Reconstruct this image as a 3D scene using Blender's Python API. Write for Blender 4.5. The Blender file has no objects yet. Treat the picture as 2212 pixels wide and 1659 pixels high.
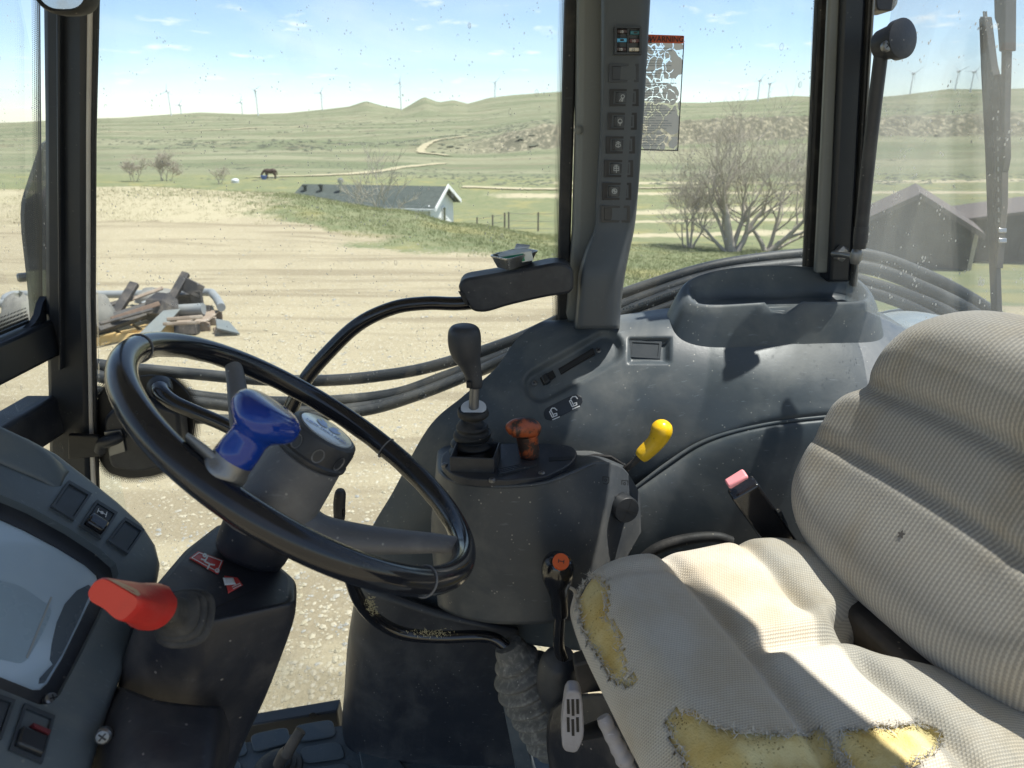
import bpy, math, random
import numpy as np
from mathutils import Vector, Matrix, noise as mnoise

# ------------------------------------------------------------------ camera, world, sun, exposure
SC = bpy.context.scene
COL = SC.collection
PITCH = math.radians(19.8)
CP, SP = math.cos(PITCH), math.sin(PITCH)
CAM = Vector((0, 0, 2.4))
FOC = 1536.0                                   # focal length in units of a 2212 px wide picture

cam_d = bpy.data.cameras.new('camera')
cam_d.sensor_width = 36.0
cam_d.lens = 36.0 * FOC / 2212.0
cam_d.clip_start = 0.02
cam_d.clip_end = 9000
cam_d.dof.use_dof = True
cam_d.dof.focus_distance = 1.15
cam_d.dof.aperture_fstop = 9.0
cam_o = bpy.data.objects.new('camera', cam_d)
COL.objects.link(cam_o)
cam_o.location = CAM
cam_o.rotation_euler = (math.pi / 2 - PITCH, 0, 0)
SC.camera = cam_o

SUN_EL, SUN_AZ = math.radians(70), math.radians(4)      # azimuth counted from +X towards +Y
SUN_DIR = Vector((math.cos(SUN_EL) * math.cos(SUN_AZ), math.cos(SUN_EL) * math.sin(SUN_AZ), math.sin(SUN_EL)))
wd = bpy.data.worlds.new('World')
SC.world = wd
wd.use_nodes = True
wn, wl = wd.node_tree.nodes, wd.node_tree.links
wn.clear()
w_out = wn.new('ShaderNodeOutputWorld')
w_bg = wn.new('ShaderNodeBackground')
w_sky = wn.new('ShaderNodeTexSky')
w_sky.sky_type = 'NISHITA'
w_sky.sun_disc = False
w_sky.sun_elevation = SUN_EL
w_sky.sun_rotation = math.pi / 2 - SUN_AZ
w_sky.altitude = 1500
w_sky.air_density = 1.0
w_sky.dust_density = 0.5
w_sky.ozone_density = 1.0
w_bg.inputs['Strength'].default_value = 0.115
# thin high cloud and a few small cumulus, spread over the whole sky
w_tc = wn.new('ShaderNodeTexCoord')
w_sep = wn.new('ShaderNodeSeparateXYZ')
wl.new(w_tc.outputs['Generated'], w_sep.inputs[0])
def wmath(op, a, b=None):
    n = wn.new('ShaderNodeMath'); n.operation = op
    for i, s in enumerate((a, b)):
        if s is None: continue
        if isinstance(s, (int, float)): n.inputs[i].default_value = s
        else: wl.new(s, n.inputs[i])
    return n.outputs[0]
zc = wmath('ADD', wmath('ABSOLUTE', w_sep.outputs['Z']), 0.12)
cx = wmath('DIVIDE', w_sep.outputs['X'], zc)
cy = wmath('DIVIDE', w_sep.outputs['Y'], zc)
w_cmb = wn.new('ShaderNodeCombineXYZ')
wl.new(cx, w_cmb.inputs[0]); wl.new(cy, w_cmb.inputs[1])
def wnoise(scale, detail, rough, lo, hi, dist=0.0):
    n = wn.new('ShaderNodeTexNoise')
    n.inputs['Scale'].default_value = scale; n.inputs['Detail'].default_value = detail
    n.inputs['Roughness'].default_value = rough; n.inputs['Distortion'].default_value = dist
    wl.new(w_cmb.outputs[0], n.inputs['Vector'])
    r = wn.new('ShaderNodeMapRange'); r.interpolation_type = 'SMOOTHSTEP'
    r.inputs['From Min'].default_value = lo; r.inputs['From Max'].default_value = hi
    wl.new(n.outputs['Fac'], r.inputs['Value'])
    return r.outputs['Result']
veil = wmath('MULTIPLY', wnoise(0.45, 5, 0.6, 0.40, 0.75, 0.6), 0.40)
puff = wmath('MULTIPLY', wnoise(3.3, 7, 0.55, 0.57, 0.74), 0.75)
cl = wmath('MAXIMUM', veil, puff)
w_mix = wn.new('ShaderNodeMixRGB')
w_mix.inputs['Color2'].default_value = (6.6, 6.9, 7.0, 1)
wl.new(cl, w_mix.inputs['Fac'])
wl.new(w_sky.outputs['Color'], w_mix.inputs['Color1'])
wl.new(w_mix.outputs['Color'], w_bg.inputs['Color'])
wl.new(w_bg.outputs['Background'], w_out.inputs['Surface'])

sun_d = bpy.data.lights.new('sun', 'SUN')
sun_d.energy = 5.0
sun_d.angle = math.radians(0.53)
sun_d.color = (1.0, 0.96, 0.88)
sun_o = bpy.data.objects.new('sun', sun_d)
COL.objects.link(sun_o)
sun_o.rotation_euler = (-SUN_DIR).to_track_quat('-Z', 'Y').to_euler()
sun_o.location = (4, 0, 12)

SC.view_settings.view_transform = 'Standard'
SC.view_settings.look = 'None'
SC.view_settings.exposure = 0.70
SC.view_settings.gamma = 1.0
SC.view_settings.use_curve_mapping = False
SC.render.engine = 'CYCLES'
SC.cycles.use_denoising = True
SC.cycles.max_bounces = 10
SC.cycles.diffuse_bounces = 5
SC.cycles.transparent_max_bounces = 24
SC.cycles.sample_clamp_indirect = 6.0
SC.cycles.caustics_reflective = False
SC.cycles.caustics_refractive = False

# ------------------------------------------------------------------ helpers
rnd = random.Random(7)

def ray(u, v):
    x = (u - 1106.0) / FOC; d = (v - 829.5) / FOC
    return Vector((x, CP - d * SP, -SP - d * CP))
def P(u, v, y):                                # point of the place seen at (u, v) standing y metres to the right of the left door
    r = ray(u, v)
    return CAM + r * (y / r.y)
def PZ(u, v, z):
    r = ray(u, v)
    return CAM + r * ((z - CAM.z) / r.z)
def pxm(u, v, y, n):                           # n picture units at that place, in metres
    r = ray(u, v)
    return n / FOC * (y / r.y)
def proj(p):
    q = Vector(p) - CAM
    t = q.y * CP - q.z * SP
    return 1106 + FOC * q.x / t, 829.5 + FOC * (-q.z * CP - q.y * SP) / t
def on_y(y): return lambda u, v: P(u, v, y)
def on_z(z): return lambda u, v: PZ(u, v, z)
def on_plane(p0, n):
    p0 = Vector(p0); n = Vector(n)
    def f(u, v):
        r = ray(u, v)
        return CAM + r * ((p0 - CAM).dot(n) / r.dot(n))
    return f

def thing(name, label, cat, loc=(0, 0, 0), group=None, rz=0.0):
    o = bpy.data.objects.new(name, None)
    o.empty_display_size = 0.05
    COL.objects.link(o)
    o.location = loc; o.rotation_euler = (0, 0, rz)
    return tag(o, label, cat, group)
def tag(o, label=None, cat=None, group=None, kind=None):
    if label: o['label'] = label
    if cat: o['category'] = cat
    if group: o['group'] = group
    if kind: o['kind'] = kind
    return o
def attach(o, parent):
    o.parent = parent
    if parent.type == 'EMPTY':
        o.matrix_parent_inverse = Matrix.LocRotScale(parent.location, parent.rotation_euler, None).inverted()
    return o
def obj(name, verts, faces, mat, parent=None, smooth=40, bev=0.0, seg=2, sub=0, solid=0.0, off=-1.0, uv=None, local=False):
    me = bpy.data.meshes.new(name)
    if isinstance(verts, np.ndarray): verts = verts.tolist()
    if isinstance(faces, np.ndarray): faces = faces.tolist()
    me.from_pydata([tuple(v) for v in verts], [], [tuple(f) for f in faces])
    me.validate()
    if uv is not None:
        lay = me.uv_layers.new(name='UVMap')
        idx = np.zeros(len(me.loops), dtype=np.int32)
        me.loops.foreach_get('vertex_index', idx)
        lay.data.foreach_set('uv', np.asarray(uv, dtype=np.float32)[idx].ravel())
    if smooth:
        me.shade_smooth()
        if smooth < 180: me.set_sharp_from_angle(angle=math.radians(smooth))
    if mat is not None: me.materials.append(mat)
    o = bpy.data.objects.new(name, me)
    COL.objects.link(o)
    if parent is not None:
        if local: o.parent = parent
        else: attach(o, parent)
    if solid:
        m = o.modifiers.new('thickness', 'SOLIDIFY'); m.thickness = solid; m.offset = off
    if bev:
        m = o.modifiers.new('bevel', 'BEVEL'); m.width = bev; m.segments = seg; m.limit_method = 'ANGLE'; m.angle_limit = math.radians(30)
    if sub:
        m = o.modifiers.new('subsurf', 'SUBSURF'); m.levels = sub; m.render_levels = sub
    return o

def catmull(pts, n):                           # resample a control polyline smoothly to n points
    pts = np.asarray([list(p) for p in pts], float)
    k = len(pts)
    if k == 2:
        t = np.linspace(0, 1, n)[:, None]
        return pts[0] * (1 - t) + pts[1] * t
    e = np.vstack([2 * pts[0] - pts[1], pts, 2 * pts[-1] - pts[-2]])
    s = np.linspace(0, k - 1, n)
    i = np.minimum(s.astype(int), k - 2); f = (s - i)[:, None]
    p0, p1, p2, p3 = e[i], e[i + 1], e[i + 2], e[i + 3]
    return 0.5 * ((2 * p1) + (-p0 + p2) * f + (2 * p0 - 5 * p1 + 4 * p2 - p3) * f ** 2 + (-p0 + 3 * p1 - 3 * p2 + p3) * f ** 3)
def grid_faces(nr, nc, wrap=False):
    f = []
    for r in range(nr - 1):
        for c in range(nc if wrap else nc - 1):
            c2 = (c + 1) % nc
            f.append((r * nc + c, r * nc + c2, (r + 1) * nc + c2, (r + 1) * nc + c))
    return f
def sweep(path, radii, nseg=12, squash=None, up=None, cap=True):
    path = np.asarray([list(p) for p in path], float)
    n = len(path)
    radii = np.full(n, radii) if np.isscalar(radii) else np.asarray(radii, float)
    tan = np.gradient(path, axis=0)
    tan /= np.linalg.norm(tan, axis=1)[:, None] + 1e-12
    ref = np.array(up if up is not None else (0.3, -1.0, 0.2), float)
    V = []
    a = ref - tan[0] * ref.dot(tan[0]); a /= np.linalg.norm(a)
    for i in range(n):
        a = a - tan[i] * a.dot(tan[i]); a /= np.linalg.norm(a)
        b = np.cross(tan[i], a)
        sq = 1.0 if squash is None else (squash if np.isscalar(squash) else squash[i])
        for k in range(nseg):
            t = 2 * math.pi * k / nseg
            V.append(path[i] + radii[i] * (math.cos(t) * a * sq + math.sin(t) * b))
    F = grid_faces(n, nseg, True)
    if cap:
        F.append(tuple(range(nseg - 1, -1, -1)))
        F.append(tuple((n - 1) * nseg + k for k in range(nseg)))
    return V, F
def tube(name, path, r, mat, parent=None, nseg=12, n=None, **kw):
    path = [Vector(p) for p in path]
    if n: 
        rr = np.full(len(path), r) if np.isscalar(r) else np.asarray(r, float)
        q = np.hstack([np.asarray([list(p) for p in path]), rr[:, None]])
        q = catmull(q, n); path, r = q[:, :3], np.maximum(q[:, 3], 1e-4)
    ok = {k: kw.pop(k) for k in ('squash', 'up', 'cap') if k in kw}
    V, F = sweep(path, r, nseg, **ok)
    return obj(name, V, F, mat, parent, smooth=kw.pop('smooth', 50), **kw)
def tube_at(name, pts, mat, parent=None, nseg=14, n=None, **kw):   # pts: (u, v, y, radius in picture units)
    path = [P(u, v, y) for u, v, y, r in pts]
    rr = [pxm(u, v, y, r) for u, v, y, r in pts]
    return tube(name, path, rr, mat, parent, nseg, n or (len(pts) - 1) * 6 + 1, **kw)
def newell(pts):
    n = Vector((0, 0, 0))
    for i in range(len(pts)):
        a, b = pts[i], pts[(i + 1) % len(pts)]
        n += Vector(((a.y - b.y) * (a.z + b.z), (a.z - b.z) * (a.x + b.x), (a.x - b.x) * (a.y + b.y)))
    return n.normalized()
def slab_pts(name, pts, thick, back, mat, parent=None, bev=0.0, toward=None, smooth=30, taper=0.0, **kw):
    pts = [Vector(p) for p in pts]
    c = sum(pts, Vector()) / len(pts)
    n = newell(pts)
    if n.dot((toward if toward is not None else CAM) - c) < 0:
        n = -n; pts = pts[::-1]
    k = len(pts)
    top = [p + n * thick + (c - p) * taper for p in pts]
    V = top + [p - n * back for p in pts]
    F = [tuple(range(k)), tuple(range(2 * k - 1, k - 1, -1))]
    for i in range(k):
        j = (i + 1) % k
        F.append((i, k + i, k + j, j))
    return obj(name, V, F, mat, parent, smooth=smooth, bev=bev, **kw)
def slab(name, uvs, surf, thick, back, mat, parent=None, bev=0.0, **kw):
    return slab_pts(name, [surf(u, v) for u, v in uvs], thick, back, mat, parent, bev, **kw)
def rounded(uvs, r=0.2, n=5):                  # round the corners of a picture polygon
    out = []
    k = len(uvs)
    for i in range(k):
        p0, p1, p2 = (np.array(uvs[(i + j) % k], float) for j in (-1, 0, 1))
        a = p1 + (p0 - p1) * r; b = p1 + (p2 - p1) * r
        for s in np.linspace(0, 1, n):
            out.append(tuple((1 - s) ** 2 * a + 2 * s * (1 - s) * p1 + s ** 2 * b))
    return out
def ell(cu, cv, ru, rv, n=24, rot=0.0):
    c, s = math.cos(rot), math.sin(rot)
    return [(cu + ru * math.cos(t) * c - rv * math.sin(t) * s, cv + ru * math.cos(t) * s + rv * math.sin(t) * c) for t in np.linspace(0, 2 * math.pi, n, endpoint=False)]
def ink(name, lines, surf, w, mat, parent, lift=0.0006, closed=False):   # flat printed strokes
    V, F = [], []
    for ln in lines:
        ln = [np.array(q, float) for q in ln]
        for i in range(len(ln) - 1):
            a, b = ln[i], ln[i + 1]
            d = b - a; L = np.linalg.norm(d)
            if L < 1e-6: continue
            d /= L; nn = np.array([-d[1], d[0]]) * w / 2
            a2, b2 = a - d * w * 0.3, b + d * w * 0.3
            k = len(V)
            for q in (a2 + nn, b2 + nn, b2 - nn, a2 - nn):
                p = surf(*q); V.append(p + (CAM - p).normalized() * lift * (1 + 0.02 * (len(V) % 7)))
            F.append((k, k + 1, k + 2, k + 3))
    return obj(name, V, F, mat, parent, smooth=0)
def loft(name, rows, mat, parent=None, nr=None, nc=None, thick=0.006, smooth=60, off=-1.0, uvw=None, fn=None, **kw):
    R = [[P(*q) if not isinstance(q, Vector) else q for q in r] for r in rows]
    nc = nc or (len(R[0]) - 1) * 6 + 1
    nr = nr or (len(R) - 1) * 6 + 1
    A = np.stack([catmull(r, nc) for r in R])               # rows x nc x 3
    B = np.stack([catmull(A[:, c], nr) for c in range(nc)], 1)
    if fn is not None: B = fn(B)
    V = B.reshape(-1, 3)
    F = grid_faces(nr, nc)
    # orient towards the camera
    e1 = B[nr // 2, min(nc // 2 + 1, nc - 1)] - B[nr // 2, nc // 2]
    e2 = B[min(nr // 2 + 1, nr - 1), nc // 2] - B[nr // 2, nc // 2]
    nn = np.cross(e1, e2)
    if nn.dot(np.array(CAM) - B[nr // 2, nc // 2]) < 0: F = [f[::-1] for f in F]
    return obj(name, V, F, mat, parent, smooth=smooth, solid=thick, off=off, **kw)
def box_pts(name, c, ex, ey, ez, mat, parent=None, bev=0.0, **kw):      # half-axis vectors
    c, ex, ey, ez = Vector(c), Vector(ex), Vector(ey), Vector(ez)
    V = [c + ex * a + ey * b + ez * d for a in (-1, 1) for b in (-1, 1) for d in (-1, 1)]
    F = [(0, 1, 3, 2), (4, 6, 7, 5), (0, 4, 5, 1), (2, 3, 7, 6), (0, 2, 6, 4), (1, 5, 7, 3)]
    if ex.cross(ey).dot(ez) < 0: F = [f[::-1] for f in F]
    return obj(name, V, F, mat, parent, smooth=30, bev=bev, **kw)
def post(name, rows, depth, mat, parent=None, bev=0.004, nr=None):      # rows: (u_left, u_right, v, y); a bar with real depth behind its front face
    V, F = [], []
    for ul, ur, v, y in rows:
        a, b = P(ul, v, y), P(ur, v, y)
        V += [a, b, b + Vector((0, depth, 0)), a + Vector((0, depth, 0))]
    n = len(rows)
    for i in range(n - 1):
        for k in range(4):
            k2 = (k + 1) % 4
            F.append((i * 4 + k2, i * 4 + k, i * 4 + 4 + k, i * 4 + 4 + k2))
    F.append((0, 1, 2, 3)); F.append(((n - 1) * 4 + 3, (n - 1) * 4 + 2, (n - 1) * 4 + 1, (n - 1) * 4))
    o = obj(name, V, F, mat, parent, smooth=30, bev=bev)
    return o
def lathe(name, prof, origin, axis, mat, parent=None, nseg=32, ref=None, smooth=35, mod=None, **kw):   # prof: (radius, height)
    ax = Vector(axis).normalized()
    a = Vector(ref) if ref is not None else Vector((0.2, -1, 0.1))
    a = (a - ax * a.dot(ax)).normalized(); b = ax.cross(a)
    V = []
    for r, h in prof:
        for k in range(nseg):
            t = 2 * math.pi * k / nseg
            rr = r * (mod(t, h) if mod else 1.0)
            V.append(Vector(origin) + ax * h + (a * math.cos(t) + b * math.sin(t)) * rr)
    F = grid_faces(len(prof), nseg, True)
    F.append(tuple(range(nseg - 1, -1, -1))); F.append(tuple((len(prof) - 1) * nseg + k for k in range(nseg)))
    return obj(name, V, F, mat, parent, smooth=smooth, **kw)
def screw(parent, c, axis, r, mat, name='screw'):
    axis = Vector(axis).normalized()
    s = lathe(name, [(r, -r * .6), (r, r * .15), (r * .75, r * .4), (r * .3, r * .45)], c, axis, mat, parent, 14)
    a = axis.orthogonal().normalized(); b = axis.cross(a)
    V, F = [], []
    for e, g in ((a, b), (b, a)):
        k = len(V); h = axis * r * (.47 + .02 * (k > 0))
        V += [Vector(c) + h + e * r * .55 * i + g * r * .1 * j for i, j in ((-1, -1), (1, -1), (1, 1), (-1, 1))]
        F.append((k, k + 1, k + 2, k + 3))
    obj('screw_slot', V, F, M['black'], s, smooth=0)
    return s
def text_flat(name, body, size, mat, origin, ex, ey, parent, lift=0.0006, bold=0.0, align='CENTER'):
    cu = bpy.data.curves.new('lettering', 'FONT')
    cu.body = body; cu.size = size; cu.align_x = align; cu.align_y = 'CENTER'; cu.offset = bold; cu.resolution_u = 3
    t = bpy.data.objects.new('lettering', cu)
    COL.objects.link(t)
    dg = bpy.context.evaluated_depsgraph_get()
    me0 = bpy.data.meshes.new_from_object(t.evaluated_get(dg))
    ex, ey = Vector(ex), Vector(ey); ez = ex.cross(ey).normalized()
    V = [Vector(origin) + ex * v.co.x + ey * v.co.y + ez * lift for v in me0.vertices]
    F = [tuple(p.vertices) for p in me0.polygons]
    bpy.data.objects.remove(t); bpy.data.curves.remove(cu); bpy.data.meshes.remove(me0)
    return obj(name, V, F, mat, parent, smooth=0)
def copy_tree(o, parent=None):
    c = o.copy(); COL.objects.link(c); c.parent = parent
    for ch in [q for q in o.children]: copy_tree(ch, c)
    return c

# ------------------------------------------------------------------ materials
M = {}
class NT:
    def __init__(s, name):
        s.m = bpy.data.materials.new(name); s.m.use_nodes = True
        s.n, s.l = s.m.node_tree.nodes, s.m.node_tree.links
        s.n.clear()
        s.out = s.n.new('ShaderNodeOutputMaterial')
        M[name] = s.m
    def new(s, t, **kw):
        n = s.n.new(t)
        for k, v in kw.items(): setattr(n, k, v)
        return n
    def set(s, sock, v):
        if hasattr(v, 'is_output'): s.l.new(v, sock)
        elif isinstance(v, (tuple, list)) and len(v) == 3 and sock.type == 'RGBA': sock.default_value = (*v, 1)
        else: sock.default_value = v
    def math(s, op, a, b=None, c=None, clamp=False):
        n = s.new('ShaderNodeMath', operation=op); n.use_clamp = clamp
        for i, q in enumerate((a, b, c)):
            if q is not None: s.set(n.inputs[i], q)
        return n.outputs[0]
    def coord(s, kind='Object'):
        return s.new('ShaderNodeTexCoord').outputs[kind]
    def mapping(s, vec, scale=(1, 1, 1), rot=(0, 0, 0), loc=(0, 0, 0)):
        n = s.new('ShaderNodeMapping'); s.l.new(vec, n.inputs[0])
        n.inputs['Scale'].default_value = scale; n.inputs['Rotation'].default_value = rot; n.inputs['Location'].default_value = loc
        return n.outputs[0]
    def noise(s, vec, scale, detail=3, rough=.55, dist=0.0):
        n = s.new('ShaderNodeTexNoise'); s.l.new(vec, n.inputs['Vector'])
        n.inputs['Scale'].default_value = scale; n.inputs['Detail'].default_value = detail
        n.inputs['Roughness'].default_value = rough; n.inputs['Distortion'].default_value = dist
        return n.outputs['Fac']
    def voro(s, vec, scale, feature='F1', out='Distance', rnd_=1.0):
        n = s.new('ShaderNodeTexVoronoi', feature=feature); s.l.new(vec, n.inputs['Vector'])
        n.inputs['Scale'].default_value = scale; n.inputs['Randomness'].default_value = rnd_
        return n.outputs[out]
    def ramp(s, x, lo, hi, a=0.0, b=1.0, smooth=True):
        n = s.new('ShaderNodeMapRange'); n.interpolation_type = 'SMOOTHSTEP' if smooth else 'LINEAR'
        s.set(n.inputs['Value'], x)
        n.inputs['From Min'].default_value = lo; n.inputs['From Max'].default_value = hi
        n.inputs['To Min'].default_value = a; n.inputs['To Max'].default_value = b
        return n.outputs['Result']
    def mix(s, f, a, b, blend='MIX'):
        n = s.new('ShaderNodeMixRGB', blend_type=blend)
        s.set(n.inputs['Fac'], f); s.set(n.inputs['Color1'], a); s.set(n.inputs['Color2'], b)
        return n.outputs['Color']
    def bump(s, h, strength=.3, dist=.002, normal=None):
        n = s.new('ShaderNodeBump'); s.l.new(h, n.inputs['Height'])
        n.inputs['Strength'].default_value = strength; n.inputs['Distance'].default_value = dist
        if normal is not None: s.l.new(normal, n.inputs['Normal'])
        return n.outputs['Normal']
    def bsdf(s, col, rough=.5, metal=0.0, normal=None, spec=.5, coat=0.0, sheen=0.0):
        n = s.new('ShaderNodeBsdfPrincipled')
        s.set(n.inputs['Base Color'], col); s.set(n.inputs['Roughness'], rough); s.set(n.inputs['Metallic'], metal)
        n.inputs['Specular IOR Level'].default_value = spec
        n.inputs['Coat Weight'].default_value = coat
        n.inputs['Sheen Weight'].default_value = sheen
        if normal is not None: s.l.new(normal, n.inputs['Normal'])
        return n.outputs[0]
    def done(s, sh, vol=None):
        s.l.new(sh, s.out.inputs['Surface']); return s.m

def worn(name, col, dust=(.30, .27, .22), rough=.5, dustamt=.25, grain=.15, speck=.5, scale=9.0, metal=0.0, spec=.45, scuff=.25):
    t = NT(name); co = t.coord()
    big = t.noise(co, scale, 5, .6, .4)
    fine = t.noise(co, scale * 14, 3, .6)
    d = t.math('MULTIPLY', t.ramp(big, .42, .78), dustamt)
    c = t.mix(d, col, dust)
    scr = t.noise(t.mapping(co, (6, 60, 22), (.4, .7, .2)), 6, 4, .6)
    c = t.mix(t.math('MULTIPLY', t.ramp(scr, .62, .74), scuff), c, tuple(min(1, k * 2.4 + .05) for k in col))
    vd = t.voro(co, 95)
    pick = t.ramp(t.noise(co, 31, 1), .56, .60)
    sp = t.math('MULTIPLY', t.math('MULTIPLY', t.ramp(vd, .10, .17, 1, 0), pick), speck)
    c = t.mix(sp, c, tuple(k * 1.3 for k in dust))
    r = t.math('ADD', t.ramp(big, .3, .8, rough - .08, rough + .14), t.math('MULTIPLY', sp, .3))
    nm = t.bump(fine, grain, .0012)
    return t.done(t.bsdf(c, r, metal, nm, spec))
def plain(name, col, rough=.5, metal=0.0, spec=.5, coat=0.0, var=.15, scale=40, grain=.05):
    t = NT(name); co = t.coord()
    n = t.noise(co, scale, 3)
    c = t.mix(t.ramp(n, .3, .75, 0, var), col, tuple(k * .55 for k in col))
    return t.done(t.bsdf(c, t.ramp(n, .3, .7, max(0, rough - .05), rough + .08), metal, t.bump(n, grain, .001), spec, coat))

worn('grey_plastic', (.058, .073, .085), (.22, .225, .21), .43, .50, .16, .7, 6, scuff=.5)
worn('console_plastic', (.054, .062, .071), (.24, .23, .20), .46, .38, .16, .9, 8, scuff=.35)
worn('panel_plastic', (.092, .114, .128), (.30, .28, .23), .5, .25, .2, .25, 9)
worn('column_plastic', (.014, .016, .023), (.20, .18, .16), .48, .30, .3, .8, 9, scuff=.35)
worn('dark_plastic', (.018, .021, .028), (.17, .165, .15), .46, .26, .25, .5, 10)
worn('pillar_black', (.012, .015, .020), (.12, .12, .11), .42, .10, .1, .25, 6, scuff=.08)
worn('pillar_grey', (.155, .165, .158), (.24, .23, .20), .5, .15, .12, .1, 6, scuff=.08)
worn('switch_panel', (.060, .070, .080), (.14, .14, .13), .5, .14, .15, .15, 6, scuff=.05)
worn('strip_grey', (.55, .51, .45), (.16, .14, .12), .45, .3, .1, .2, 14)
worn('rubber', (.016, .017, .018), (.20, .18, .15), .62, .28, .35, .6, 14)
worn('rubber_boot', (.034, .033, .032), (.18, .165, .14), .7, .4, .3, .4, 30)
worn('rubber_dusty', (.12, .118, .11), (.42, .40, .36), .75, .6, .4, .5, 90)
worn('hose', (.022, .025, .028), (.20, .20, .19), .5, .4, .3, .5, 6)
worn('wheel_rim', (.012, .013, .017), (.10, .10, .10), .17, .06, .06, .1, 6, scuff=.04)
worn('cast_hub', (.105, .107, .114), (.34, .33, .31), .58, .4, .5, .5, 12)
worn('metal_grey', (.20, .205, .21), (.2, .18, .15), .4, .3, .3, .4, 20, metal=.8)
worn('tin', (.46, .46, .45), (.20, .15, .10), .33, .5, .2, .5, 24, metal=.9)
worn('handle_grey', (.34, .33, .35), (.2, .17, .14), .55, .45, .2, .8, 30)
worn('floor_mat', (.060, .078, .090), (.22, .21, .19), .6, .4, .8, .3, 8)
worn('fender_paint', (.20, .25, .29), (.4, .38, .33), .5, .4, .2, .4, 5)
plain('black', (.010, .010, .011), .5)
plain('gloss_black', (.012, .012, .014), .18, coat=.3)
plain('switch_black', (.018, .021, .025), .38, var=.3)
plain('blank_switch', (.040, .050, .060), .45, var=.3)
plain('white_print', (.72, .74, .74), .5)
plain('grey_print', (.35, .37, .37), .5)
plain('dark_print', (.02, .022, .025), .6)
plain('blue_print', (.04, .09, .42), .4)
plain('pale_blue_print', (.25, .38, .70), .4)
plain('badge_silver', (.62, .68, .72), .22, .25)
worn('knob_blue', (.006, .032, .23), (.03, .06, .20), .17, .4, .05, .15, 14, scuff=.10)
worn('lever_red', (.52, .035, .028), (.28, .05, .04), .36, .55, .08, .25, 16, scuff=.10)
plain('pale_worn', (.62, .40, .24), .6)
worn('lever_yellow', (.80, .50, .012), (.34, .20, .03), .3, .35, .06, .8, 18, scuff=0)
plain('cap_orange', (.62, .10, .02), .4)
plain('sticker_red', (.55, .05, .045), .5, var=.3)
plain('pink', (.80, .30, .33), .4)
plain('fuse_blue', (.10, .42, .72), .35); plain('fuse_teal', (.03, .16, .20), .35)
plain('fuse_brown', (.10, .035, .035), .4); plain('fuse_white', (.65, .60, .50), .4); plain('fuse_dark', (.05, .03, .03), .4)
plain('warn_orange', (.62, .10, .025), .5, var=.4)
plain('card_white', (.62, .64, .58), .6); plain('card_green', (.02, .24, .11), .5)
plain('chrome', (.6, .6, .6), .2, 1.0)
plain('turbine_white', (.72, .75, .78), .5)
plain('post_wood', (.16, .14, .12), .9)
t = NT('orange_worn'); co = t.coord()
n1 = t.noise(co, 34, 5, .65, .3)
t.done(t.bsdf(t.mix(t.ramp(n1, .44, .56), (.34, .075, .022), (.035, .022, .018)), .42, 0, t.bump(n1, .1, .002)))
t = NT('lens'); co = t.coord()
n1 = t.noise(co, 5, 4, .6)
t.done(t.bsdf(t.mix(t.ramp(n1, .35, .7), (.40, .52, .63), (.52, .63, .72)), t.ramp(n1, .3, .7, .10, .26), 0, None, .6, .6))  # dusty plastic; the reflected sky is put into its pale blue colour

def glass(name, dust, speck, streak, tint=(.965, .985, .985), seed=0.0, sc=1.0, refl=.45):
    t = NT(name); co = t.mapping(t.coord(), (1, 1, 1), (0, 0, 0), (seed, seed * .7, seed * .3))
    st = t.noise(t.mapping(co, (26, 26, 1.6)), 1.0, 4, .6)
    bl = t.noise(co, 3.2, 4, .6)
    f = t.math('ADD', t.math('MULTIPLY', t.ramp(st, .45, .8), streak), t.ramp(bl, .3, .8, dust * .55, dust * 1.35))
    # dried spots and drops
    vd = t.voro(t.mapping(co, (1, 1, .75)), 120 * sc); pk = t.ramp(t.noise(co, 34 * sc, 1), .60, .64)
    sp = t.math('MULTIPLY', t.math('MULTIPLY', t.ramp(vd, .16, .24, 1, 0), pk), speck)
    v2 = t.voro(t.mapping(co, (1, 1, .6)), 34 * sc); pk2 = t.ramp(t.noise(t.mapping(co, loc=(3, 5, 1)), 13 * sc, 1), .62, .65)
    ring = t.math('MULTIPLY', t.math('SUBTRACT', t.ramp(v2, .13, .16, 1, 0), t.ramp(v2, .07, .12, .8, 0)), pk2)
    sp = t.math('MAXIMUM', sp, t.math('MULTIPLY', ring, speck * .7))
    f = t.math('MINIMUM', t.math('ADD', f, sp), .85)
    tr = t.new('ShaderNodeBsdfTransparent'); tr.inputs[0].default_value = (*tint, 1)
    gl = t.new('ShaderNodeBsdfGlossy'); gl.inputs['Roughness'].default_value = .02
    fr = t.new('ShaderNodeFresnel'); fr.inputs['IOR'].default_value = 1.45
    m1 = t.new('ShaderNodeMixShader'); t.l.new(t.math('MULTIPLY', fr.outputs[0], refl), m1.inputs[0]); t.l.new(tr.outputs[0], m1.inputs[1]); t.l.new(gl.outputs[0], m1.inputs[2])
    df = t.new('ShaderNodeBsdfDiffuse'); df.inputs[0].default_value = (.62, .62, .58, 1)
    tl = t.new('ShaderNodeBsdfTranslucent'); tl.inputs[0].default_value = (.62, .62, .58, 1)
    m2 = t.new('ShaderNodeMixShader'); m2.inputs[0].default_value = .5; t.l.new(df.outputs[0], m2.inputs[1]); t.l.new(tl.outputs[0], m2.inputs[2])
    m3 = t.new('ShaderNodeMixShader'); t.l.new(f, m3.inputs[0]); t.l.new(m1.outputs[0], m3.inputs[1]); t.l.new(m2.outputs[0], m3.inputs[2])
    return t.done(m3.outputs[0])
glass('side_glass', .028, .40, .010)
glass('quarter_glass', .03, .4, .015, seed=2.0)
glass('rear_glass', .20, .8, .02, seed=5.0, refl=.12)
glass('front_glass', .022, .4, .01, seed=9.0, refl=.15)

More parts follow.
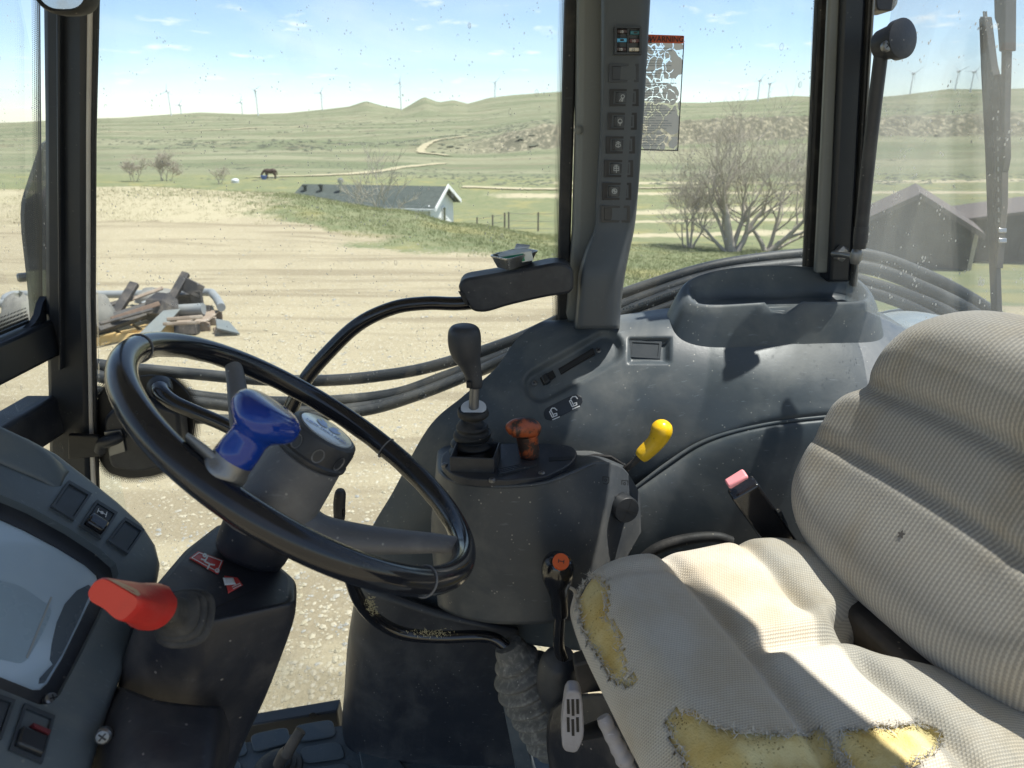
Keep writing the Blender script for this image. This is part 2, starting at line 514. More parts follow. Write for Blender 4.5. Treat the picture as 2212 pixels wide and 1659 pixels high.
t = NT('frit'); uvn = t.new('ShaderNodeUVMap').outputs[0]         # ceramic dot border: uv in metres, v runs from solid (0) to clear (1)
sx = t.new('ShaderNodeSeparateXYZ'); t.l.new(uvn, sx.inputs[0])
cell = t.new('ShaderNodeCombineXYZ')
row = t.math('FLOOR', t.math('MULTIPLY', sx.outputs['Y'], 5.0))
fx = t.math('SUBTRACT', t.math('FRACT', t.math('ADD', t.math('DIVIDE', sx.outputs['X'], .0042), t.math('MULTIPLY', row, .5))), .5)
fy = t.math('SUBTRACT', t.math('FRACT', t.math('MULTIPLY', sx.outputs['Y'], 5.0)), .5)
dd = t.math('SQRT', t.math('ADD', t.math('MULTIPLY', fx, fx), t.math('MULTIPLY', fy, fy)))
rad = t.ramp(sx.outputs['Y'], 0, 1, .62, .20, False)
msk = t.math('LESS_THAN', dd, rad)
tr = t.new('ShaderNodeBsdfTransparent'); bk = t.bsdf((.012, .013, .014), .4)
mx = t.new('ShaderNodeMixShader'); t.l.new(msk, mx.inputs[0]); t.l.new(tr.outputs[0], mx.inputs[1]); t.l.new(bk, mx.inputs[2])
t.done(mx.outputs[0])

def fabric(name, per_u, per_v, light, dark, stain, wu=.55):
    t = NT(name); uvn = t.new('ShaderNodeUVMap').outputs[0]
    wob = t.noise(uvn, 40, 2)
    s = t.new('ShaderNodeSeparateXYZ'); t.l.new(uvn, s.inputs[0])
    U = t.math('ADD', t.math('DIVIDE', s.outputs['X'], per_u), t.math('MULTIPLY', wob, .25))
    Vv = t.math('ADD', t.math('DIVIDE', s.outputs['Y'], per_v), t.math('MULTIPLY', t.math('FLOOR', U), .5))
    su = t.math('SINE', t.math('MULTIPLY', U, 6.2832)); sv = t.math('SINE', t.math('MULTIPLY', Vv, 6.2832))
    k = t.math('ADD', t.math('MULTIPLY', su, wu), t.math('MULTIPLY', sv, 1.0 - wu))
    h = t.ramp(k, -.55, .6)
    co = t.coord()
    big = t.noise(co, 5.5, 5, .6)
    c = t.mix(h, dark, light)
    c = t.mix(t.ramp(big, .42, .70, 0, .7), c, stain, 'MULTIPLY')
    fz = t.noise(co, 900, 2)
    c = t.mix(.22, c, t.mix(fz, (.2, .2, .2), (.75, .75, .75)), 'OVERLAY')
    nm = t.bump(t.math('ADD', h, t.math('MULTIPLY', fz, .5)), .55, .0014)
    return t.done(t.bsdf(c, .92, 0, nm, .15, 0, .25))
fabric('seat_fabric', .0032, .0036, (.645, .605, .52), (.46, .43, .37), (.82, .72, .56))
fabric('back_fabric', .0060, .0058, (.43, .40, .352), (.295, .278, .25), (.84, .75, .60), .70)
t = NT('foam'); co = t.coord()
n1 = t.noise(co, 13, 5, .6); n2 = t.noise(co, 420, 2)
c = t.mix(t.ramp(n1, .35, .7), (.72, .62, .32), (.58, .42, .14)); c = t.mix(t.ramp(n1, .66, .8), c, (.16, .10, .04))
pit = t.math('MULTIPLY', t.ramp(t.voro(co, 260), .12, .3, 1, 0), t.ramp(t.noise(co, 45, 2), .5, .62))
c = t.mix(t.math('MULTIPLY', pit, .75), c, (.20, .13, .045))
n3 = t.noise(co, 70, 5, .65); n2 = t.math('ADD', t.math('MULTIPLY', n2, .35), t.math('SUBTRACT', n3, pit))
t.done(t.bsdf(c, .9, 0, t.bump(n2, .7, .004), .15))
plain('fray', (.50, .48, .44), .95, grain=0)
plain('fray_dark', (.10, .09, .085), .95)

# ================================================================== the land outside
def v2z(v, y):                                 # height of ground seen at picture height v, y metres away
    return CAM.z - y * math.tan(PITCH + math.atan((v - 829.5) / FOC))
T_U = np.array([-900, 0, 300, 600, 850, 1000, 1200, 1400, 1600, 1900, 2212, 3100], float)
T_Y = np.array([-80, 0, 11, 14, 18, 22, 26, 32, 40, 60, 100, 150, 250, 330, 350, 500, 900], float)
_z = lambda *a: list(a)
Zt = {  # near heights up to 60 m, then picture heights of the hillsides
 -900: (_z(0,0,0,0,.15,.35,.3,-.8,-2.6,-5.6), [392,372,345,330,327,305,283]),
 0:   (_z(0,0,0,0,.15,.35,.35,-.8,-2.6,-5.6), [392,372,345,330,327,305,283]),
 300: (_z(0,0,0,0,.2,.45,.4,-.8,-2.6,-5.6), [392,372,345,330,326,300,272]),
 600: (_z(0,0,0,0,.12,.36,.2,-1.1,-2.8,-5.7), [395,372,342,325,320,297,266]),
 850: (_z(0,0,0,-.02,-.02,-.02,-.3,-1.5,-3.0,-5.8), [400,375,345,328,318,290,258]),
 1000:(_z(0,0,0,-.05,-.2,-.45,-.8,-1.8,-3.2,-5.7), [402,378,350,330,302,284,250]),
 1200:(_z(0,0,0,-.2,-.5,-.85,-1.2,-2.0,-3.0,-5.2), [406,380,347,318,268,258,236]),
 1400:(_z(0,0,-.15,-.5,-.95,-1.35,-1.6,-2.05,-2.6,-4.2), [406,382,347,312,262,254,240]),
 1600:(_z(0,0,-.2,-.6,-1.05,-1.45,-1.72,-2.05,-2.5,-3.9), [405,380,345,305,258,252,238]),
 1900:(_z(0,0,-.3,-.8,-1.3,-1.7,-1.95,-2.2,-2.6,-3.9), [404,372,332,293,251,243,226]),
 2212:(_z(0,0,-.3,-.8,-1.3,-1.7,-1.95,-2.2,-2.6,-3.9), [404,368,329,291,249,241,222]),
 3100:(_z(0,0,-.3,-.8,-1.3,-1.7,-1.95,-2.2,-2.6,-3.9), [404,368,329,291,249,241,222]),
}
TZ = np.array([list(Zt[int(u)][0]) + [v2z(v, y) for v, y in zip(Zt[int(u)][1], (100, 150, 250, 330, 350, 500, 900))] for u in T_U])
RU = np.array([-900, 0, 80, 200, 300, 400, 460, 560, 640, 720, 770, 805, 840, 880, 900, 925, 955, 985, 1015, 1060, 1110, 1200, 1300, 1400, 1500, 1600, 1650, 1690, 1760, 1830, 1900, 2000, 2100, 2212, 2500, 3100], float)
RV = np.array([262, 266, 264, 257, 254, 247, 243, 247, 244, 236, 230, 218, 229, 236, 224, 209, 221, 216, 224, 211, 205, 198, 205, 221, 222, 216, 209, 207, 211, 212, 206, 192, 193, 188, 190, 196], float)
def np_noise(x, y, seed=0):                    # smooth value noise
    xi = np.floor(x).astype(np.int64); yi = np.floor(y).astype(np.int64)
    fx, fy = x - xi, y - yi
    fx = fx * fx * (3 - 2 * fx); fy = fy * fy * (3 - 2 * fy)
    def h(a, b):
        n = (a * 374761393 + b * 668265263 + seed * 974711) & 0x7fffffff
        n = ((n ^ (n >> 13)) * 1274126177) & 0x7fffffff
        return ((n ^ (n >> 16)) & 0xffff) / 65535.0
    return (h(xi, yi) * (1 - fx) + h(xi + 1, yi) * fx) * (1 - fy) + (h(xi, yi + 1) * (1 - fx) + h(xi + 1, yi + 1) * fx) * fy
def fbm(x, y, seed=0, o=4):
    r = 0; a = .5
    for i in range(o):
        r = r + a * np_noise(x * 2 ** i, y * 2 ** i, seed + i); a *= .5
    return r - .47
def u_of(x, y): return 1106 + FOC * (x / np.maximum(y, 6.0)) / .975
def ground_z(x, y):
    x = np.asarray(x, float); y = np.asarray(y, float)
    u = np.clip(u_of(x, y), -899, 3099)
    j = np.clip(np.searchsorted(T_U, u) - 1, 0, len(T_U) - 2)
    fu = (u - T_U[j]) / (T_U[j + 1] - T_U[j]); fu = fu * fu * (3 - 2 * fu)
    yy = np.clip(y, -79, 899)
    i = np.clip(np.searchsorted(T_Y, yy) - 1, 0, len(T_Y) - 2)
    fy = (yy - T_Y[i]) / (T_Y[i + 1] - T_Y[i])
    z = (TZ[j, i] * (1 - fu) + TZ[j + 1, i] * fu) * (1 - fy) + (TZ[j, i + 1] * (1 - fu) + TZ[j + 1, i + 1] * fu) * fy
    rv = np.interp(u, RU, RV)
    zr = CAM.z - 1300 * np.tan(PITCH + np.arctan((rv - 829.5) / FOC))
    k = np.clip((y - 900) / 400, 0, 1)
    z = np.where(y > 900, z * (1 - k) + zr * k, z)
    z = np.where(y > 1300, zr - (y - 1300) * .06, z)
    # small relief
    z = z + fbm(x / 9, y / 9, 3) * np.clip((y - 10) / 14, 0, 1) * .22
    z = z + fbm(x / 60, y / 60, 8) * np.clip((y - 90) / 300, 0, 1) * 4.0 * np.clip((1250 - y) / 300, .12, 1)
    # gullied face of the eroded bank
    cl = cliff(x, y)
    z = z + cl * (fbm(x / 3.6, y / 18, 15, 4)) * 4.5
    return z
def cliff(x, y):
    u = u_of(x, y)
    a = np.clip((u - 930) / 160, 0, 1)
    return a * np.clip((y - 318) / 10, 0, 1) * np.clip((362 - y) / 10, 0, 1)
ys = np.concatenate([np.linspace(-60, 0, 10), np.linspace(1.5, 12, 30), np.linspace(12.3, 34, 95), np.geomspace(34.5, 100, 60), np.geomspace(101.5, 312, 60), np.linspace(314, 366, 44), np.geomspace(370, 1300, 70), np.geomspace(1320, 5000, 8)])
ts = np.concatenate([np.linspace(-3.2, -.85, 14), np.linspace(-.82, .84, 330), np.linspace(.9, 3.2, 14)])
Yg, Tg = np.meshgrid(ys, ts, indexing='ij')
Xg = Tg * np.maximum(Yg, 22.0)
Zg = ground_z(Xg, Yg)
Ug = u_of(Xg, Yg)
gv = np.stack([Xg, Yg, Zg], -1).reshape(-1, 3)

t = NT('ground'); at = t.new('ShaderNodeAttribute', attribute_name='zone')       # r grass, g cliff, b distance
sp = t.new('ShaderNodeSeparateColor'); t.l.new(at.outputs['Color'], sp.inputs[0])
grass, clf, far = sp.outputs[0], sp.outputs[1], sp.outputs[2]
co = t.coord()
peb = t.voro(co, 33, out='Color'); pebd = t.voro(co, 33)
sepb = t.new('ShaderNodeSeparateColor'); t.l.new(peb, sepb.inputs[0])
dirt = t.mix(t.noise(co, .9, 6, .65), (.30, .255, .170), (.425, .370, .250))
dirt = t.mix(t.math('MULTIPLY', t.ramp(sepb.outputs[0], .5, .95, 0, .7), t.ramp(pebd, .2, .55, 1, 0)), dirt, (.56, .52, .42))
dirt = t.mix(t.ramp(t.noise(co, 38, 3), .55, .75, 0, .5), dirt, (.22, .19, .13))
trk = t.noise(t.mapping(co, (.10, 1.0, 1), (0, 0, .16)), 1.0, 5, .65, 1.2)
dirt = t.mix(t.ramp(trk, .47, .62, 0, .7), dirt, (.235, .195, .130))
# grass and dry straw
gn = t.noise(co, 1.4, 6, .65); gn2 = t.noise(co, 9, 4, .7)
gcol = t.mix(t.ramp(gn, .35, .65), (.155, .178, .092), (.21, .215, .120))
straw = t.mix(gn2, (.36, .315, .205), (.45, .40, .275))
gcol = t.mix(t.ramp(t.noise(co, .33, 5, .6), .50, .64), gcol, (.25, .235, .11))
near = t.mix(t.ramp(t.math('ADD', grass, t.math('MULTIPLY', t.math('SUBTRACT', gn2, .5), .9)), .30, .62), dirt, gcol)
nearst = t.mix(t.ramp(t.math('ADD', at.outputs['Alpha'], t.math('MULTIPLY', t.math('SUBTRACT', gn, .5), 1.6)), .35, .75), near, straw)
# far hill pasture in soft bands
fb = t.noise(t.mapping(co, (.006, .028, .02)), 1.0, 6, .6)
fp = t.noise(co, .035, 5, .65)
hill = t.mix(t.ramp(fb, .38, .62), (.150, .168, .098), (.245, .240, .155))
hill = t.mix(t.ramp(fp, .50, .68, 0, .8), hill, (.20, .180, .120))
hill = t.mix(t.ramp(t.noise(co, .11, 6, .7), .54, .66, 0, .6), hill, (.10, .108, .066))
ck = t.noise(t.mapping(co, (.5, .35, .12)), 1.0, 6, .7)
ckc = t.mix(t.ramp(ck, .46, .66), (.13, .125, .09), (.36, .32, .225))
hill = t.mix(clf, hill, ckc)
c = t.mix(t.ramp(far, .2, .8), nearst, hill)
nm = t.bump(t.math('ADD', t.math('MULTIPLY', pebd, -.5), t.noise(co, 55, 4, .7)), .6, .02)
t.done(t.bsdf(c, .95, 0, nm, .1))

edge = np.interp(Ug, [0, 300, 600, 700, 850, 1000, 1200, 1400, 1600, 2212], [19.8, 19.5, 17.8, 16.2, 15.0, 14.0, 12.6, 10.6, 10.5, 9.5])
nz = fbm(Xg / 2.2, Yg / 2.2, 21) * 6
gr = np.clip((Yg - edge + nz * .9) / 3.0, 0, 1)
left = np.clip((720 - Ug) / 260, 0, 1)                      # the mound on the left is dry straw
st = np.clip((Yg - 17.2 + nz * .5) / 2.5, 0, 1) * left * np.clip((30 - Yg) / 4, 0, 1)
# pale strips of stubble on the flat to the right
strip = np.zeros_like(Yg)
for yc, w, u0, u1 in ((33, 1.6, 1250, 2600), (43, 2.4, 1250, 2600), (58, 5, 1250, 2600), (86, 4, 1000, 2600), (118, 6, 1100, 2600)):
    strip = np.maximum(strip, np.exp(-((Yg - yc - fbm(Xg / 30, Yg / 30, int(yc)) * 9) / w) ** 2) * np.clip((Ug - u0) / 120, 0, 1))
st = np.clip(np.maximum(st, strip * .95), 0, 1)
farm = np.clip((Yg - 110) / 60, 0, 1)
zone = np.stack([gr, cliff(Xg, Yg), farm, st], -1).reshape(-1, 4)
ground = obj('ground', gv, grid_faces(len(ys), len(ts)), M['ground'], smooth=180)
ca = ground.data.color_attributes.new('zone', 'FLOAT_COLOR', 'POINT')
ca.data.foreach_set('color', zone.astype(np.float32).ravel())
tag(ground, 'gravel yard rising through pasture to bare hills', kind='structure')

# worn dirt tracks up the pasture
t = NT('track'); co = t.coord()
t.done(t.bsdf(t.mix(t.noise(co, .6, 5), (.34, .305, .20), (.44, .39, .265)), .95, 0, None, .1))
def far_uv(u, y):                               # place on the land in that direction
    x = (u - 1106) / FOC * .975 * y
    return x, y
def drape(name, pts, w, lift, label):
    q = catmull([far_uv(*p) for p in pts], 120)
    tn = np.gradient(q, axis=0); tn /= np.linalg.norm(tn, axis=1)[:, None]
    nn = np.stack([-tn[:, 1], tn[:, 0]], 1)
    V = []
    for i in range(len(q)):
        ww = w * (.75 + .5 * rnd.random())
        for s in (-.5, 0, .5):
            x, y = q[i] + nn[i] * ww * s
            V.append((x, y, float(ground_z(x, y)) + lift * (1 + .4 * (s == 0))))
    o = obj(name, V, grid_faces(len(q), 3), M['track'], smooth=180)
    return tag(o, label, kind='structure')
drape('dirt_track', [(560, 118), (660, 125), (740, 140), (830, 165), (900, 195), (975, 235)], 3.4, .15, 'pale dirt track climbing across the pasture behind the house')
drape('dirt_track', [(975, 300), (915, 330), (935, 352), (960, 375), (1010, 400)], 4.0, .4, 'short pale zigzag track at the end of the eroded bank')
drape('dirt_track', [(1000, 98), (1100, 97), (1300, 98), (1500, 100)], 2.4, .12, 'pale level track right of the white gable')
drape('dirt_track', [(205, 620), (420, 640), (640, 720), (840, 800)], 5, .5, 'faint track crossing high on the left hillside')

# gravel stones lying in the yard
def stones(n, y0, y1, u0, u1, rmin, rmax, name, mat, seed):
    rng = np.random.default_rng(seed)
    y = y0 * (y1 / y0) ** rng.random(n)
    u = rng.uniform(u0, u1, n)
    x = (u - 1106) / FOC * 1.05 * y
    z = ground_z(x, y)
    ico = np.array([(0, 0, 1), (.9, 0, .25), (.28, .86, .2), (-.73, .53, .25), (-.73, -.53, .2), (.28, -.86, .25), (0, 0, -.5)], float)
    F0 = np.array([(0, 1, 2), (0, 2, 3), (0, 3, 4), (0, 4, 5), (0, 5, 1), (6, 2, 1), (6, 3, 2), (6, 4, 3), (6, 5, 4), (6, 1, 5)])
    r = rng.uniform(rmin, rmax, n) * (rng.random(n) ** 2 * 1.3 + .45) 
    a = rng.uniform(0, 6.283, n); fl = rng.uniform(.35, .8, n); el = rng.uniform(.65, 1.5, n)
    V = ico[None] * (1 + rng.uniform(-.22, .22, (n, 7, 1)))
    V = V * np.stack([r * el, r, r * fl], -1)[:, None]
    c, s = np.cos(a)[:, None], np.sin(a)[:, None]
    W = np.stack([V[..., 0] * c - V[..., 1] * s + x[:, None], V[..., 0] * s + V[..., 1] * c + y[:, None], V[..., 2] + z[:, None]], -1)
    F = (F0[None] + (np.arange(n) * 7)[:, None, None]).reshape(-1, 3)
    o = obj(name, W.reshape(-1, 3), F, mat, smooth=0)
    return o
t = NT('stone'); co = t.coord()
vc = t.voro(co, 11, out='Color'); sc_ = t.new('ShaderNodeSeparateColor'); t.l.new(vc, sc_.inputs[0])
t.done(t.bsdf(t.mix(t.ramp(sc_.outputs[0], .2, .9), t.mix(t.ramp(sc_.outputs[1], .5, .9), (.38, .34, .24), (.30, .30, .28)), (.43, .385, .285)), .9, 0, t.bump(t.noise(co, 60, 3), .4, .01), .2))
o = stones(11000, 2.0, 8.0, 250, 1400, .005, .015, 'gravel', M['stone'], 1)
tag(o, 'loose pale gravel scattered over the yard beside the tractor', 'gravel', kind='stuff')
o = stones(6000, 7.0, 16, -100, 1500, .008, .022, 'gravel', M['stone'], 2)
tag(o, 'coarser pale gravel farther across the yard', 'gravel', kind='stuff')

# grass tufts on the bank and to the right of it
def tufts(n, name, col_mat, ok, y0, y1, u0, u1, h0, h1, seed):
    rng = np.random.default_rng(seed)
    y = rng.uniform(y0, y1, n * 4); u = rng.uniform(u0, u1, n * 4)
    x = (u - 1106) / FOC * .975 * y
    keep = ok(x, y, u, rng.random(n * 4)); x, y = x[keep][:n], y[keep][:n]
    m = len(x); z = ground_z(x, y)
    B = 5
    V = np.zeros((m, B, 3, 3))
    for b in range(B):
        a = rng.uniform(0, 6.283, m); h = rng.uniform(h0, h1, m); w = h * .10
        ox, oy = rng.normal(0, .05, m), rng.normal(0, .05, m)
        lx, ly = np.cos(a) * h * .45, np.sin(a) * h * .45
        V[:, b, 0] = np.stack([x + ox - np.sin(a) * w, y + oy + np.cos(a) * w, z - .01], -1)
        V[:, b, 1] = np.stack([x + ox + np.sin(a) * w, y + oy - np.cos(a) * w, z - .01], -1)
        V[:, b, 2] = np.stack([x + ox + lx, y + oy + ly, z + h], -1)
    V = V.reshape(-1, 3)
    return obj(name, V, np.arange(len(V)).reshape(-1, 3), col_mat, smooth=0)
plain('grass_green', (.19, .215, .085), .8, scale=2); plain('grass_dry', (.40, .36, .22), .85, scale=2)
def ok_green(x, y, u, r):
    e = np.interp(u, [0, 300, 600, 700, 850, 1000, 1200, 1400, 1600, 2212], [21, 21, 18.5, 16.8, 15.4, 14.3, 12.8, 10.6, 10.5, 9.5])
    return (y > e + r * 3) & (fbm(x / 2.2, y / 2.2, 21) * 6 > -1.2) & (r < np.interp(u, [200, 520, 640], [.22, .5, 1]))
def ok_dry(x, y, u, r): return (y > 16.8) & (r < np.interp(u, [0, 560, 900], [1, .8, .25])) & (fbm(x / 1.7, y / 1.7, 40) > -.12)
o = tufts(14000, 'grass', M['grass_green'], ok_green, 9.5, 26, 150, 1800, .03, .075, 5); tag(o, 'short green spring grass along the edge of the yard', 'grass', kind='stuff')
o = tufts(4500, 'grass', M['grass_dry'], ok_dry, 18, 27, -100, 1200, .025, .06, 6); tag(o, 'dry straw coloured grass on the mound', 'grass', kind='stuff')

# ------------------------------------------------------------------ bare trees and shrubs
worn('bark', (.42, .37, .315), (.52, .48, .42), .9, .4, .5, 0, 3)
worn('bark_red', (.42, .37, .30), (.52, .47, .40), .9, .4, .5, 0, 3)
worn('bark_pale', (.38, .35, .29), (.5, .47, .4), .9, .4, .5, 0, 3)
def grow(rng, p, d, L, r, lev, maxlev, out, bend, kids, up=.10):
    n = 4 if lev < 2 else 3
    pts = [p]; rad = [r]
    q, dd = p.copy(), d.copy()
    for i in range(n):
        dd = (dd + Vector((rng.gauss(0, bend), rng.gauss(0, bend), rng.gauss(0, bend * .6) + up * .6))).normalized()
        q = q + dd * (L / n)
        pts.append(q.copy()); rad.append(max(r * (1 - .55 * (i + 1) / n), .0025))
    out.append((lev, pts, rad))
    if lev >= maxlev: return
    k = kids[min(lev, len(kids) - 1)]
    for j in range(k):
        f = rng.uniform(.35, 1.0) if j else 1.0
        i = min(int(f * n), n - 1); g = f * n - i
        b = pts[i].lerp(pts[i + 1], min(1, g))
        ax = Vector((rng.gauss(0, 1), rng.gauss(0, 1), rng.gauss(0, .5)))
        nd = ((pts[i + 1] - pts[i]).normalized() + ax.normalized() * rng.uniform(.45, .95)).normalized()
        rr = (rad[i] * (1 - g) + rad[i + 1] * g) * rng.uniform(.5, .75)
        grow(rng, b, nd, L * rng.uniform(.55, .82), max(rr, .003), lev + 1, maxlev, out, bend * 1.15, kids, up)
def bare_tree(name, label, base, starts, mat, maxlev, kids, seed, bend=.14, rmin=.0, group=None, cat='tree'):
    rng = random.Random(seed)
    e = thing(name, label, cat, base, group)
    out = []
    for (dx, dy, dz, L, r, ox, oy) in starts:
        grow(rng, Vector((ox, oy, -.05)), Vector((dx, dy, dz)).normalized(), L, r, 0, maxlev, out, bend, kids)
    for part, sel in (('trunk', lambda l: l <= 0), ('crown', lambda l: l > 0)):
        V, F = [], []
        for lev, pts, rad in out:
            if not sel(lev): continue
            ns = 8 if lev == 0 else (5 if lev == 1 else 3)
            v, f = sweep(pts, np.maximum(rad, rmin), ns, cap=False)
            k = len(V); V += v; F += [tuple(i + k for i in q) for q in f]
        obj(part, V, F, mat, e, smooth=180, local=True)
    return e
def land(u, y, dz=0.0):
    x = (u - 1106) / FOC * .975 * y
    return (x, y, float(ground_z(x, y)) + dz)
bare_tree('bare_tree', 'large bare tree with several trunks in the middle of the quarter window', land(1590, 25),
    [(-.10, 0, 1, 1.9, .17, 0, 0), (.65, .1, 1, 1.8, .12, .15, 0), (-1.1, -.1, .75, 1.4, .075, -.15, 0), (.2, .3, 1, 1.9, .10, .05, .1), (-.6, .2, 1, 1.9, .09, -.08, 0)], M['bark'], 5, [5, 4, 4, 3, 2], 11, .12, .004)
bare_tree('bare_tree', 'bare tree leaning right behind the rear end of the quarter window', land(1672, 25.6),
    [(.75, 0, 1, 1.7, .12, 0, 0), (-.5, .2, 1, 1.5, .09, -.1, 0), (1.2, .1, .6, 1.5, .06, .1, 0), (.25, .1, 1, 1.8, .08, 0, .1)], M['bark'], 5, [5, 4, 3, 3, 2], 23, .13, .004)
bare_tree('bare_tree', 'smaller bare shrubby tree left of the large bare tree', land(1497, 25.5),
    [(-.35, 0, 1, 1.1, .055, 0, 0), (.15, .1, 1, 1.2, .05, .05, 0), (.5, .1, 1, 1.0, .045, .1, 0), (-.7, 0, 1, 1.0, .035, -.1, 0)], M['bark'], 5, [4, 4, 3, 3], 31, .14, .005)
bare_tree('bare_shrub', 'reddish bare shrub left of centre on the far side of the mound', land(300, 100), [(-.3, 0, 1, 1.3, .06, 0, 0), (.3, 0, 1, 1.4, .06, .3, 0), (0, .2, 1, 1.2, .05, -.5, 0)], M['bark_red'], 4, [5, 4, 3], 41, .16, .02)
bare_tree('bare_shrub', 'larger reddish bare shrub with dense twigs beyond the mound', land(362, 102), [(-.4, 0, 1, 1.6, .08, 0, 0), (.35, 0, 1, 1.7, .07, .4, 0), (0, .2, 1, 1.5, .07, -.3, 0), (.7, 0, 1, 1.2, .05, 1.0, 0)], M['bark_red'], 4, [5, 5, 3], 42, .16, .02)
bare_tree('bare_shrub', 'thin bare shrub nearest the long dark roof on its left', land(480, 98), [(-.5, 0, 1, 1.0, .05, 0, 0), (.4, 0, 1, 1.0, .045, .3, 0), (0, .1, 1, .9, .045, 0, 0)], M['bark_red'], 4, [4, 4, 2], 43, .16, .018)
bare_tree('bare_sapling', 'tall pale bare sapling standing before the dark roof', land(822, 52), [(.05, 0, 1, 2.6, .07, 0, 0), (-.12, 0, 1, 2.3, .06, -.25, 0), (.25, 0, 1, 2.0, .05, .3, 0)], M['bark_pale'], 3, [4, 3, 3], 44, .08, .017)
bare_tree('bare_sapling', 'short pale bare sapling left of the tall pale one', land(783, 52), [(-.2, 0, 1, 1.9, .06, 0, 0), (.1, 0, 1, 1.6, .05, .1, 0)], M['bark_pale'], 3, [4, 3], 45, .09, .016)
bare_tree('bare_sapling', 'low pale bare sapling between the tall one and the white gable', land(868, 51), [(.1, 0, 1, 1.0, .04, 0, 0), (-.2, 0, 1, .9, .03, .1, 0)], M['bark_pale'], 3, [4, 3], 46, .1, .012)

# ------------------------------------------------------------------ the long low house
plain('house_white', (.80, .81, .80), .7); plain('roof_green', (.070, .086, .078), .95, scale=3, var=.5); plain('window_dark', (.03, .04, .04), .15)
hx0, hx1, hy0, hy1 = -15.6, -6.55, 58, 64.6                  # the gable end looks towards +X
hz = -5.9; he = -3.45; hr = -2.15; hm = (hy0 + hy1) / 2
house = thing('house', 'long low white house with dark green roof below the mound', 'house', (hx1, hy0, hz))
def quads(name, Q, mat, parent, **kw):
    V, F = [], []
    for q in Q:
        k = len(V); V += [Vector(p) for p in q]; F.append(tuple(range(k, k + len(q))))
    return obj(name, V, F, mat, parent, smooth=0, **kw)
hl = -19.0
quads('wall', [[(hl, hy0, hz), (hx1, hy0, hz), (hx1, hy0, he), (hl, hy0, he)]], M['house_white'], house, solid=.15)
quads('gable_wall', [[(hx1 + .01, hy0, hz), (hx1 + .01, hy1, hz), (hx1 + .01, hy1, he), (hx1 + .01, hm, hr - .08), (hx1 + .01, hy0, he)]], M['house_white'], house, solid=.15)
quads('back_wall', [[(hl, hy1, hz), (hx1, hy1, hz), (hx1, hy1, he), (hl, hy1, he)]], M['house_white'], house, solid=.15)
rf = quads('roof', [[(hl, hy0 - .5, he - .2), (hx1 + .6, hy0 - .5, he - .2), (hx1 + .6, hm, hr), (hl, hm, hr)], [(hl, hm, hr), (hx1 + .6, hm, hr), (hx1 + .6, hy1 + .5, he - .2), (hl, hy1 + .5, he - .2)]], M['roof_green'], house, solid=.16)
for s, y0 in (('near', hy0 - .52), ('far', hy1 + .52)):
    a, b = Vector((hx1 + .63, y0, he - .22)), Vector((hx1 + .63, hm, hr + .02))
    box_pts('bargeboard', (a + b) / 2, (b - a) / 2 * 1.01, Vector((0, 0, .16)), Vector((.03, 0, 0)), M['house_white'], house)
box_pts('gutter', ((hl + hx1) / 2, hy0 - .56, he - .25), ((hx1 - hl) / 2 + .6, 0, 0), (0, .07, 0), (0, 0, .08), M['house_white'], house)
w = box_pts('window', (hx1 + .08, hy0 + 3.6, he - 1.0), (.03, 0, 0), (0, .42, 0), (0, 0, .62), M['house_white'], house)
box_pts('pane', (hx1 + .12, hy0 + 3.6, he - 1.0), (.012, 0, 0), (0, .33, 0), (0, 0, .53), M['window_dark'], w)
for vx, hh, mm in ((-18.2, .5, 'roof_green'), (-16.75, .55, 'roof_green'), (-14.95, 1.0, 'tin')):
    y = hm - 1.2; z = hr - 1.2 * (hr - he) / (hm - hy0)
    v = lathe('roof_vent', [(.14, -.3), (.14, hh * .7), (.24, hh * .72), (.24, hh), (.05, hh * 1.1)], (vx, y, z), (0, 0, 1), M[mm], house, 12)

house.rotation_euler.z = -.2
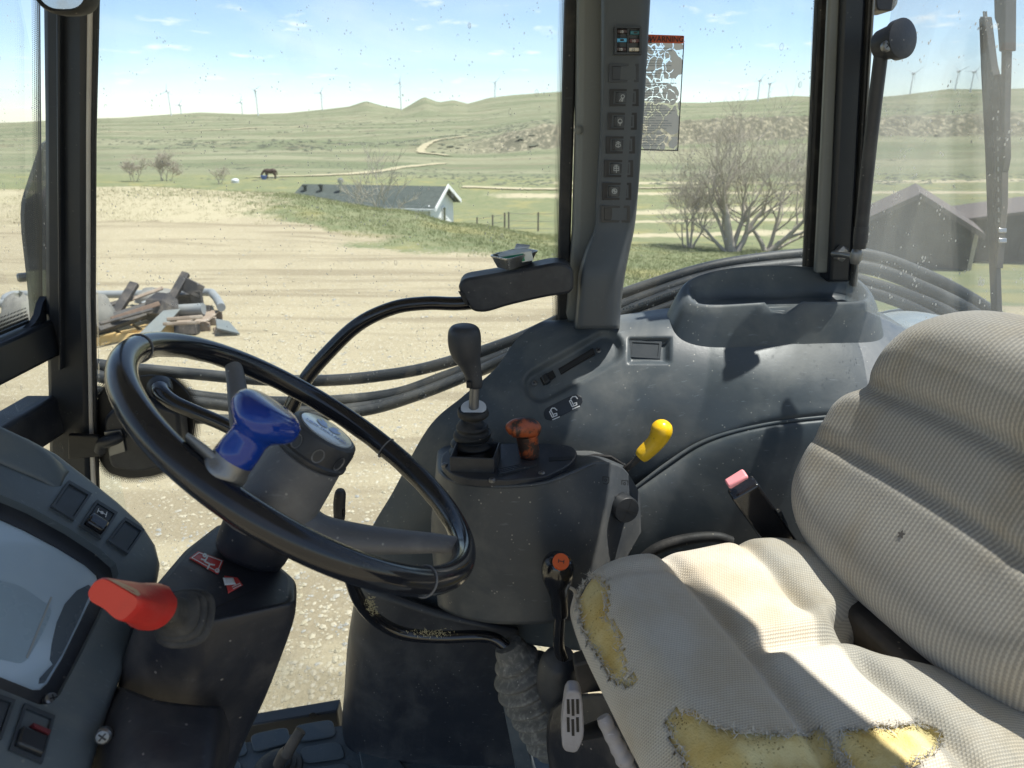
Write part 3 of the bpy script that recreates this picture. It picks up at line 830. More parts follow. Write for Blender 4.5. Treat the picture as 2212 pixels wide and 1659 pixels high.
# ------------------------------------------------------------------ sheds seen through the rear window
worn('shed_wall', (.060, .055, .052), (.17, .155, .14), .9, .4, .4, 0, 2)
worn('shed_roof', (.125, .102, .096), (.22, .19, .175), .85, .4, .4, 0, 2)
worn('trim_wood', (.50, .44, .34), (.3, .25, .2), .8, .3)
def shed(name, label, cu, y, halfw, eave, ridge, depth, rot, mat_w, mat_r, boards, trim, zb=None):
    b = land(cu, y); b = (b[0], b[1], b[2] if zb is None else zb)
    e = thing(name, label, 'shed', b, None, rot)
    L = depth
    def lq(n, Q, m, **kw): 
        V, F = [], []
        for q in Q:
            k = len(V); V += [Vector(p) for p in q]; F.append(tuple(range(k, k + len(q))))
        return obj(n, V, F, m, e, smooth=0, local=True, **kw)
    def top(x): return eave + (ridge - eave) * (1 - abs(x) / halfw)
    n = boards; xs = np.linspace(-halfw, halfw, n + 1)
    for i in range(n):                            # upright boards of the gable
        a, c = xs[i] + .008, xs[i + 1] - .008
        yy = rnd.uniform(-.012, .012)
        tp = [(a, top(a)), (c, top(c))]
        if a < 0 < c: tp = [(a, top(a)), (0, ridge), (c, top(c))]
        front = [(a, yy, -.3), (c, yy, -.3)] + [(x, yy, z) for x, z in reversed(tp)]
        lq('board', [front], mat_w, solid=.03)
    lq('wall', [[(-halfw, .06, -.3), (halfw, .06, -.3), (halfw, .06, eave), (0, .06, ridge), (-halfw, .06, eave)], [(-halfw, 0.02, -.3), (-halfw, L, -.3), (-halfw, L, eave), (-halfw, 0.02, eave)], [(halfw, 0.02, -.3), (halfw, L, -.3), (halfw, L, eave), (halfw, 0.02, eave)]], mat_w)
    ov = .22; sl = (ridge - eave) / halfw
    for s in (-1, 1):
        xo = s * (halfw + ov); zo = eave - ov * sl
        V = [(0, -.35, ridge + .05), (xo, -.35, zo + .05), (xo, L + .3, zo + .05), (0, L + .3, ridge + .05)]
        lq('roof', [V if s > 0 else V[::-1]], mat_r, solid=.09)
        if trim: lq('bargeboard', [[(0, -.37, ridge + .06), (xo, -.37, zo + .06), (xo, -.37, zo - .10), (0, -.37, ridge - .10)]], mat_r, solid=.03)
    if trim:
        lq('corner_board', [[(halfw - .02, -.035, -.3), (halfw + .09, -.035, -.3), (halfw + .09, -.035, eave - .1), (halfw - .02, -.035, eave - .1)]], M['trim_wood'], solid=.03)
    return e
shed('shed', 'dark gabled wooden shed with faded red roof behind rear glass', 1983, 22, 1.62, 1.62, 2.58, 4.0, -.46, M['shed_wall'], M['shed_roof'], 16, True, -2.05)
shed('shed', 'low dark shed with brown roof at the right picture edge', 2290, 23, 3.0, 1.45, 2.05, 4.0, -.45, M['shed_wall'], M['shed_roof'], 22, False, -2.0)

# ------------------------------------------------------------------ wind turbines along the ridge
def turbine(u, y, vtop, rot, label, rr=30, blades=3):
    b = land(u, y, -2)
    ztop = CAM.z - y * math.tan(PITCH + math.atan((vtop - 829.5) / FOC))
    e = thing('wind_turbine', label, 'wind turbine', b, 'wind turbines along the skyline')
    h = ztop - b[2]; T = M['turbine_white']
    V, F = sweep([(0, 0, 0), (0, 0, h * .5), (0, 0, h)], [1.0, .8, .65], 8); obj('tower', V, F, T, e, smooth=60, local=True)
    V, F = sweep([(0, -4, h + .6), (0, 3, h + .6)], [1.7, 1.7], 6); obj('nacelle', V, F, T, e, smooth=60, local=True)
    for k in range(blades):
        a = rot + k * 2 * math.pi / 3
        d = Vector((math.sin(a), 0, math.cos(a)))
        V, F = sweep([Vector((0, -4.2, h + .6)) + d * s for s in (0, rr * .2, rr * .6, rr)], [.35, .5, .35, .15], 5, squash=.5); obj('blade', V, F, T, e, smooth=60, local=True)
for u, vt, y, rot, lb in (
    (400, 198, 1240, .1, 'wind turbine farthest left, taller of the left pair'), (421, 228, 1290, .6, 'short wind turbine beside the leftmost tall one'),
    (548, 222, 1290, .3, 'short wind turbine left of the tall one near the middle left'), (580, 196, 1200, 1.0, 'tall wind turbine above the grazing horse'),
    (714, 202, 1270, .5, 'wind turbine left of the two rocky knolls'), (877, 180, 1250, .2, 'wind turbine between the two rocky knolls'),
    (1071, 180, 1270, .8, 'wind turbine nearest the middle pillar on its left'),
    (1612, 175, 1200, .4, 'left one of the two tall turbines in the quarter window'), (1633, 182, 1250, 1.1, 'right one of the two tall turbines in the quarter window'),
    (1726, 176, 1290, .0, 'wind turbine beside the rear pillar in the quarter window'),
    (1923, 160, 1290, .9, 'leftmost wind turbine behind the rear glass'), (2014, 155, 1270, 1.05, 'wind turbine with raised blades behind the rear glass, second from left'),
    (2046, 156, 1180, .55, 'nearest and tallest wind turbine behind the rear glass'), (2090, 155, 1290, 1.1, 'wind turbine just left of the wiper blade')):
    turbine(u, y, vt, rot, lb, 11 if u < 1900 else 17)

# ------------------------------------------------------------------ horse at a blue tub
def horse():
    e = thing('horse', 'dark brown horse grazing head down on the pasture', 'horse', land(592, 112))
    J = [(0, 0, 1.28), (-.55, 0, 1.30), (.55, 0, 1.33), (-.95, 0, 1.15), (-1.25, 0, .75), (-1.42, 0, .38),
         (-.5, .16, .95), (-.52, .16, .5), (-.5, .16, .04), (-.5, -.16, .95), (-.6, -.16, .5), (-.62, -.16, .04),
         (.62, .17, .95), (.74, .17, .52), (.66, .17, .04), (.6, -.17, .95), (.7, -.17, .52), (.6, -.17, .04), (.78, 0, 1.25), (.92, 0, .7), (-1.5, 0, .2)]
    R = [.46, .44, .46, .28, .2, .17, .22, .12, .10, .22, .12, .10, .27, .13, .10, .27, .13, .10, .12, .08, .12]
    E_ = [(0, 1), (0, 2), (1, 3), (3, 4), (4, 5), (5, 20), (1, 6), (6, 7), (7, 8), (1, 9), (9, 10), (10, 11), (2, 12), (12, 13), (13, 14), (2, 15), (15, 16), (16, 17), (2, 18), (18, 19)]
    V, F = [], []
    def add(path, rad, n=12, ns=10):
        q = catmull([list(p) + [r] for p, r in zip(path, rad)], n)
        v, f = sweep(q[:, :3], q[:, 3], ns); k = len(V); V.extend(v); F.extend([tuple(a + k for a in g) for g in f])
    add([(-.80, 0, 1.22), (-.55, 0, 1.18), (0, 0, 1.12), (.5, 0, 1.20), (.80, 0, 1.15)], [.16, .34, .36, .37, .18])
    add([(-.62, 0, 1.28), (-1.0, 0, 1.08), (-1.28, 0, .72), (-1.36, 0, .58)], [.26, .19, .14, .12])
    add([(-1.28, 0, .70), (-1.36, 0, .45), (-1.44, 0, .22), (-1.46, 0, .16)], [.12, .13, .08, .06])
    for x, y, b_ in ((-.52, .15, 0), (-.60, -.15, 0), (.62, .17, .12), (.52, -.17, .12)):
        add([(x, y, 1.0), (x + b_ * .3, y, .72), (x + b_, y, .5), (x + b_ * .3, y, .18), (x + b_ * .2 - .04, y, .02)], [.20, .15, .085, .06, .075])
    add([(.82, 0, 1.28), (.95, 0, 1.0), (.98, 0, .55)], [.07, .09, .05])
    plain('horse_coat', (.055, .028, .020), .6)
    o = obj('body', V, F, M['horse_coat'], e, smooth=180, local=True)
    m = o.modifiers.new('remesh', 'REMESH'); m.mode = 'VOXEL'; m.voxel_size = .045; m.use_smooth_shade = True
    e.rotation_euler.z = .12
horse()
plain('tub_blue', (.06, .13, .38), .5); plain('white_plastic', (.7, .72, .74), .5)
b = land(577, 110.5)
tag(lathe('feed_tub', [(.34, 0), (.45, .5), (.5, .52), (.5, .56), (.43, .55), (.33, .08)], b, (0, 0, 1), M['tub_blue'], None, 20), 'small blue feed tub under the horse head', 'tub')
b = land(515, 100)
tag(lathe('water_tank', [(.45, -.1), (.5, .1), (.5, .35), (.38, .5), (.12, .55)], b, (0, 0, 1), M['white_plastic'], None, 20), 'small white tank in the pasture left of the horse', 'tank')

# ------------------------------------------------------------------ fence posts
def fence(label, pts, y_wire, group):
    e = thing('fence', label, 'fence', land(*pts[0]))
    tops = []
    for u, y in pts:
        b = Vector(land(u, y)); h = 1.05 + rnd.uniform(-.1, .1)
        tube('post', [b - Vector((0, 0, .2)), b + Vector((0, 0, h))], .045, M['post_wood'], e, 6); tops.append(b + Vector((0, 0, h)))
    for k in (.1, .5, .9):
        tube('wire', [p - Vector((0, 0, k)) for p in tops], .012, M['metal_grey'], e, 3)
fence('dark post and wire fence right of the white gable', [(1030, 43), (1064, 42), (1090, 41), (1099, 41), (1163, 40), (1240, 39)], 0, None)
fence('sagging wire fence with thin posts behind the mound, far left', [(-60, 62), (5, 62), (28, 63), (36, 62.5), (215, 64), (232, 64), (330, 66), (420, 67)], 0, None)

# ------------------------------------------------------------------ scrap heap in the yard
worn('galvanised', (.23, .245, .25), (.36, .34, .30), .55, .3, .2, .2, 5)
worn('black_steel', (.036, .034, .034), (.24, .20, .16), .65, .5, .3, .8, 6)
worn('rusty_steel', (.13, .085, .06), (.30, .22, .16), .8, .6, .4, .3, 9)
worn('lumber', (.52, .36, .15), (.60, .48, .28), .8, .5, .4, .1, 8)
worn('old_wood', (.26, .20, .15), (.55, .5, .42), .85, .6, .4, .2, 8)
worn('sheet_metal', (.13, .150, .152), (.28, .26, .22), .7, .4, .2, .2, 6)
worn('canvas', (.19, .185, .165), (.34, .32, .28), .8, .4, .3, .2, 6)
SG = 'scrap heap in the yard'
def G(u, v, z=0.0): return PZ(u, v, z)
def GP(u, v, y): return P(u, v, y)
def zt(o, label, cat): return tag(o, label, cat, SG)
zt(tube('bent_pipe', [GP(-40, 655, 9.3), GP(12, 655, 9.3), GP(12, 645, 9.5), GP(28, 637, 9.7), GP(60, 636, 9.8), GP(205, 636, 9.9), GP(300, 635, 10), GP(440, 631, 10), GP(462, 638, 9.7), GP(474, 655, 9.3), GP(478, 664, 9.05)], .055, M['galvanised'], None, 12, 70), 'long grey galvanised pipe frame with rounded ends lying behind the scrap', 'pipe')
zt(tube('pipe', [GP(372, 671, 8.9), GP(440, 667, 8.9)], .075, M['galvanised'], None, 14), 'short thick grey pipe under the black bracket', 'pipe')
zt(tube('pipe', [GP(307, 661, 8.7), GP(350, 644, 9.0)], .05, M['galvanised'], None, 12), 'bent grey pipe end pointing up in the middle of the heap', 'pipe')
def bar(label, a, b, hw, hh, mat='black_steel', name='steel_bar', cat='steel bar', bev=.01):
    a, b = Vector(a), Vector(b); d = (b - a); L = d.length; d.normalize()
    s = d.cross(Vector((0, -1, .35))).normalized(); n = d.cross(s)
    return zt(box_pts(name, (a + b) / 2, d * L / 2, s * hw, n * hh, M[mat], None, bev), label, cat)
bar('black steel bar sticking up steeply on the left of the heap', GP(246, 684, 8.5), GP(291, 612, 8.9), .055, .035)
bar('black steel bar sticking up highest on the right of the heap', GP(360, 665, 8.8), GP(402, 590, 9.2), .05, .035)
bar('long dark beam lying across the front of the heap', GP(205, 708, 8.0), GP(372, 652, 8.9), .085, .06, name='steel_beam', cat='beam')
bar('dark plate slanting down from the highest bar', GP(395, 612, 9.1), GP(436, 632, 9.1), .09, .02, name='steel_plate', cat='plate')
br = thing('steel_bracket', 'black boxy steel bracket with a bent foot at the right of the heap', 'bracket', GP(400, 680, 8.9), SG)
box_pts('web', GP(398, 650, 9.2), (.22, 0, 0), (0, .02, 0), (0, 0, .10), M['black_steel'], br, .008)
box_pts('flange', GP(398, 636, 9.2), (.235, 0, 0), (0, .07, 0), (0, 0, .015), M['black_steel'], br, .006)
box_pts('foot', GP(428, 660, 9.1), (.07, 0, 0), (0, .03, 0), (0, 0, .20), M['black_steel'], br, .008)
zt(obj('steel_box', *(lambda c: (c[0], c[1]))(sweep([GP(345, 690, 8.6), GP(352, 665, 8.7), GP(362, 645, 8.8)], [.20, .22, .15], 6)), M['black_steel'], None, smooth=20), 'lumpy dark machine casting in the middle of the heap', 'casting')
# canvas bundles
def lump(label, u, v, y, rx, ry, rz_, mat, name, cat, seed):
    rng = random.Random(seed); c = GP(u, v, y); V = []
    nr, nc = 9, 16
    for i in range(nr):
        ph = math.pi / 2 * i / (nr - 1)
        for k in range(nc):
            th = 2 * math.pi * k / nc
            w = 1 + .22 * (mnoise.noise(Vector((math.cos(th) * 1.6 + seed, math.sin(th) * 1.6, ph * 2))))
            V.append(c + Vector((rx * math.cos(ph) * math.cos(th) * w, ry * math.cos(ph) * math.sin(th) * w, rz_ * math.sin(ph) * w - .02)))
    return zt(obj(name, V, grid_faces(nr, nc, True), mat, None, smooth=50), label, cat)
lump('grey canvas heap behind the two upright bars', 335, 645, 9.6, .30, .25, .16, M['canvas'], 'canvas_bundle', 'canvas', 3)
lump('pale grey folded cover at the left behind the front pillar', 60, 710, 8.0, .30, .25, .42, M['canvas'], 'canvas_bundle', 'canvas', 5)
lump('pale stone coloured block right of the front pillar', 218, 690, 8.2, .16, .2, .33, M['canvas'], 'canvas_bundle', 'canvas', 8)
def pallet(name, label, c, rz, L, W, mat, n):
    e = thing(name, label, 'pallet', c, SG, rz)
    for s in (-1, 0, 1):
        box_pts('runner', (0, s * W * .45, .055), (L / 2, 0, 0), (0, .022, 0), (0, 0, .05), mat, e, .004, local=True)
    for i in range(n):
        x = -L / 2 + L * (i + .5) / n
        box_pts('deck_board', (x, rnd.uniform(-.01, .01), .118), (L / n * .38, 0, 0), (0, W / 2, 0), (0, 0, .011), mat, e, .003, local=True)
    return e
pallet('wood_pallet', 'new yellow wooden pallet at the front left of the heap', G(262, 722), .75, 1.15, .8, M['lumber'], 5)
pallet('wood_pallet', 'old pale wooden pallet at the front right of the heap', G(395, 704), .1, .85, .6, M['old_wood'], 4)
def sheet(label, uvs, z, mat, lift):
    p = [PZ(u, v, z + h) for u, v, h in uvs]
    return zt(slab_pts('metal_sheet', p, .012, .012, mat, None, .003), label, 'metal sheet')
sheet('bluish metal sheet leaning across the middle of the heap', [(300, 722, .16), (352, 672, .32), (390, 668, .32), (345, 720, .12)], 0, M['sheet_metal'], 0)
sheet('small blue grey metal scrap lying apart on the right', [(466, 690, .14), (494, 695, .10), (518, 722, .02), (468, 710, .10)], 0, M['sheet_metal'], 0)
bar('broken pale board under the small metal scrap', GP(462, 716, 8.5), GP(490, 712, 8.6), .05, .03, 'old_wood', 'board', 'board')
bar('thick yellow plank lying along the pallet edge', GP(203, 735, 8.12), GP(315, 728, 8.25), .05, .07, 'lumber', 'plank', 'plank')
bar('dark hollow box beam below the old pallet', GP(380, 712, 8.5), GP(428, 711, 8.5), .07, .06, 'black_steel', 'box_beam', 'beam')

bar('thin black rod crossing the heap low in front', GP(215, 700, 7.9), GP(330, 668, 8.4), .018, .018)
bar('thin dark angle iron leaning on the left upright bar', GP(222, 662, 8.6), GP(300, 640, 9.0), .028, .012)
bar('thin rusty bar between the two upright bars', GP(262, 655, 8.7), GP(352, 622, 9.1), .022, .015, 'old_wood', 'rod', 'rod')
bar('grey flat strip lying on top of the long beam', GP(240, 690, 8.1), GP(345, 655, 8.5), .030, .008, 'rusty_steel', 'metal_strip', 'metal strip')
bar('short dark stub standing at the far right of the heap', GP(446, 690, 9.1), GP(452, 660, 9.2), .03, .03)
bar('narrow weathered lath across the old pallet', GP(360, 690, 8.1), GP(438, 684, 8.2), .022, .012, 'old_wood', 'lath', 'lath')
bar('second narrow lath lying crooked on the old pallet', GP(352, 700, 8.0), GP(432, 696, 8.0), .02, .012, 'old_wood', 'lath', 'lath')
def scrub(n, y0, y1, u0, u1, r0, r1, seed, label, mat):
    rng = np.random.default_rng(seed)
    y = y0 * (y1 / y0) ** rng.random(n * 5); u = rng.uniform(u0, u1, n * 5); x = (u - 1106) / FOC * .975 * y
    k = fbm(x / 70, y / 45, 77) + fbm(x / 14, y / 14, 31) * .6 > .06
    x, y = x[k][:n], y[k][:n]; m = len(x); z = ground_z(x, y)
    base = np.array([(0, 0, 1), (.95, 0, .35), (.3, .9, .3), (-.78, .56, .35), (-.78, -.56, .3), (.3, -.9, .35)], float)
    F0 = np.array([(0, 1, 2), (0, 2, 3), (0, 3, 4), (0, 4, 5), (0, 5, 1), (1, 5, 2), (2, 5, 3), (3, 5, 4)])
    r = rng.uniform(r0, r1, m)
    V = base[None] * (1 + rng.uniform(-.3, .3, (m, 6, 1))) * np.stack([r * rng.uniform(.8, 2.2, m), r, r * .55], -1)[:, None] + np.stack([x, y, z - .15], -1)[:, None]
    o = obj('sagebrush', V.reshape(-1, 3), (F0[None] + (np.arange(m) * 6)[:, None, None]).reshape(-1, 3), mat, smooth=0)
    return tag(o, label, 'scrub', kind='stuff')
plain('sage', (.115, .125, .085), .95, scale=.3, var=.5)
scrub(2600, 105, 330, -300, 2500, .25, .6, 91, 'low dull sagebrush dotted over the lower pasture', M['sage'])
scrub(3200, 330, 1150, -300, 2500, .5, 1.4, 92, 'distant sagebrush patches over the hillsides', M['sage'])

# ================================================================== the tractor cab
UP = Vector((0, 0, 1))
cab = thing('tractor_cab', 'open tractor cab with black pillars, glass windows and grey floor', 'tractor cab', (0, .7, 1.05))
# pillars
ap = post('front_pillar', [(84, 188, -260, 1.42), (88, 187, 0, 1.42), (92, 186, 300, 1.42), (94, 186, 650, 1.42), (98, 190, 800, 1.42), (104, 195, 1050, 1.42), (110, 200, 1400, 1.42)], .03, M['pillar_black'], cab, .012)
post('trim_strip', [(189, 200, -260, 1.425), (187, 198, 0, 1.425), (182, 193, 300, 1.425), (180, 193, 650, 1.425), (188, 198, 900, 1.425), (196, 206, 1060, 1.425), (203, 213, 1400, 1.425)], .012, M['strip_grey'], ap, .003)
post('rubber_seal', [(201, 212, -260, 1.43), (199, 211, 0, 1.43), (194, 204, 300, 1.43), (194, 203, 650, 1.43), (199, 207, 900, 1.43), (207, 212, 1060, 1.43), (214, 219, 1400, 1.43)], .010, M['rubber'], ap, .003)
post('inner_rib', [(118, 128, -260, 1.405), (122, 128, 300, 1.405), (126, 132, 800, 1.405)], .02, M['pillar_black'], ap, .003)
# windscreen and its lower frame run towards the camera along the front of the cab
XF = P(95, 700, 1.42).x
def onx(x):
    return on_plane((x, 0, 0), (1, 0, 0))
fx_ = onx(XF)
Wf = [fx_(98, 690), fx_(98, 775)]
zt_, zb_ = Wf[0].z, Wf[1].z
V = [(XF, 1.43, zt_), (XF, 1.43, zb_), (XF, .2, zb_ - .01), (XF, .2, zt_ - .01)]
slab_pts('windscreen_frame', V, .02, .05, M['pillar_black'], cab, .008, toward=Vector((5, .8, 2)))
# rounded inner corner of the frame
def corner(name, uvs, x, th, mat, parent): return slab_pts(name, [onx(x)(u, v) for u, v in uvs], th, .01, mat, parent, 0.0, toward=Vector((5, .8, 2)))
corner('frame_corner', [(96, 640), (88, 655), (82, 680), (72, 697), (55, 712), (40, 722), (50, 745), (98, 740)], XF + .004, .004, M['pillar_black'], cab)
slab_pts('lower_frame', [(XF - .03, 1.43, zb_ - .09), (XF - .03, 1.43, zb_ - .18), (XF - .03, .2, zb_ - .165), (XF - .03, .2, zb_ - .10)], .02, .05, M['dark_plastic'], cab, .008, toward=Vector((5, .8, 2)))
def pane(name, pts, mat, parent, th=.005):
    return slab_pts(name, pts, 0, th, mat, parent, 0)
pane('windscreen', [(XF - .02, 1.60, zt_ - .03), (XF - .02, .1, zt_ - .03), (XF - .02, .1, 2.95), (XF - .02, 1.60, 2.95)], M['front_glass'], cab)
pane('lower_windscreen', [(XF - .02, 1.60, 1.1), (XF - .02, .1, 1.1), (XF - .02, .1, zb_ + .01), (XF - .02, 1.60, zb_ + .01)], M['front_glass'], cab)
def frit(parent, a, b, da, db, surf_n=None):    # dotted border from solid edge a-b, reaching out by da / db
    n = 24
    A, B, DA, DB = Vector(a), Vector(b), Vector(da), Vector(db)
    V, uv = [], []
    L = (B - A).length
    for i in range(n + 1):
        s = i / n; p = A.lerp(B, s); d = DA.lerp(DB, s)
        V += [p, p + d]; uv += [(s * L, 0), (s * L, 1)]
    F = [(2 * i, 2 * i + 1, 2 * i + 3, 2 * i + 2) for i in range(n)]
    return obj('dot_border', V, F, M['frit'], parent, smooth=0, uv=uv)
frit(cab, onx(XF - .008)(86, -150), onx(XF - .008)(92, 650), (0, -.030, 0), (0, -.030, 0))
frit(cab, (XF - .008, 1.39, zt_ + .002), (XF - .008, .3, zt_ - .008), (0, 0, .035), (0, 0, .035))

# big side window with dotted edge
side = thing('side_window', 'large dusty right side window between front and middle pillars', 'window', P(700, 1540, 1.46))
yg = 1.46
pane('pane', [P(190, -300, yg), P(1262, -300, yg), P(1222, 720, yg), P(1190, 1700, yg), P(230, 1700, yg)], M['side_glass'], side)
sl = [(1228, 1252, -300), (1222, 1248, 0), (1212, 1238, 350), (1205, 1228, 700), (1200, 1222, 800)]
post('edge_seal', [(a, b, v, 1.445) for a, b, v in sl], .03, M['rubber'], side, .004)
frit(side, P(1224, 0, 1.452), P(1206, 700, 1.452), (-.0145, 0, 0), (-.0145, 0, 0))
# quarter window
quarter = thing('quarter_window', 'narrow rear quarter window with warning decal', 'window', P(1560, 640, 1.46))
pane('pane', [P(1300, -300, yg), P(1800, -300, yg), P(1765, 600, yg), P(1330, 720, yg)], M['quarter_glass'], quarter)
post('edge_seal', [(1778, 1796, -300, 1.445), (1771, 1791, 0, 1.445), (1757, 1776, 300, 1.445), (1743, 1764, 590, 1.445)], .03, M['rubber'], quarter, .004)
frit(quarter, P(1772, 0, 1.452), P(1745, 575, 1.452), (-.0135, 0, 0), (-.0135, 0, 0))
# middle pillar
mp = post('middle_pillar', [(1252, 1330, -300, 1.40), (1249, 1320, 0, 1.40), (1246, 1310, 300, 1.40), (1240, 1300, 500, 1.40), (1225, 1290, 700, 1.40)], .07, M['pillar_grey'], cab, .012)
lathe('plug', [(.008, 0), (.008, .004), (.005, .006)], P(1249, 281, 1.40), (0, -1, 0), M['pillar_grey'], mp, 16)
# rear pillar
rp = post('rear_pillar', [(1796, 1820, -300, 1.40), (1791, 1816, 0, 1.40), (1777, 1803, 300, 1.40), (1762, 1793, 590, 1.40)], .015, M['pillar_grey'], cab, .004)
post('hinge_post', [(1827, 1880, -300, 1.385), (1821, 1872, 0, 1.385), (1808, 1856, 300, 1.385), (1792, 1838, 610, 1.385)], .06, M['pillar_black'], rp, .006)
post('gap_seal', [(1818, 1828, -300, 1.41), (1815, 1822, 0, 1.41), (1802, 1809, 300, 1.41), (1790, 1794, 610, 1.41)], .04, M['rubber'], rp, .003)
post('edge_strip', [(1885, 1891, -300, 1.38), (1877, 1884, 0, 1.38), (1860, 1866, 300, 1.38), (1842, 1848, 620, 1.38)], .02, M['rubber'], rp, .002)
post('edge_strip', [(1894, 1899, -300, 1.375), (1886, 1891, 0, 1.375), (1868, 1872, 300, 1.375), (1849, 1853, 620, 1.375)], .02, M['metal_grey'], rp, .002)
# rear window, hinged at the rear pillar and closing the back of the cab
XR = .80
RA, RB = Vector((.665, 1.395, 0)), Vector((.90, .05, 0))      # the rear glass stands slightly askew between the pillars
RN = Vector((RB.y - RA.y, -(RB.x - RA.x), 0)).normalized()    # pointing back into the cab
if RN.x > 0: RN = -RN
rear = thing('rear_window', 'dust covered rear window with water marks behind the seat', 'window', (XR, .7, 1.95))
pane('pane', [RA + UP * 2.075, RB + UP * 2.0, RB + UP * 2.85, RA + UP * 2.85], M['rear_glass'], rear)
# floor, roof, rear bulkhead
ZF = 1.05
floor_p = slab_pts('floor_plate', [(XF, -.05, ZF), (.82, -.05, ZF), (.82, 1.38, ZF), tuple(PZ(760, 1564, ZF)), tuple(PZ(735, 1568, ZF)), tuple(PZ(430, 1622, ZF)), (XF, .90, ZF)], 0, .05, M['floor_mat'], cab, 0, toward=Vector((0, .7, 5)))
roof_pts = [(-1.15, -.18, 2.86), (.90, -.18, 2.86), (.82, .5, 2.86), (.60, 1.0, 2.86), (.38, 1.52, 2.86), (-1.15, 1.52, 2.86)]
worn('headliner', (.34, .34, .32), (.3, .28, .25), .9, .2)
slab_pts('roof', roof_pts, 0, .14, M['headliner'], cab, .02, toward=Vector((0, .7, -5)))
slab_pts('rear_bulkhead', [(1.02, -.05, 1.05), (.98, 1.40, 1.05), (.98, 1.40, 1.9), (1.02, -.05, 1.9)], 0, .03, M['dark_plastic'], cab, .005, toward=Vector((-5, .7, 1.5)))
sill = slab('door_sill', [(505, 1560), (732, 1522), (740, 1568), (505, 1618)], on_y(1.40), .02, .02, M['pillar_black'], cab, .004)
slab('sill_hole', ell(676, 1546, 9, 7, 12), on_y(1.374), .001, .001, M['black'], cab)
# raised pads of the floor mat
def pad(uvs): return slab('mat_pad', rounded(uvs, .25, 4), on_z(ZF + .001), .005, 0, M['floor_mat'], floor_p, .002, toward=Vector((0, .7, 5)))
for q in ([(540, 1590), (622, 1572), (628, 1608), (548, 1628)], [(636, 1570), (718, 1556), (728, 1592), (644, 1606)], [(470, 1606), (530, 1598), (536, 1632), (470, 1644)], [(648, 1618), (735, 1604), (748, 1640), (656, 1652)],
          [(450, 1655), (520, 1645), (524, 1690), (450, 1700)], [(770, 1600), (860, 1640), (900, 1700), (790, 1700)], [(660, 1664), (756, 1650), (764, 1700), (668, 1712)]): pad(q)

# mirror at the top left
mir = thing('rear_view_mirror', 'black rimmed mirror hanging at the top left corner', 'mirror', P(130, -60, .95))
mc = P(128, -62, .95); msx, msz = pxm(128, -62, .95, 62), pxm(128, -62, .95, 80)
V = []; nr = 10
prof = [(1.0, -.022), (1.06, -.012), (1.06, .004), (1.0, .010), (.93, .006)]
for r, h in prof:
    for k in range(40):
        a = 2 * math.pi * k / 40
        ca, sa = math.copysign(abs(math.cos(a)) ** .7, math.cos(a)), math.copysign(abs(math.sin(a)) ** .7, math.sin(a))
        V.append(mc + Vector((msx * r * ca, -h, msz * r * sa)))
F = grid_faces(len(prof), 40, True); F.append(tuple(range(40)))
obj('rim', V, F, M['rubber'], mir, smooth=60)
V = [mc + Vector((msx * .94 * math.copysign(abs(math.cos(a)) ** .7, math.cos(a)), -.005, msz * .94 * math.copysign(abs(math.sin(a)) ** .7, math.sin(a)))) for a in np.linspace(0, 2 * math.pi, 40, endpoint=False)]
obj('mirror_glass', V, [tuple(range(39, -1, -1))], M['chrome'], mir, smooth=0)
tube('stalk', [mc + Vector((0, .02, .05)), mc + Vector((-.1, .2, .15)), P(110, -200, 1.40)], .008, M['rubber'], mir, 8, 12)

# dusty shroud beyond the windscreen
sh = [(78, 305), (66, 345), (54, 381), (43, 415), (38, 434), (36, 463), (38, 500), (41, 528), (46, 570), (50, 607), (54, 650), (57, 690), (60, 715), (110, 730), (110, 300)]
o = slab('engine_shroud', sh, on_y(1.85), .0, .10, M['hose'], None, .02)
tag(o, 'dusty dark shroud outside the windscreen beside the front pillar', 'shroud')
lathe('bolt', [(.012, -.03), (.012, .012), (.008, .016)], P(52, 599, 1.86), (-.8, -.6, 0), M['metal_grey'], o, 8)

# fuse box and switches on the middle pillar cover
cov = thing('switch_cover', 'dark grey moulded switch panel covering the middle pillar', 'switch panel', P(1300, 690, 1.34))
rows = [[(1300, -300, 1.40), (1303, -300, 1.345), (1330, -300, 1.333), (1412, -300, 1.333), (1419, -300, 1.40)],
        [(1298, 0, 1.40), (1301, 0, 1.345), (1328, 0, 1.333), (1398, 0, 1.333), (1404, 0, 1.40)],
        [(1296, 250, 1.40), (1299, 250, 1.345), (1310, 250, 1.333), (1383, 250, 1.333), (1389, 250, 1.40)],
        [(1287, 420, 1.40), (1290, 420, 1.345), (1300, 420, 1.333), (1371, 420, 1.333), (1377, 420, 1.40)],
        [(1283, 490, 1.40), (1287, 490, 1.345), (1295, 490, 1.332), (1364, 490, 1.333), (1370, 490, 1.40)],
        [(1262, 545, 1.40), (1266, 545, 1.34), (1280, 545, 1.322), (1352, 545, 1.325), (1359, 545, 1.40)],
        [(1250, 590, 1.40), (1254, 590, 1.335), (1268, 590, 1.312), (1343, 590, 1.318), (1350, 590, 1.40)],
        [(1246, 640, 1.40), (1250, 640, 1.335), (1262, 640, 1.310), (1336, 640, 1.316), (1344, 640, 1.40)],
        [(1240, 710, 1.40), (1244, 710, 1.335), (1256, 710, 1.310), (1330, 710, 1.316), (1338, 710, 1.40)]]
loft('cover_moulding', rows, M['switch_panel'], cov, nr=70, nc=24, thick=.004, smooth=50)
plain('icon_plate', (.045, .05, .055), .4)
sw = on_y(1.3315)
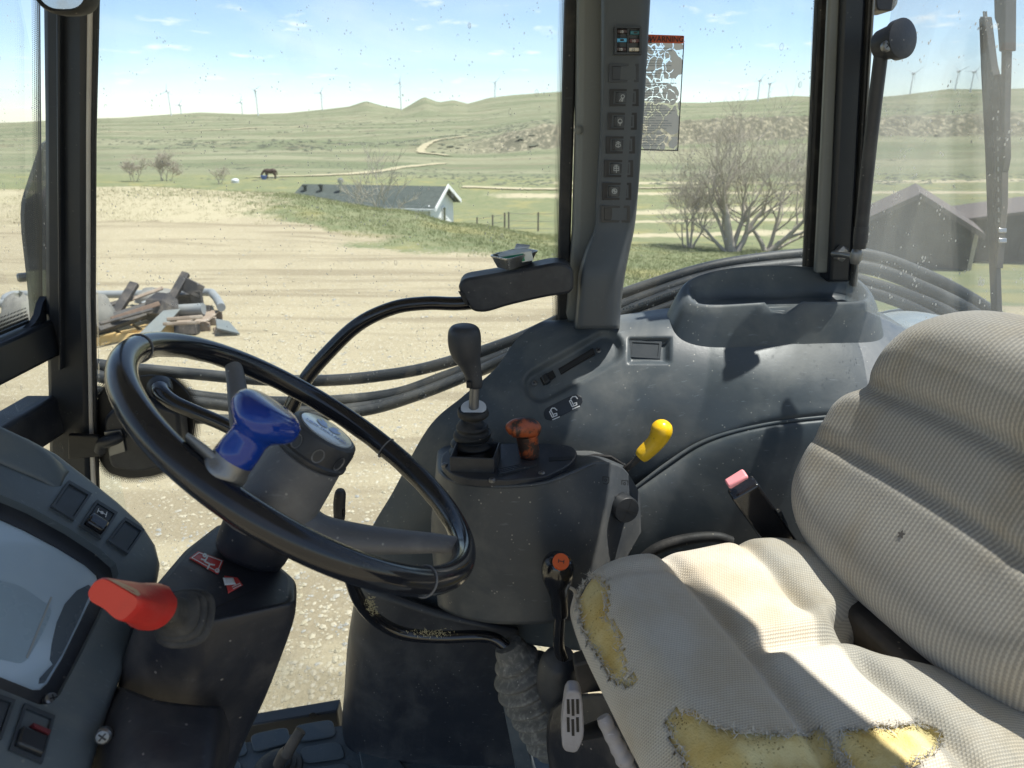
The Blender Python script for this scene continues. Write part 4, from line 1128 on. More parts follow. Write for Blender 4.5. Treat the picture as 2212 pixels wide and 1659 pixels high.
def sq(c, hu, hv, lean=-.05): return [(c[0] - hu - lean * -hv, c[1] - hv), (c[0] + hu - lean * -hv, c[1] - hv), (c[0] + hu + lean * -hv * -1, c[1] + hv), (c[0] - hu + lean * -hv * -1, c[1] + hv)]
def ringframe(name, outer, inner, surf, th, back, mat, parent, toward=None):
    a = [surf(*q) for q in outer]; b = [surf(*q) for q in inner]
    c = sum(a, Vector()) / len(a); n = newell(a)
    if n.dot((toward or CAM) - c) < 0: n = -n
    k = len(a)
    V = [p + n * th for p in a] + [p + n * th for p in b] + [p - n * back for p in a] + [p - n * back for p in b]
    F = []
    for i in range(k):
        j = (i + 1) % k
        F += [(i, j, k + j, k + i), (i, 2 * k + i, 2 * k + j, j), (k + i, k + j, 3 * k + j, 3 * k + i)]
    return obj(name, V, F, mat, parent, smooth=0)
def rocker(parent, c, hu, hv, surf, icon, blank=False):
    e = ringframe('switch', sq(c, hu, hv), sq(c, hu * .80, hv * .74), surf, .0035, .012, M['black'] if not blank else M['switch_black'], parent)
    if blank:
        slab('blank_plate', sq(c, hu * .79, hv * .73), surf, .002, .004, M['switch_black'], e, .0006)
        return
    u0, v0 = c
    slab('well', sq(c, hu * .82, hv * .76), surf, .0004, .004, M['black'], e)
    slab('rocker', sq((u0 + hu * .06, v0), hu * .66, hv * .62), surf, .0035, .001, M['switch_black'], e, .0012)
    slab('icon_plate', sq((u0 - hu * .18, v0), hu * .26, hv * .60), surf, .0050, .0005, M['icon_plate'], e, .0008)
    ink('icon', [[(u0 - hu * .18 + x * .9, v0 + y * .9) for x, y in ln] for ln in icon], on_y(1.3315 - .0054), 1.5, M['grey_print'], e, .0004)
circ = lambda r, n=10, cx_=0, cy_=0, sy=1: [(cx_ + r * math.cos(a), cy_ + r * sy * math.sin(a)) for a in np.linspace(0, 2 * math.pi, n + 1)]
icons = [[circ(4, 10, 2, -3), [(-1, 0), (-6, 8)], [(1, 2), (-2, 9)], [(3, 2), (1, 9)]],
         [circ(5, 10, 0, 0, 1.1), [(-3, 3), (3, 3)], [(0, 5), (0, 10)]],
         [circ(6, 10, 0, 1, .7), [(0, -6), (0, 6)], [(-5, -5), (0, -8), (5, -5)]],
         [[(-6, -4), (6, -4), (6, 5), (-6, 5), (-6, -4)], [(-6, 0), (6, 0)], [(0, -9), (0, 10)], [(-4, -8), (4, -8)]],
         [circ(6, 10), [(-6, 0), (6, 0)], [(0, -6), (0, 6)], [(-4, -4), (4, 4)]]]
rocker(cov, (1348, 158), 32, 20, sw, None, True)
for (cu, cv), ic in zip(((1349, 211), (1345, 262), (1341, 313), (1337, 364), (1333, 413)), icons): rocker(cov, (cu, cv), 31, 18.5, sw, ic)
rocker(cov, (1330, 462), 31, 18, sw, None, True)
fb = thing('fuse_box', 'small open fuse box with coloured fuses on the middle pillar', 'fuse box', P(1357, 118, 1.335))
ringframe('case', sq((1356, 89), 29, 30), sq((1356, 89), 24, 26), sw, .012, .01, M['switch_black'], fb)
slab('back_plate', sq((1356, 89), 26, 28), sw, .001, .004, M['black'], fb)
slab('divider', sq((1356, 89), 2, 27), sw, .010, .004, M['switch_black'], fb)
for i, (fu, fv, mt, tx) in enumerate(((1343, 69, 'fuse_dark', '10'), (1371, 72, 'fuse_teal', ''), (1342, 88, 'fuse_blue', ''), (1369, 89, 'fuse_brown', '10'), (1341, 107, 'fuse_dark', '10'), (1368, 108, 'fuse_white', '15'))):
    f = slab('fuse', sq((fu, fv), 11, 4), sw, .009, .001, M[mt], fb, .0008)
    if tx: text_flat('lettering', tx, .006, M['white_print'] if mt != 'fuse_white' else M['dark_print'], P(fu, fv, 1.3215), (1, 0, 0), (0, 0, 1), f, .0005)
    else: slab('blade_slot', sq((fu, fv), 4, 2), sw, .0096, 0, M['black'], f)

# warning decal, cracked by the sun, on the quarter window
t = NT('decal_grey'); co = t.coord()
nzc = t.new('ShaderNodeTexNoise'); nzc.inputs['Scale'].default_value = 26; nzc.inputs['Detail'].default_value = 3; t.l.new(co, nzc.inputs['Vector'])
vadd = t.new('ShaderNodeVectorMath', operation='MULTIPLY_ADD'); t.l.new(nzc.outputs['Color'], vadd.inputs[0]); vadd.inputs[1].default_value = (.026, .026, .026); t.l.new(co, vadd.inputs[2])
co = vadd.outputs[0]
ed = t.voro(t.mapping(co, (26, 26, 22)), 1.0, 'DISTANCE_TO_EDGE')
ed2 = t.voro(t.mapping(co, (72, 72, 60), loc=(2, 1, 4)), 1.0, 'DISTANCE_TO_EDGE')
miss = t.voro(t.mapping(co, (30, 30, 26)), 1.0, out='Color'); ms = t.new('ShaderNodeSeparateColor'); t.l.new(miss, ms.inputs[0])
w1 = t.ramp(t.noise(co, 9, 2), .35, .7, .015, .075)
crack = t.math('MAXIMUM', t.math('LESS_THAN', ed, w1), t.math('MULTIPLY', t.math('LESS_THAN', ed2, .045), t.math('GREATER_THAN', t.noise(co, 17, 2), .44)))
crack = t.math('MAXIMUM', crack, t.math('GREATER_THAN', ms.outputs[0], .985))
tr = t.new('ShaderNodeBsdfTransparent')
tlc = t.new('ShaderNodeBsdfTranslucent'); tlc.inputs[0].default_value = (.80, .77, .70, 1)
bs = t.bsdf((.52, .50, .46), .6)
m0 = t.new('ShaderNodeMixShader'); m0.inputs[0].default_value = .6; t.l.new(bs, m0.inputs[1]); t.l.new(tlc.outputs[0], m0.inputs[2])
mx = t.new('ShaderNodeMixShader'); t.l.new(crack, mx.inputs[0]); t.l.new(m0.outputs[0], mx.inputs[1]); t.l.new(tr.outputs[0], mx.inputs[2])
t.done(mx.outputs[0]); CRACK_NODES = t
dec = thing('warning_decal', 'sun cracked grey warning decal with orange header on the quarter window', 'decal', P(1440, 325, 1.455))
ds = on_y(1.4545)
obj('decal_sheet', [ds(*q) for q in rounded([(1392, 74), (1478, 77), (1464, 327), (1376, 325)], .05, 3)], [tuple(range(12))], M['decal_grey'], dec, smooth=0)
hd = slab('header', rounded([(1388, 74), (1478, 77), (1477, 94), (1387, 92)], .06, 3), on_y(1.4535), .0003, .0003, M['warn_orange'], dec)
a, b = P(1400, 85, 1.452), P(1474, 86, 1.452); exv = (b - a).normalized(); eyv = exv.cross(Vector((0, -1, 0))) * -1
eyv = Vector((0, -1, 0)).cross(exv)
text_flat('lettering', 'WARNING', .0132, M['dark_print'], P(1440, 85.0, 1.4525), exv, eyv, dec, .0004, .0001)
ink('icon', [[(1395, 92), (1401, 79), (1407, 92), (1395, 92)], [(1401, 83), (1401, 88)]], on_y(1.452), 1.6, M['dark_print'], dec)
ink('border', [[(1477, 94), (1464, 325), (1377, 323)]], on_y(1.4535), 2.2, M['dark_print'], dec)
rows_ = []
rr2 = random.Random(5)
for v in np.arange(104, 318, 5.4):
    if rr2.random() < .16: continue
    u0 = 1389 - (v - 100) * .055; u1 = u0 + rr2.uniform(35, 78)
    u = u0
    while u < u1:
        L = rr2.uniform(4, 14)
        rows_.append([(u, v), (min(u + L, u1), v + .3)]); u += L + 2.2
ink('small_print', rows_, on_y(1.4535), 1.6, M['grey_print'], dec, .0005)

# opening arm of the side window with its cover
arm = thing('window_opener', 'black bent steel arm of the side window with padded grey cover', 'window arm', P(1110, 640, 1.34))
tube_at('arm_tube', [(1040, 652, 1.33, 15), (985, 656, 1.33, 15), (920, 655, 1.33, 15), (850, 665, 1.33, 15), (775, 700, 1.33, 15.5), (710, 760, 1.33, 16), (660, 820, 1.33, 16), (630, 880, 1.33, 16.5), (612, 925, 1.335, 16.5), (585, 955, 1.35, 16), (540, 945, 1.36, 15.5), (480, 915, 1.36, 15.5), (420, 890, 1.36, 16), (375, 870, 1.365, 17), (350, 850, 1.38, 18), (345, 832, 1.42, 20)], M['gloss_black'], arm, 16)
c0 = [(988, 620), (1000, 603), (1040, 596), (1130, 582), (1205, 566), (1236, 577), (1240, 605), (1238, 634), (1180, 642), (1100, 660), (1050, 676), (1022, 674), (1006, 655)]
slab('arm_cover', rounded(c0, .35, 4), on_y(1.30), .0, .065, M['dark_plastic'], arm, .016)
slab('cover_slot', [(990, 628), (1004, 632), (1012, 660), (1003, 654)], on_y(1.302), .004, 0, M['black'], arm)

# tin tray with a matchbox standing on the cover
tin = thing('tin_tray', 'small battered square tin tray on the window arm cover', 'tray', P(1108, 597, 1.33))
zt0 = P(1110, 596, 1.33).z
rim = [P(1058, 553, 1.31), P(1124, 541, 1.40), P(1163, 560, 1.36), P(1096, 583, 1.27)]
rim = [p + UP * .010 for p in rim]
zr_ = sum(p.z for p in rim) / 4
cc = sum(rim, Vector()) / 4
def tring(s, z):
    q = [cc + (Vector((p.x, p.y, cc.z)) - cc) * s for p in rim]
    out = []
    for i in range(4):
        p0, p1, p2 = q[i - 1], q[i], q[(i + 1) % 4]
        for k in np.linspace(0, 1, 5):
            a_ = p1 + (p0 - p1) * .16; b_ = p1 + (p2 - p1) * .16
            w = a_ * (1 - k) ** 2 + p1 * 2 * k * (1 - k) + b_ * k * k
            out.append(Vector((w.x, w.y, z)))
    return out
lev = [(1.04, zr_ - .002), (1.05, zr_ + .001), (1.0, zr_ + .001), (.74, zr_ - .020), (.70, zr_ - .021), (.70, zr_ - .0225), (.76, zr_ - .022), (1.02, zr_ - .001)]
V = [p for s, z in lev for p in tring(s, z)]
n4 = 20; F = grid_faces(len(lev), n4, True); F.append(tuple(4 * n4 + k for k in range(n4))); F.append(tuple(5 * n4 + k for k in range(n4 - 1, -1, -1)))
obj('pan', V, F, M['tin'], tin, smooth=40)
mb = thing('matchbox', 'small pale box with a green side lying in the tin tray', 'box', cc - Vector((0, 0, .02)))
bx = Vector((.030, .006, .004)); by = Vector((-.004, .020, 0)); bz = Vector((-.002, 0, .009))
bc = Vector((cc.x, cc.y, zr_ - .006))
box_pts('carton', bc, bx, by, bz, M['card_white'], mb, .001)
box_pts('green_side', bc - by * 1.02 - bx * .25, bx * .72, by * .02, bz * .75, M['card_green'], mb)
tag(obj('paper_scrap', [bc + Vector(q) for q in ((.0, .012, .012), (.028, .016, .014), (.03, .03, .017), (.004, .028, .02))], [(0, 1, 2, 3)], M['white_print'], None, solid=.0006), 'scrap of white paper behind the box in the tin tray', 'paper')

# latch on the front edge of the side window
la = thing('window_latch', 'black window latch box with lever beside the front pillar', 'latch', P(320, 1030, 1.43))
bpl = [(205, 865), (240, 825), (320, 808), (375, 815), (410, 850), (421, 900), (415, 950), (390, 1000), (340, 1025), (280, 1032), (235, 1020), (212, 985)]
slab('backing_plate', rounded(bpl, .3, 3), on_y(1.452), .004, .006, M['black'], la, .002)
# dot border round the backing plate
pl = [P(u, v, 1.449) for u, v in rounded(bpl, .3, 4)]
pc = sum(pl, Vector()) / len(pl); V, uv, acc = [], [], 0
for i, p in enumerate(pl + pl[:1]):
    if i: acc += (p - last).length
    last = p; d = (p - pc); V += [p, p + d.normalized() * .018]; uv += [(acc, 0), (acc, 1)]
obj('dot_border', V, [(2 * i, 2 * i + 1, 2 * i + 3, 2 * i + 2) for i in range(len(pl))], M['frit'], la, smooth=0, uv=uv)
slab('housing', rounded([(222, 905), (245, 880), (330, 870), (385, 890), (392, 960), (375, 1005), (300, 1022), (235, 1012)], .2, 4), on_y(1.40), 0, .045, M['dark_plastic'], la, .008)
slab('hook_plate', [(225, 932), (262, 928), (272, 975), (238, 985)], on_y(1.397), .002, .002, M['metal_grey'], la, .001)
tube_at('hook', [(262, 940, 1.392, 8), (255, 946, 1.388, 12), (238, 952, 1.385, 13), (222, 958, 1.388, 13), (216, 975, 1.39, 12)], M['dark_plastic'], la, 10)
slab('strike_arm', [(150, 936), (215, 940), (222, 960), (222, 985), (150, 990)], on_y(1.40), .006, .006, M['black'], la, .003)
tube_at('arm_socket', [(345, 835, 1.42, 26), (348, 842, 1.405, 24), (352, 850, 1.395, 20)], M['dark_plastic'], la, 18)

# gas strut and its mounts at the rear pillar
gs = thing('gas_strut', 'black gas strut with round swivel mount on the rear window', 'gas strut', P(1850, 560, 1.33))
tube_at('cylinder', [(1905, 113, 1.30, 13), (1903, 118, 1.30, 14.5), (1880, 310, 1.31, 14), (1858, 520, 1.32, 13.5), (1857, 527, 1.32, 12)], M['dark_plastic'], gs, 18)
tube_at('sleeve', [(1861, 490, 1.319, 15), (1858, 524, 1.319, 15)], M['dark_plastic'], gs, 18, n=2)
tube_at('rod', [(1857, 525, 1.32, 6), (1853, 560, 1.32, 6)], M['chrome'], gs, 12)
tube_at('rod_end', [(1851, 538, 1.32, 9), (1850, 546, 1.32, 12), (1848, 560, 1.32, 12), (1846, 570, 1.32, 9)], M['metal_grey'], gs, 14)
tube_at('stud', [(1800, 548, 1.385, 7), (1822, 550, 1.36, 7), (1845, 555, 1.325, 7)], M['metal_grey'], gs, 12)
lathe('stud_nut', [(.016, 0), (.016, .01), (.010, .014)], P(1812, 547, 1.384), (.5, -1, 0), M['metal_grey'], gs, 6)
tube_at('swivel_ball', [(1900, 108, 1.30, 8), (1899, 98, 1.30, 14), (1900, 86, 1.30, 17), (1908, 78, 1.30, 13)], M['dark_plastic'], gs, 16)
ax_ = (P(1950, 84, 1.27) - P(1912, 96, 1.30))
c_ = P(1912, 95, 1.30); ax_n = ax_.normalized()
lathe('mount_cup', [(.018, -.012), (.024, -.008), (.026, .008), (.026, .020), (.031, .022), (.031, .034), (.024, .036)], c_, ax_n, M['dark_plastic'], gs, 28)
screw(gs, P(1917, 99, 1.262), (0, -1, .1), .009, M['metal_grey'])
lp = slab('work_lamp', rounded([(1890, -60), (1945, -60), (1940, 8), (1928, 24), (1893, 22)], .2, 4), on_y(1.55), 0, .06, M['dark_plastic'], None, .008)
tag(lp, 'dark work lamp bottom at the top edge behind the rear pillar', 'lamp')

# wiper on the outside of the rear glass
wx = XR + .03
w_ = on_plane(RA - RN * .035, RN)
wp = thing('rear_wiper', 'dusty black wiper with slotted frame on the rear glass', 'wiper', w_(2150, 660))
def wbar(name, uvs, th, mat='black_steel', parent=wp): return slab_pts(name, [w_(u, v) for u, v in uvs], th / 2, th / 2, M[mat], parent, .0015)
wbar('blade', [(2120, 40), (2132, 38), (2143, 180), (2150, 380), (2156, 560), (2160, 676), (2146, 680), (2141, 560), (2133, 330), (2124, 150)], .010, 'rubber')
wbar('blade_spine', [(2124, 36), (2135, 36), (2148, 140), (2156, 172), (2150, 176), (2141, 140)], .014)
wbar('arm', [(2167, -60), (2182, -60), (2180, 100), (2176, 260), (2178, 340), (2172, 372), (2166, 340), (2169, 200), (2170, 60)], .012)
wbar('arm_cover', [(2158, -40), (2184, -40), (2183, 110), (2170, 112), (2166, 55), (2160, 40)], .02)
wbar('frame', [(2150, 162), (2163, 160), (2166, 230), (2172, 330), (2171, 440), (2166, 500), (2160, 580), (2157, 580), (2160, 480), (2158, 380), (2150, 250)], .012)
for v in range(250, 520, 22): wbar('frame_slot', [(2160 + (v - 250) * .012, v), (2164 + (v - 250) * .012, v), (2164.5 + (v - 250) * .012, v + 11), (2160.5 + (v - 250) * .012, v + 11)], .014, 'tin')
wbar('claw', [(2138, 130), (2143, 130), (2154, 205), (2150, 225), (2141, 205)], .012)
wbar('claw', [(2148, 385), (2152, 385), (2162, 470), (2158, 490), (2150, 450)], .012)
for u, v in ((2125, 25), (2130, 25)): tube('wire_tip', [w_(u, v), w_(u + 1, v + 14)], .0015, M['metal_grey'], wp, 6)

# hydraulic hoses looping round the outside of the side window
hg = 'hydraulic hoses outside the cab'
hoses = [
 ('topmost thick black hose looping behind the side window', [(150, 775), (230, 790), (420, 808), (560, 820), (700, 822), (820, 812), (940, 790), (1110, 735), (1250, 672), (1400, 617), (1560, 572), (1760, 548), (1880, 552), (1990, 590), (2090, 640), (2180, 700)], 1.72, 13),
 ('second black hose just under the topmost one', [(150, 800), (240, 818), (420, 855), (560, 868), (700, 868), (850, 852), (960, 815), (1110, 760), (1250, 700), (1400, 640), (1560, 592), (1760, 570), (1880, 580), (1990, 620), (2090, 668), (2160, 720)], 1.70, 14),
 ('third black hose lower across the side window', [(150, 830), (260, 855), (420, 868), (560, 884), (700, 888), (850, 868), (1000, 815), (1110, 772), (1250, 722), (1400, 655), (1560, 606), (1760, 585), (1880, 612), (1980, 645), (2060, 682), (2140, 740)], 1.68, 13),
 ('lowest black hose passing behind the steering wheel', [(200, 880), (330, 900), (450, 905), (560, 907), (680, 900), (800, 885), (900, 855), (1010, 812), (1120, 765), (1250, 735), (1400, 680), (1560, 628), (1760, 603), (1880, 632), (1960, 660), (2040, 700)], 1.66, 12)]
for lb, pts, y, r in hoses:
    q = [P(u, v, y) for u, v in pts]
    o = tube('hydraulic_hose', q, pxm(1000, 700, y, r), M['hose'], None, 12, 120)
    tag(o, lb, 'hose', hg)
# faint lettering along one hose
V, F = [], []
lt = catmull([P(u, v - 1, 1.655) for u, v in ((1345, 672), (1400, 655), (1440, 640), (1480, 625))], 26)
for i in range(25):
    if i % 5 == 4: continue
    a, b = Vector(lt[i]), Vector(lt[i]).lerp(Vector(lt[i + 1]), .62); h = Vector((0, 0, .006)); k = len(V)
    V += [a, b, b + h, a + h]; F.append((k, k + 1, k + 2, k + 3))
o = obj('hose_marking', V, F, M['grey_print'], [q for q in bpy.data.objects if q.name.startswith('hydraulic_hose')][2], smooth=0)
# outside fender behind the rear glass
rows = [[(1840, 690, 1.75), (1960, 665, 1.75), (2090, 690, 1.75), (2260, 740, 1.75)], [(1840, 700, 1.55), (1960, 690, 1.5), (2090, 720, 1.45), (2260, 780, 1.4)], [(1840, 760, 1.5), (1960, 770, 1.45), (2090, 800, 1.4), (2260, 860, 1.35)]]
o = loft('tractor_fender', rows, M['fender_paint'], None, thick=.01); tag(o, 'dusty grey outer fender behind the rear glass', 'fender')

# ================================================================== side console over the rear wheel arch
con = thing('side_console', 'large dark grey moulded console over the right wheel arch', 'console', P(1300, 1330, 1.2))
rows = [
 [(1202, 691, 1.43), (1270, 688, 1.43), (1350, 679, 1.43), (1460, 664, 1.43), (1650, 650, 1.43), (1850, 655, 1.43), (2000, 740, 1.40), (2120, 840, 1.36)],
 [(1165, 697, 1.40), (1250, 706, 1.375), (1350, 700, 1.37), (1460, 692, 1.36), (1650, 692, 1.36), (1850, 700, 1.36), (2030, 775, 1.34), (2130, 880, 1.32)],
 [(1117, 732, 1.375), (1230, 750, 1.33), (1350, 745, 1.32), (1460, 738, 1.31), (1650, 740, 1.30), (1850, 748, 1.30), (2040, 812, 1.29), (2140, 900, 1.27)],
 [(1069, 797, 1.36), (1190, 810, 1.30), (1340, 810, 1.28), (1460, 804, 1.265), (1650, 802, 1.25), (1850, 808, 1.25), (2050, 852, 1.24), (2150, 915, 1.22)],
 [(1001, 855, 1.35), (1130, 880, 1.285), (1300, 885, 1.255), (1460, 880, 1.235), (1650, 868, 1.215), (1850, 868, 1.21), (2060, 890, 1.21), (2150, 930, 1.20)],
 [(926, 923, 1.34), (1080, 960, 1.275), (1260, 985, 1.24), (1440, 998, 1.215), (1620, 920, 1.20), (1850, 893, 1.20), (2060, 900, 1.20), (2150, 940, 1.19)],
 [(850, 1060, 1.33), (990, 1080, 1.28), (1200, 1090, 1.25), (1400, 1060, 1.235), (1620, 950, 1.225), (1850, 920, 1.225), (2060, 925, 1.225), (2150, 960, 1.22)],
 [(793, 1165, 1.32), (930, 1180, 1.29), (1200, 1200, 1.27), (1400, 1180, 1.27), (1620, 1080, 1.27), (1850, 1050, 1.27), (2060, 1050, 1.27), (2150, 1060, 1.27)],
 [(768, 1300, 1.31), (900, 1345, 1.29), (1200, 1400, 1.28), (1400, 1400, 1.28), (1620, 1300, 1.28), (1850, 1300, 1.28), (2060, 1300, 1.28), (2150, 1300, 1.28)]]
SW0, SW1 = np.array(P(1272, 812, 1.29)), None
# shallow pressed recess round the slider, tilted along the slope
def seg_dist(pt, a, b):
    ab = b - a; q = np.clip((pt - a) @ ab / (ab @ ab), 0, 1)
    return np.linalg.norm(pt - (a + q[..., None] * ab), axis=-1)
def press(B):
    t_ = (B[..., 1] * CP - (B[..., 2] - CAM.z) * SP)
    U = 1106 + FOC * B[..., 0] / t_; Vv = 829.5 + FOC * (-(B[..., 2] - CAM.z) * CP - B[..., 1] * SP) / t_
    uv = np.stack([U, Vv], -1)
    d = seg_dist(uv, np.array([1168., 832.]), np.array([1308., 752.]))
    k = np.clip((42 - d) / 16, 0, 1); k = k * k * (3 - 2 * k)
    d2 = np.maximum(np.abs(U - 1403) - 38, np.abs(Vv - 757) - 20)
    k2 = np.clip((10 - d2) / 12, 0, 1); k2 = k2 * k2 * (3 - 2 * k2)
    sh = (k * .017 + k2 * .016)[..., None]
    return B + sh * np.array([0, .85, -.55])
main = loft('console_body', rows, M['grey_plastic'], con, nr=150, nc=230, thick=.006, smooth=60, fn=press)
# lower dark face of the wheel arch under the groove
rows = [
 [(1352, 1068, 1.205), (1440, 1004, 1.205), (1520, 955, 1.202), (1620, 925, 1.20), (1740, 906, 1.20), (1900, 896, 1.20), (2080, 905, 1.20)],
 [(1350, 1090, 1.185), (1440, 1026, 1.187), (1520, 975, 1.187), (1620, 942, 1.187), (1740, 924, 1.187), (1900, 914, 1.187), (2080, 925, 1.187)],
 [(1350, 1150, 1.17), (1440, 1090, 1.172), (1520, 1040, 1.175), (1620, 1010, 1.175), (1740, 990, 1.175), (1900, 985, 1.175), (2080, 1000, 1.175)],
 [(1345, 1260, 1.16), (1440, 1210, 1.16), (1520, 1170, 1.16), (1620, 1150, 1.16), (1740, 1150, 1.16), (1900, 1150, 1.16), (2080, 1150, 1.16)],
 [(1340, 1450, 1.15), (1440, 1420, 1.15), (1520, 1400, 1.15), (1620, 1400, 1.15), (1740, 1400, 1.15), (1900, 1400, 1.15), (2080, 1400, 1.15)]]
loft('wheel_arch_panel', rows, M['grey_plastic'], con, thick=.005)
ar = catmull([P(u, v, 1.199) for u, v in ((1350, 1072), (1440, 1003), (1520, 954), (1620, 924), (1740, 905), (1900, 895), (2080, 904))], 60)
tube('groove_lip', ar, .004, M['grey_plastic'], con, 8)
# oblong storage tray rising at the window sill
cxm, cym = .520, 1.375
V = []; NPH, prof = 120, None
for j, (dr, k) in enumerate(((.050, 0), (.042, .22), (.030, .52), (.018, .80), (.009, .95), (.003, .99), (-.001, 1.0), (-.005, .985), (-.009, .93), (-.014, .6), (-.018, .25), (-.026, .08), (-.055, .03))):
    for i in range(NPH):
        th = 2 * math.pi * i / NPH
        ct, st_ = math.cos(th), math.sin(th)
        sx_ = math.copysign(abs(ct) ** .62, ct); sy_ = math.copysign(abs(st_) ** .62, st_)
        hx, hy = .178, .060
        x = cxm + (hx + dr) * sx_; y = cym + (hy + dr * (.55 if st_ < 0 else .35)) * sy_ + .010 * sx_
        fr_ = .5 - .5 * sy_                                  # 1 at the front, 0 at the back
        ztop = 2.4 - .262 - .046 * fr_ - .012 * max(0, sx_) ** 2 - .018 * max(0, -sx_) ** 2
        nd = abs(x - (cxm - .012)); notch = max(0, 1 - nd / .024) if st_ < 0 else 0
        ztop -= .034 * notch ** .6 if notch > 0 else 0
        zlow = 2.4 - .43 + .05 * (1 - fr_)
        if j >= 9: zlow = 2.4 - .326
        V.append((x, y, zlow + (ztop - zlow) * k))
nj = len(V) // NPH
F = grid_faces(nj, NPH, True); F.append(tuple((nj - 1) * NPH + i for i in range(NPH - 1, -1, -1)))
F = [f[::-1] for f in F]
obj('storage_tray', V, F, M['grey_plastic'], con, smooth=70)
# slider with two screws, blank switch and the arrows plate
def on_console(u, v, lift=0.0):                        # find the moulding by marching along the sight line
    return P(u, v, CON_Y(u, v)) + (CAM - P(u, v, 1.2)).normalized() * lift
_cv = np.array([tuple(v.co) for v in main.data.vertices])
_ct = _cv[:, 1] * CP - (_cv[:, 2] - CAM.z) * SP
_cu = 1106 + FOC * _cv[:, 0] / _ct; _cvv = 829.5 + FOC * (-(_cv[:, 2] - CAM.z) * CP - _cv[:, 1] * SP) / _ct
def CON_Y(u, v):
    d = (_cu - u) ** 2 + (_cvv - v) ** 2; i = np.argsort(d)[:4]
    w = 1 / (d[i] + 1); return float((w * _cv[i, 1]).sum() / w.sum())
def plane_of(u, v, r=14):
    a, b, c = on_console(u - r, v), on_console(u + r, v), on_console(u, v - r); d = on_console(u, v + r)
    n = (b - a).cross(d - c).normalized()
    if n.dot(CAM - a) < 0: n = -n
    return on_plane((a + b + c + d) / 4, n), n
ps, ns = plane_of(1238, 792)
slab('slider_slot', [(1206, 797), (1281, 752), (1286, 766), (1212, 810)], ps, .0015, .004, M['black'], con)
slab('slider_window', [(1209, 800), (1279, 758), (1282, 764), (1213, 806)], ps, .0024, .001, M['switch_black'], con)
slab('slider_hole', [(1166, 817), (1194, 800), (1201, 814), (1173, 832)], ps, .0015, .004, M['black'], con)
sk = slab('slider_knob', [(1170, 816), (1182, 809), (1190, 826), (1178, 833)], ps, .012, .002, M['switch_black'], con, .002)
for u, v in ((1155, 828), (1293, 757)):
    pp, nn_ = plane_of(u, v, 8); screw(con, pp(u, v) + nn_ * .001, nn_, .006, M['metal_grey'])
pb, nb = plane_of(1398, 757, 22)
ringframe('switch', [(1360, 735), (1430, 739), (1426, 776), (1358, 772)], [(1366, 740), (1424, 743), (1421, 771), (1364, 767)], pb, .003, .006, M['blank_switch'], con)
slab('blank_plate', [(1366, 740), (1424, 743), (1421, 771), (1364, 767)], pb, .0015, .003, M['blank_switch'], con, .0005)
pi_, ni = plane_of(1217, 880, 30)
pl_ = [(1174, 895), (1177, 884), (1190, 876), (1235, 854), (1247, 852), (1257, 858), (1259, 868), (1252, 878), (1205, 903), (1190, 909), (1178, 906)]
slab('icon_plate', rounded(pl_, .3, 3), pi_, .0016, .004, M['switch_black'], con, .0006)
pi2 = lambda u, v: pi_(u, v) + ni * .0018
def lever_icon(cu, cv, s):
    r = lambda x, y: (cu + x * .92 + y * .38, cv - x * .40 + y * .95)
    return [[r(-7, 6), r(-8, -6), r(-4, -7), r(-3, 5)], [r(-7, 7), r(4, 7), r(5, 3), r(-1, 2)], [r(-4, -9), r(2, -12), r(8, -10), r(10, -4)] if s > 0 else [r(8, -3), r(5, -9), r(0, -11), r(-5, -8)], [r(-8, 12), r(8, 12)]]
ink('icon', lever_icon(1197, 892, -1), pi2, 2.2, M['white_print'], con); ink('icon', lever_icon(1240, 869, 1), pi2, 2.2, M['white_print'], con)
pe, ne = plane_of(858, 1318, 16)
slab('plug', rounded([(834, 1302), (866, 1308), (884, 1330), (880, 1340), (850, 1330), (834, 1314)], .3, 4), pe, .002, .003, M['black'], con, .001)
tube_at('cable_ring', [(1380, 1215, 1.10, 12), (1420, 1185, 1.10, 13), (1480, 1166, 1.10, 13), (1545, 1160, 1.10, 12), (1580, 1170, 1.10, 12)], M['rubber'], con, 10)

# lower black fender liner down to the floor
lin = thing('fender_liner', 'black scuffed plastic fender liner below the console', 'liner', P(900, 1640, 1.25))
rows = [[(772, 1262, 1.37), (785, 1262, 1.30), (850, 1285, 1.265), (950, 1320, 1.25), (1050, 1345, 1.245), (1120, 1360, 1.25)],
 [(752, 1380, 1.36), (765, 1385, 1.29), (830, 1400, 1.255), (940, 1420, 1.24), (1050, 1430, 1.235), (1120, 1440, 1.24)],
 [(744, 1490, 1.35), (757, 1500, 1.28), (825, 1520, 1.245), (940, 1540, 1.23), (1050, 1545, 1.225), (1125, 1545, 1.23)],
 [(738, 1560, 1.34), (752, 1578, 1.275), (822, 1605, 1.238), (940, 1625, 1.222), (1055, 1630, 1.218), (1135, 1630, 1.22)],
 [(736, 1600, 1.33), (750, 1622, 1.262), (824, 1655, 1.222), (942, 1672, 1.21), (1060, 1676, 1.205), (1145, 1676, 1.21)],
 [(728, 1612, 1.32), (745, 1645, 1.24), (830, 1690, 1.19), (945, 1705, 1.18), (1065, 1712, 1.175), (1160, 1720, 1.18)]]
loft('liner_panel', rows, M['dark_plastic'], lin, thick=.006)
slab('side_rail', [(1092, 1480), (1106, 1500), (1165, 1690), (1120, 1690), (1086, 1520)], on_y(1.14), .004, .02, M['grey_plastic'], lin, .004)

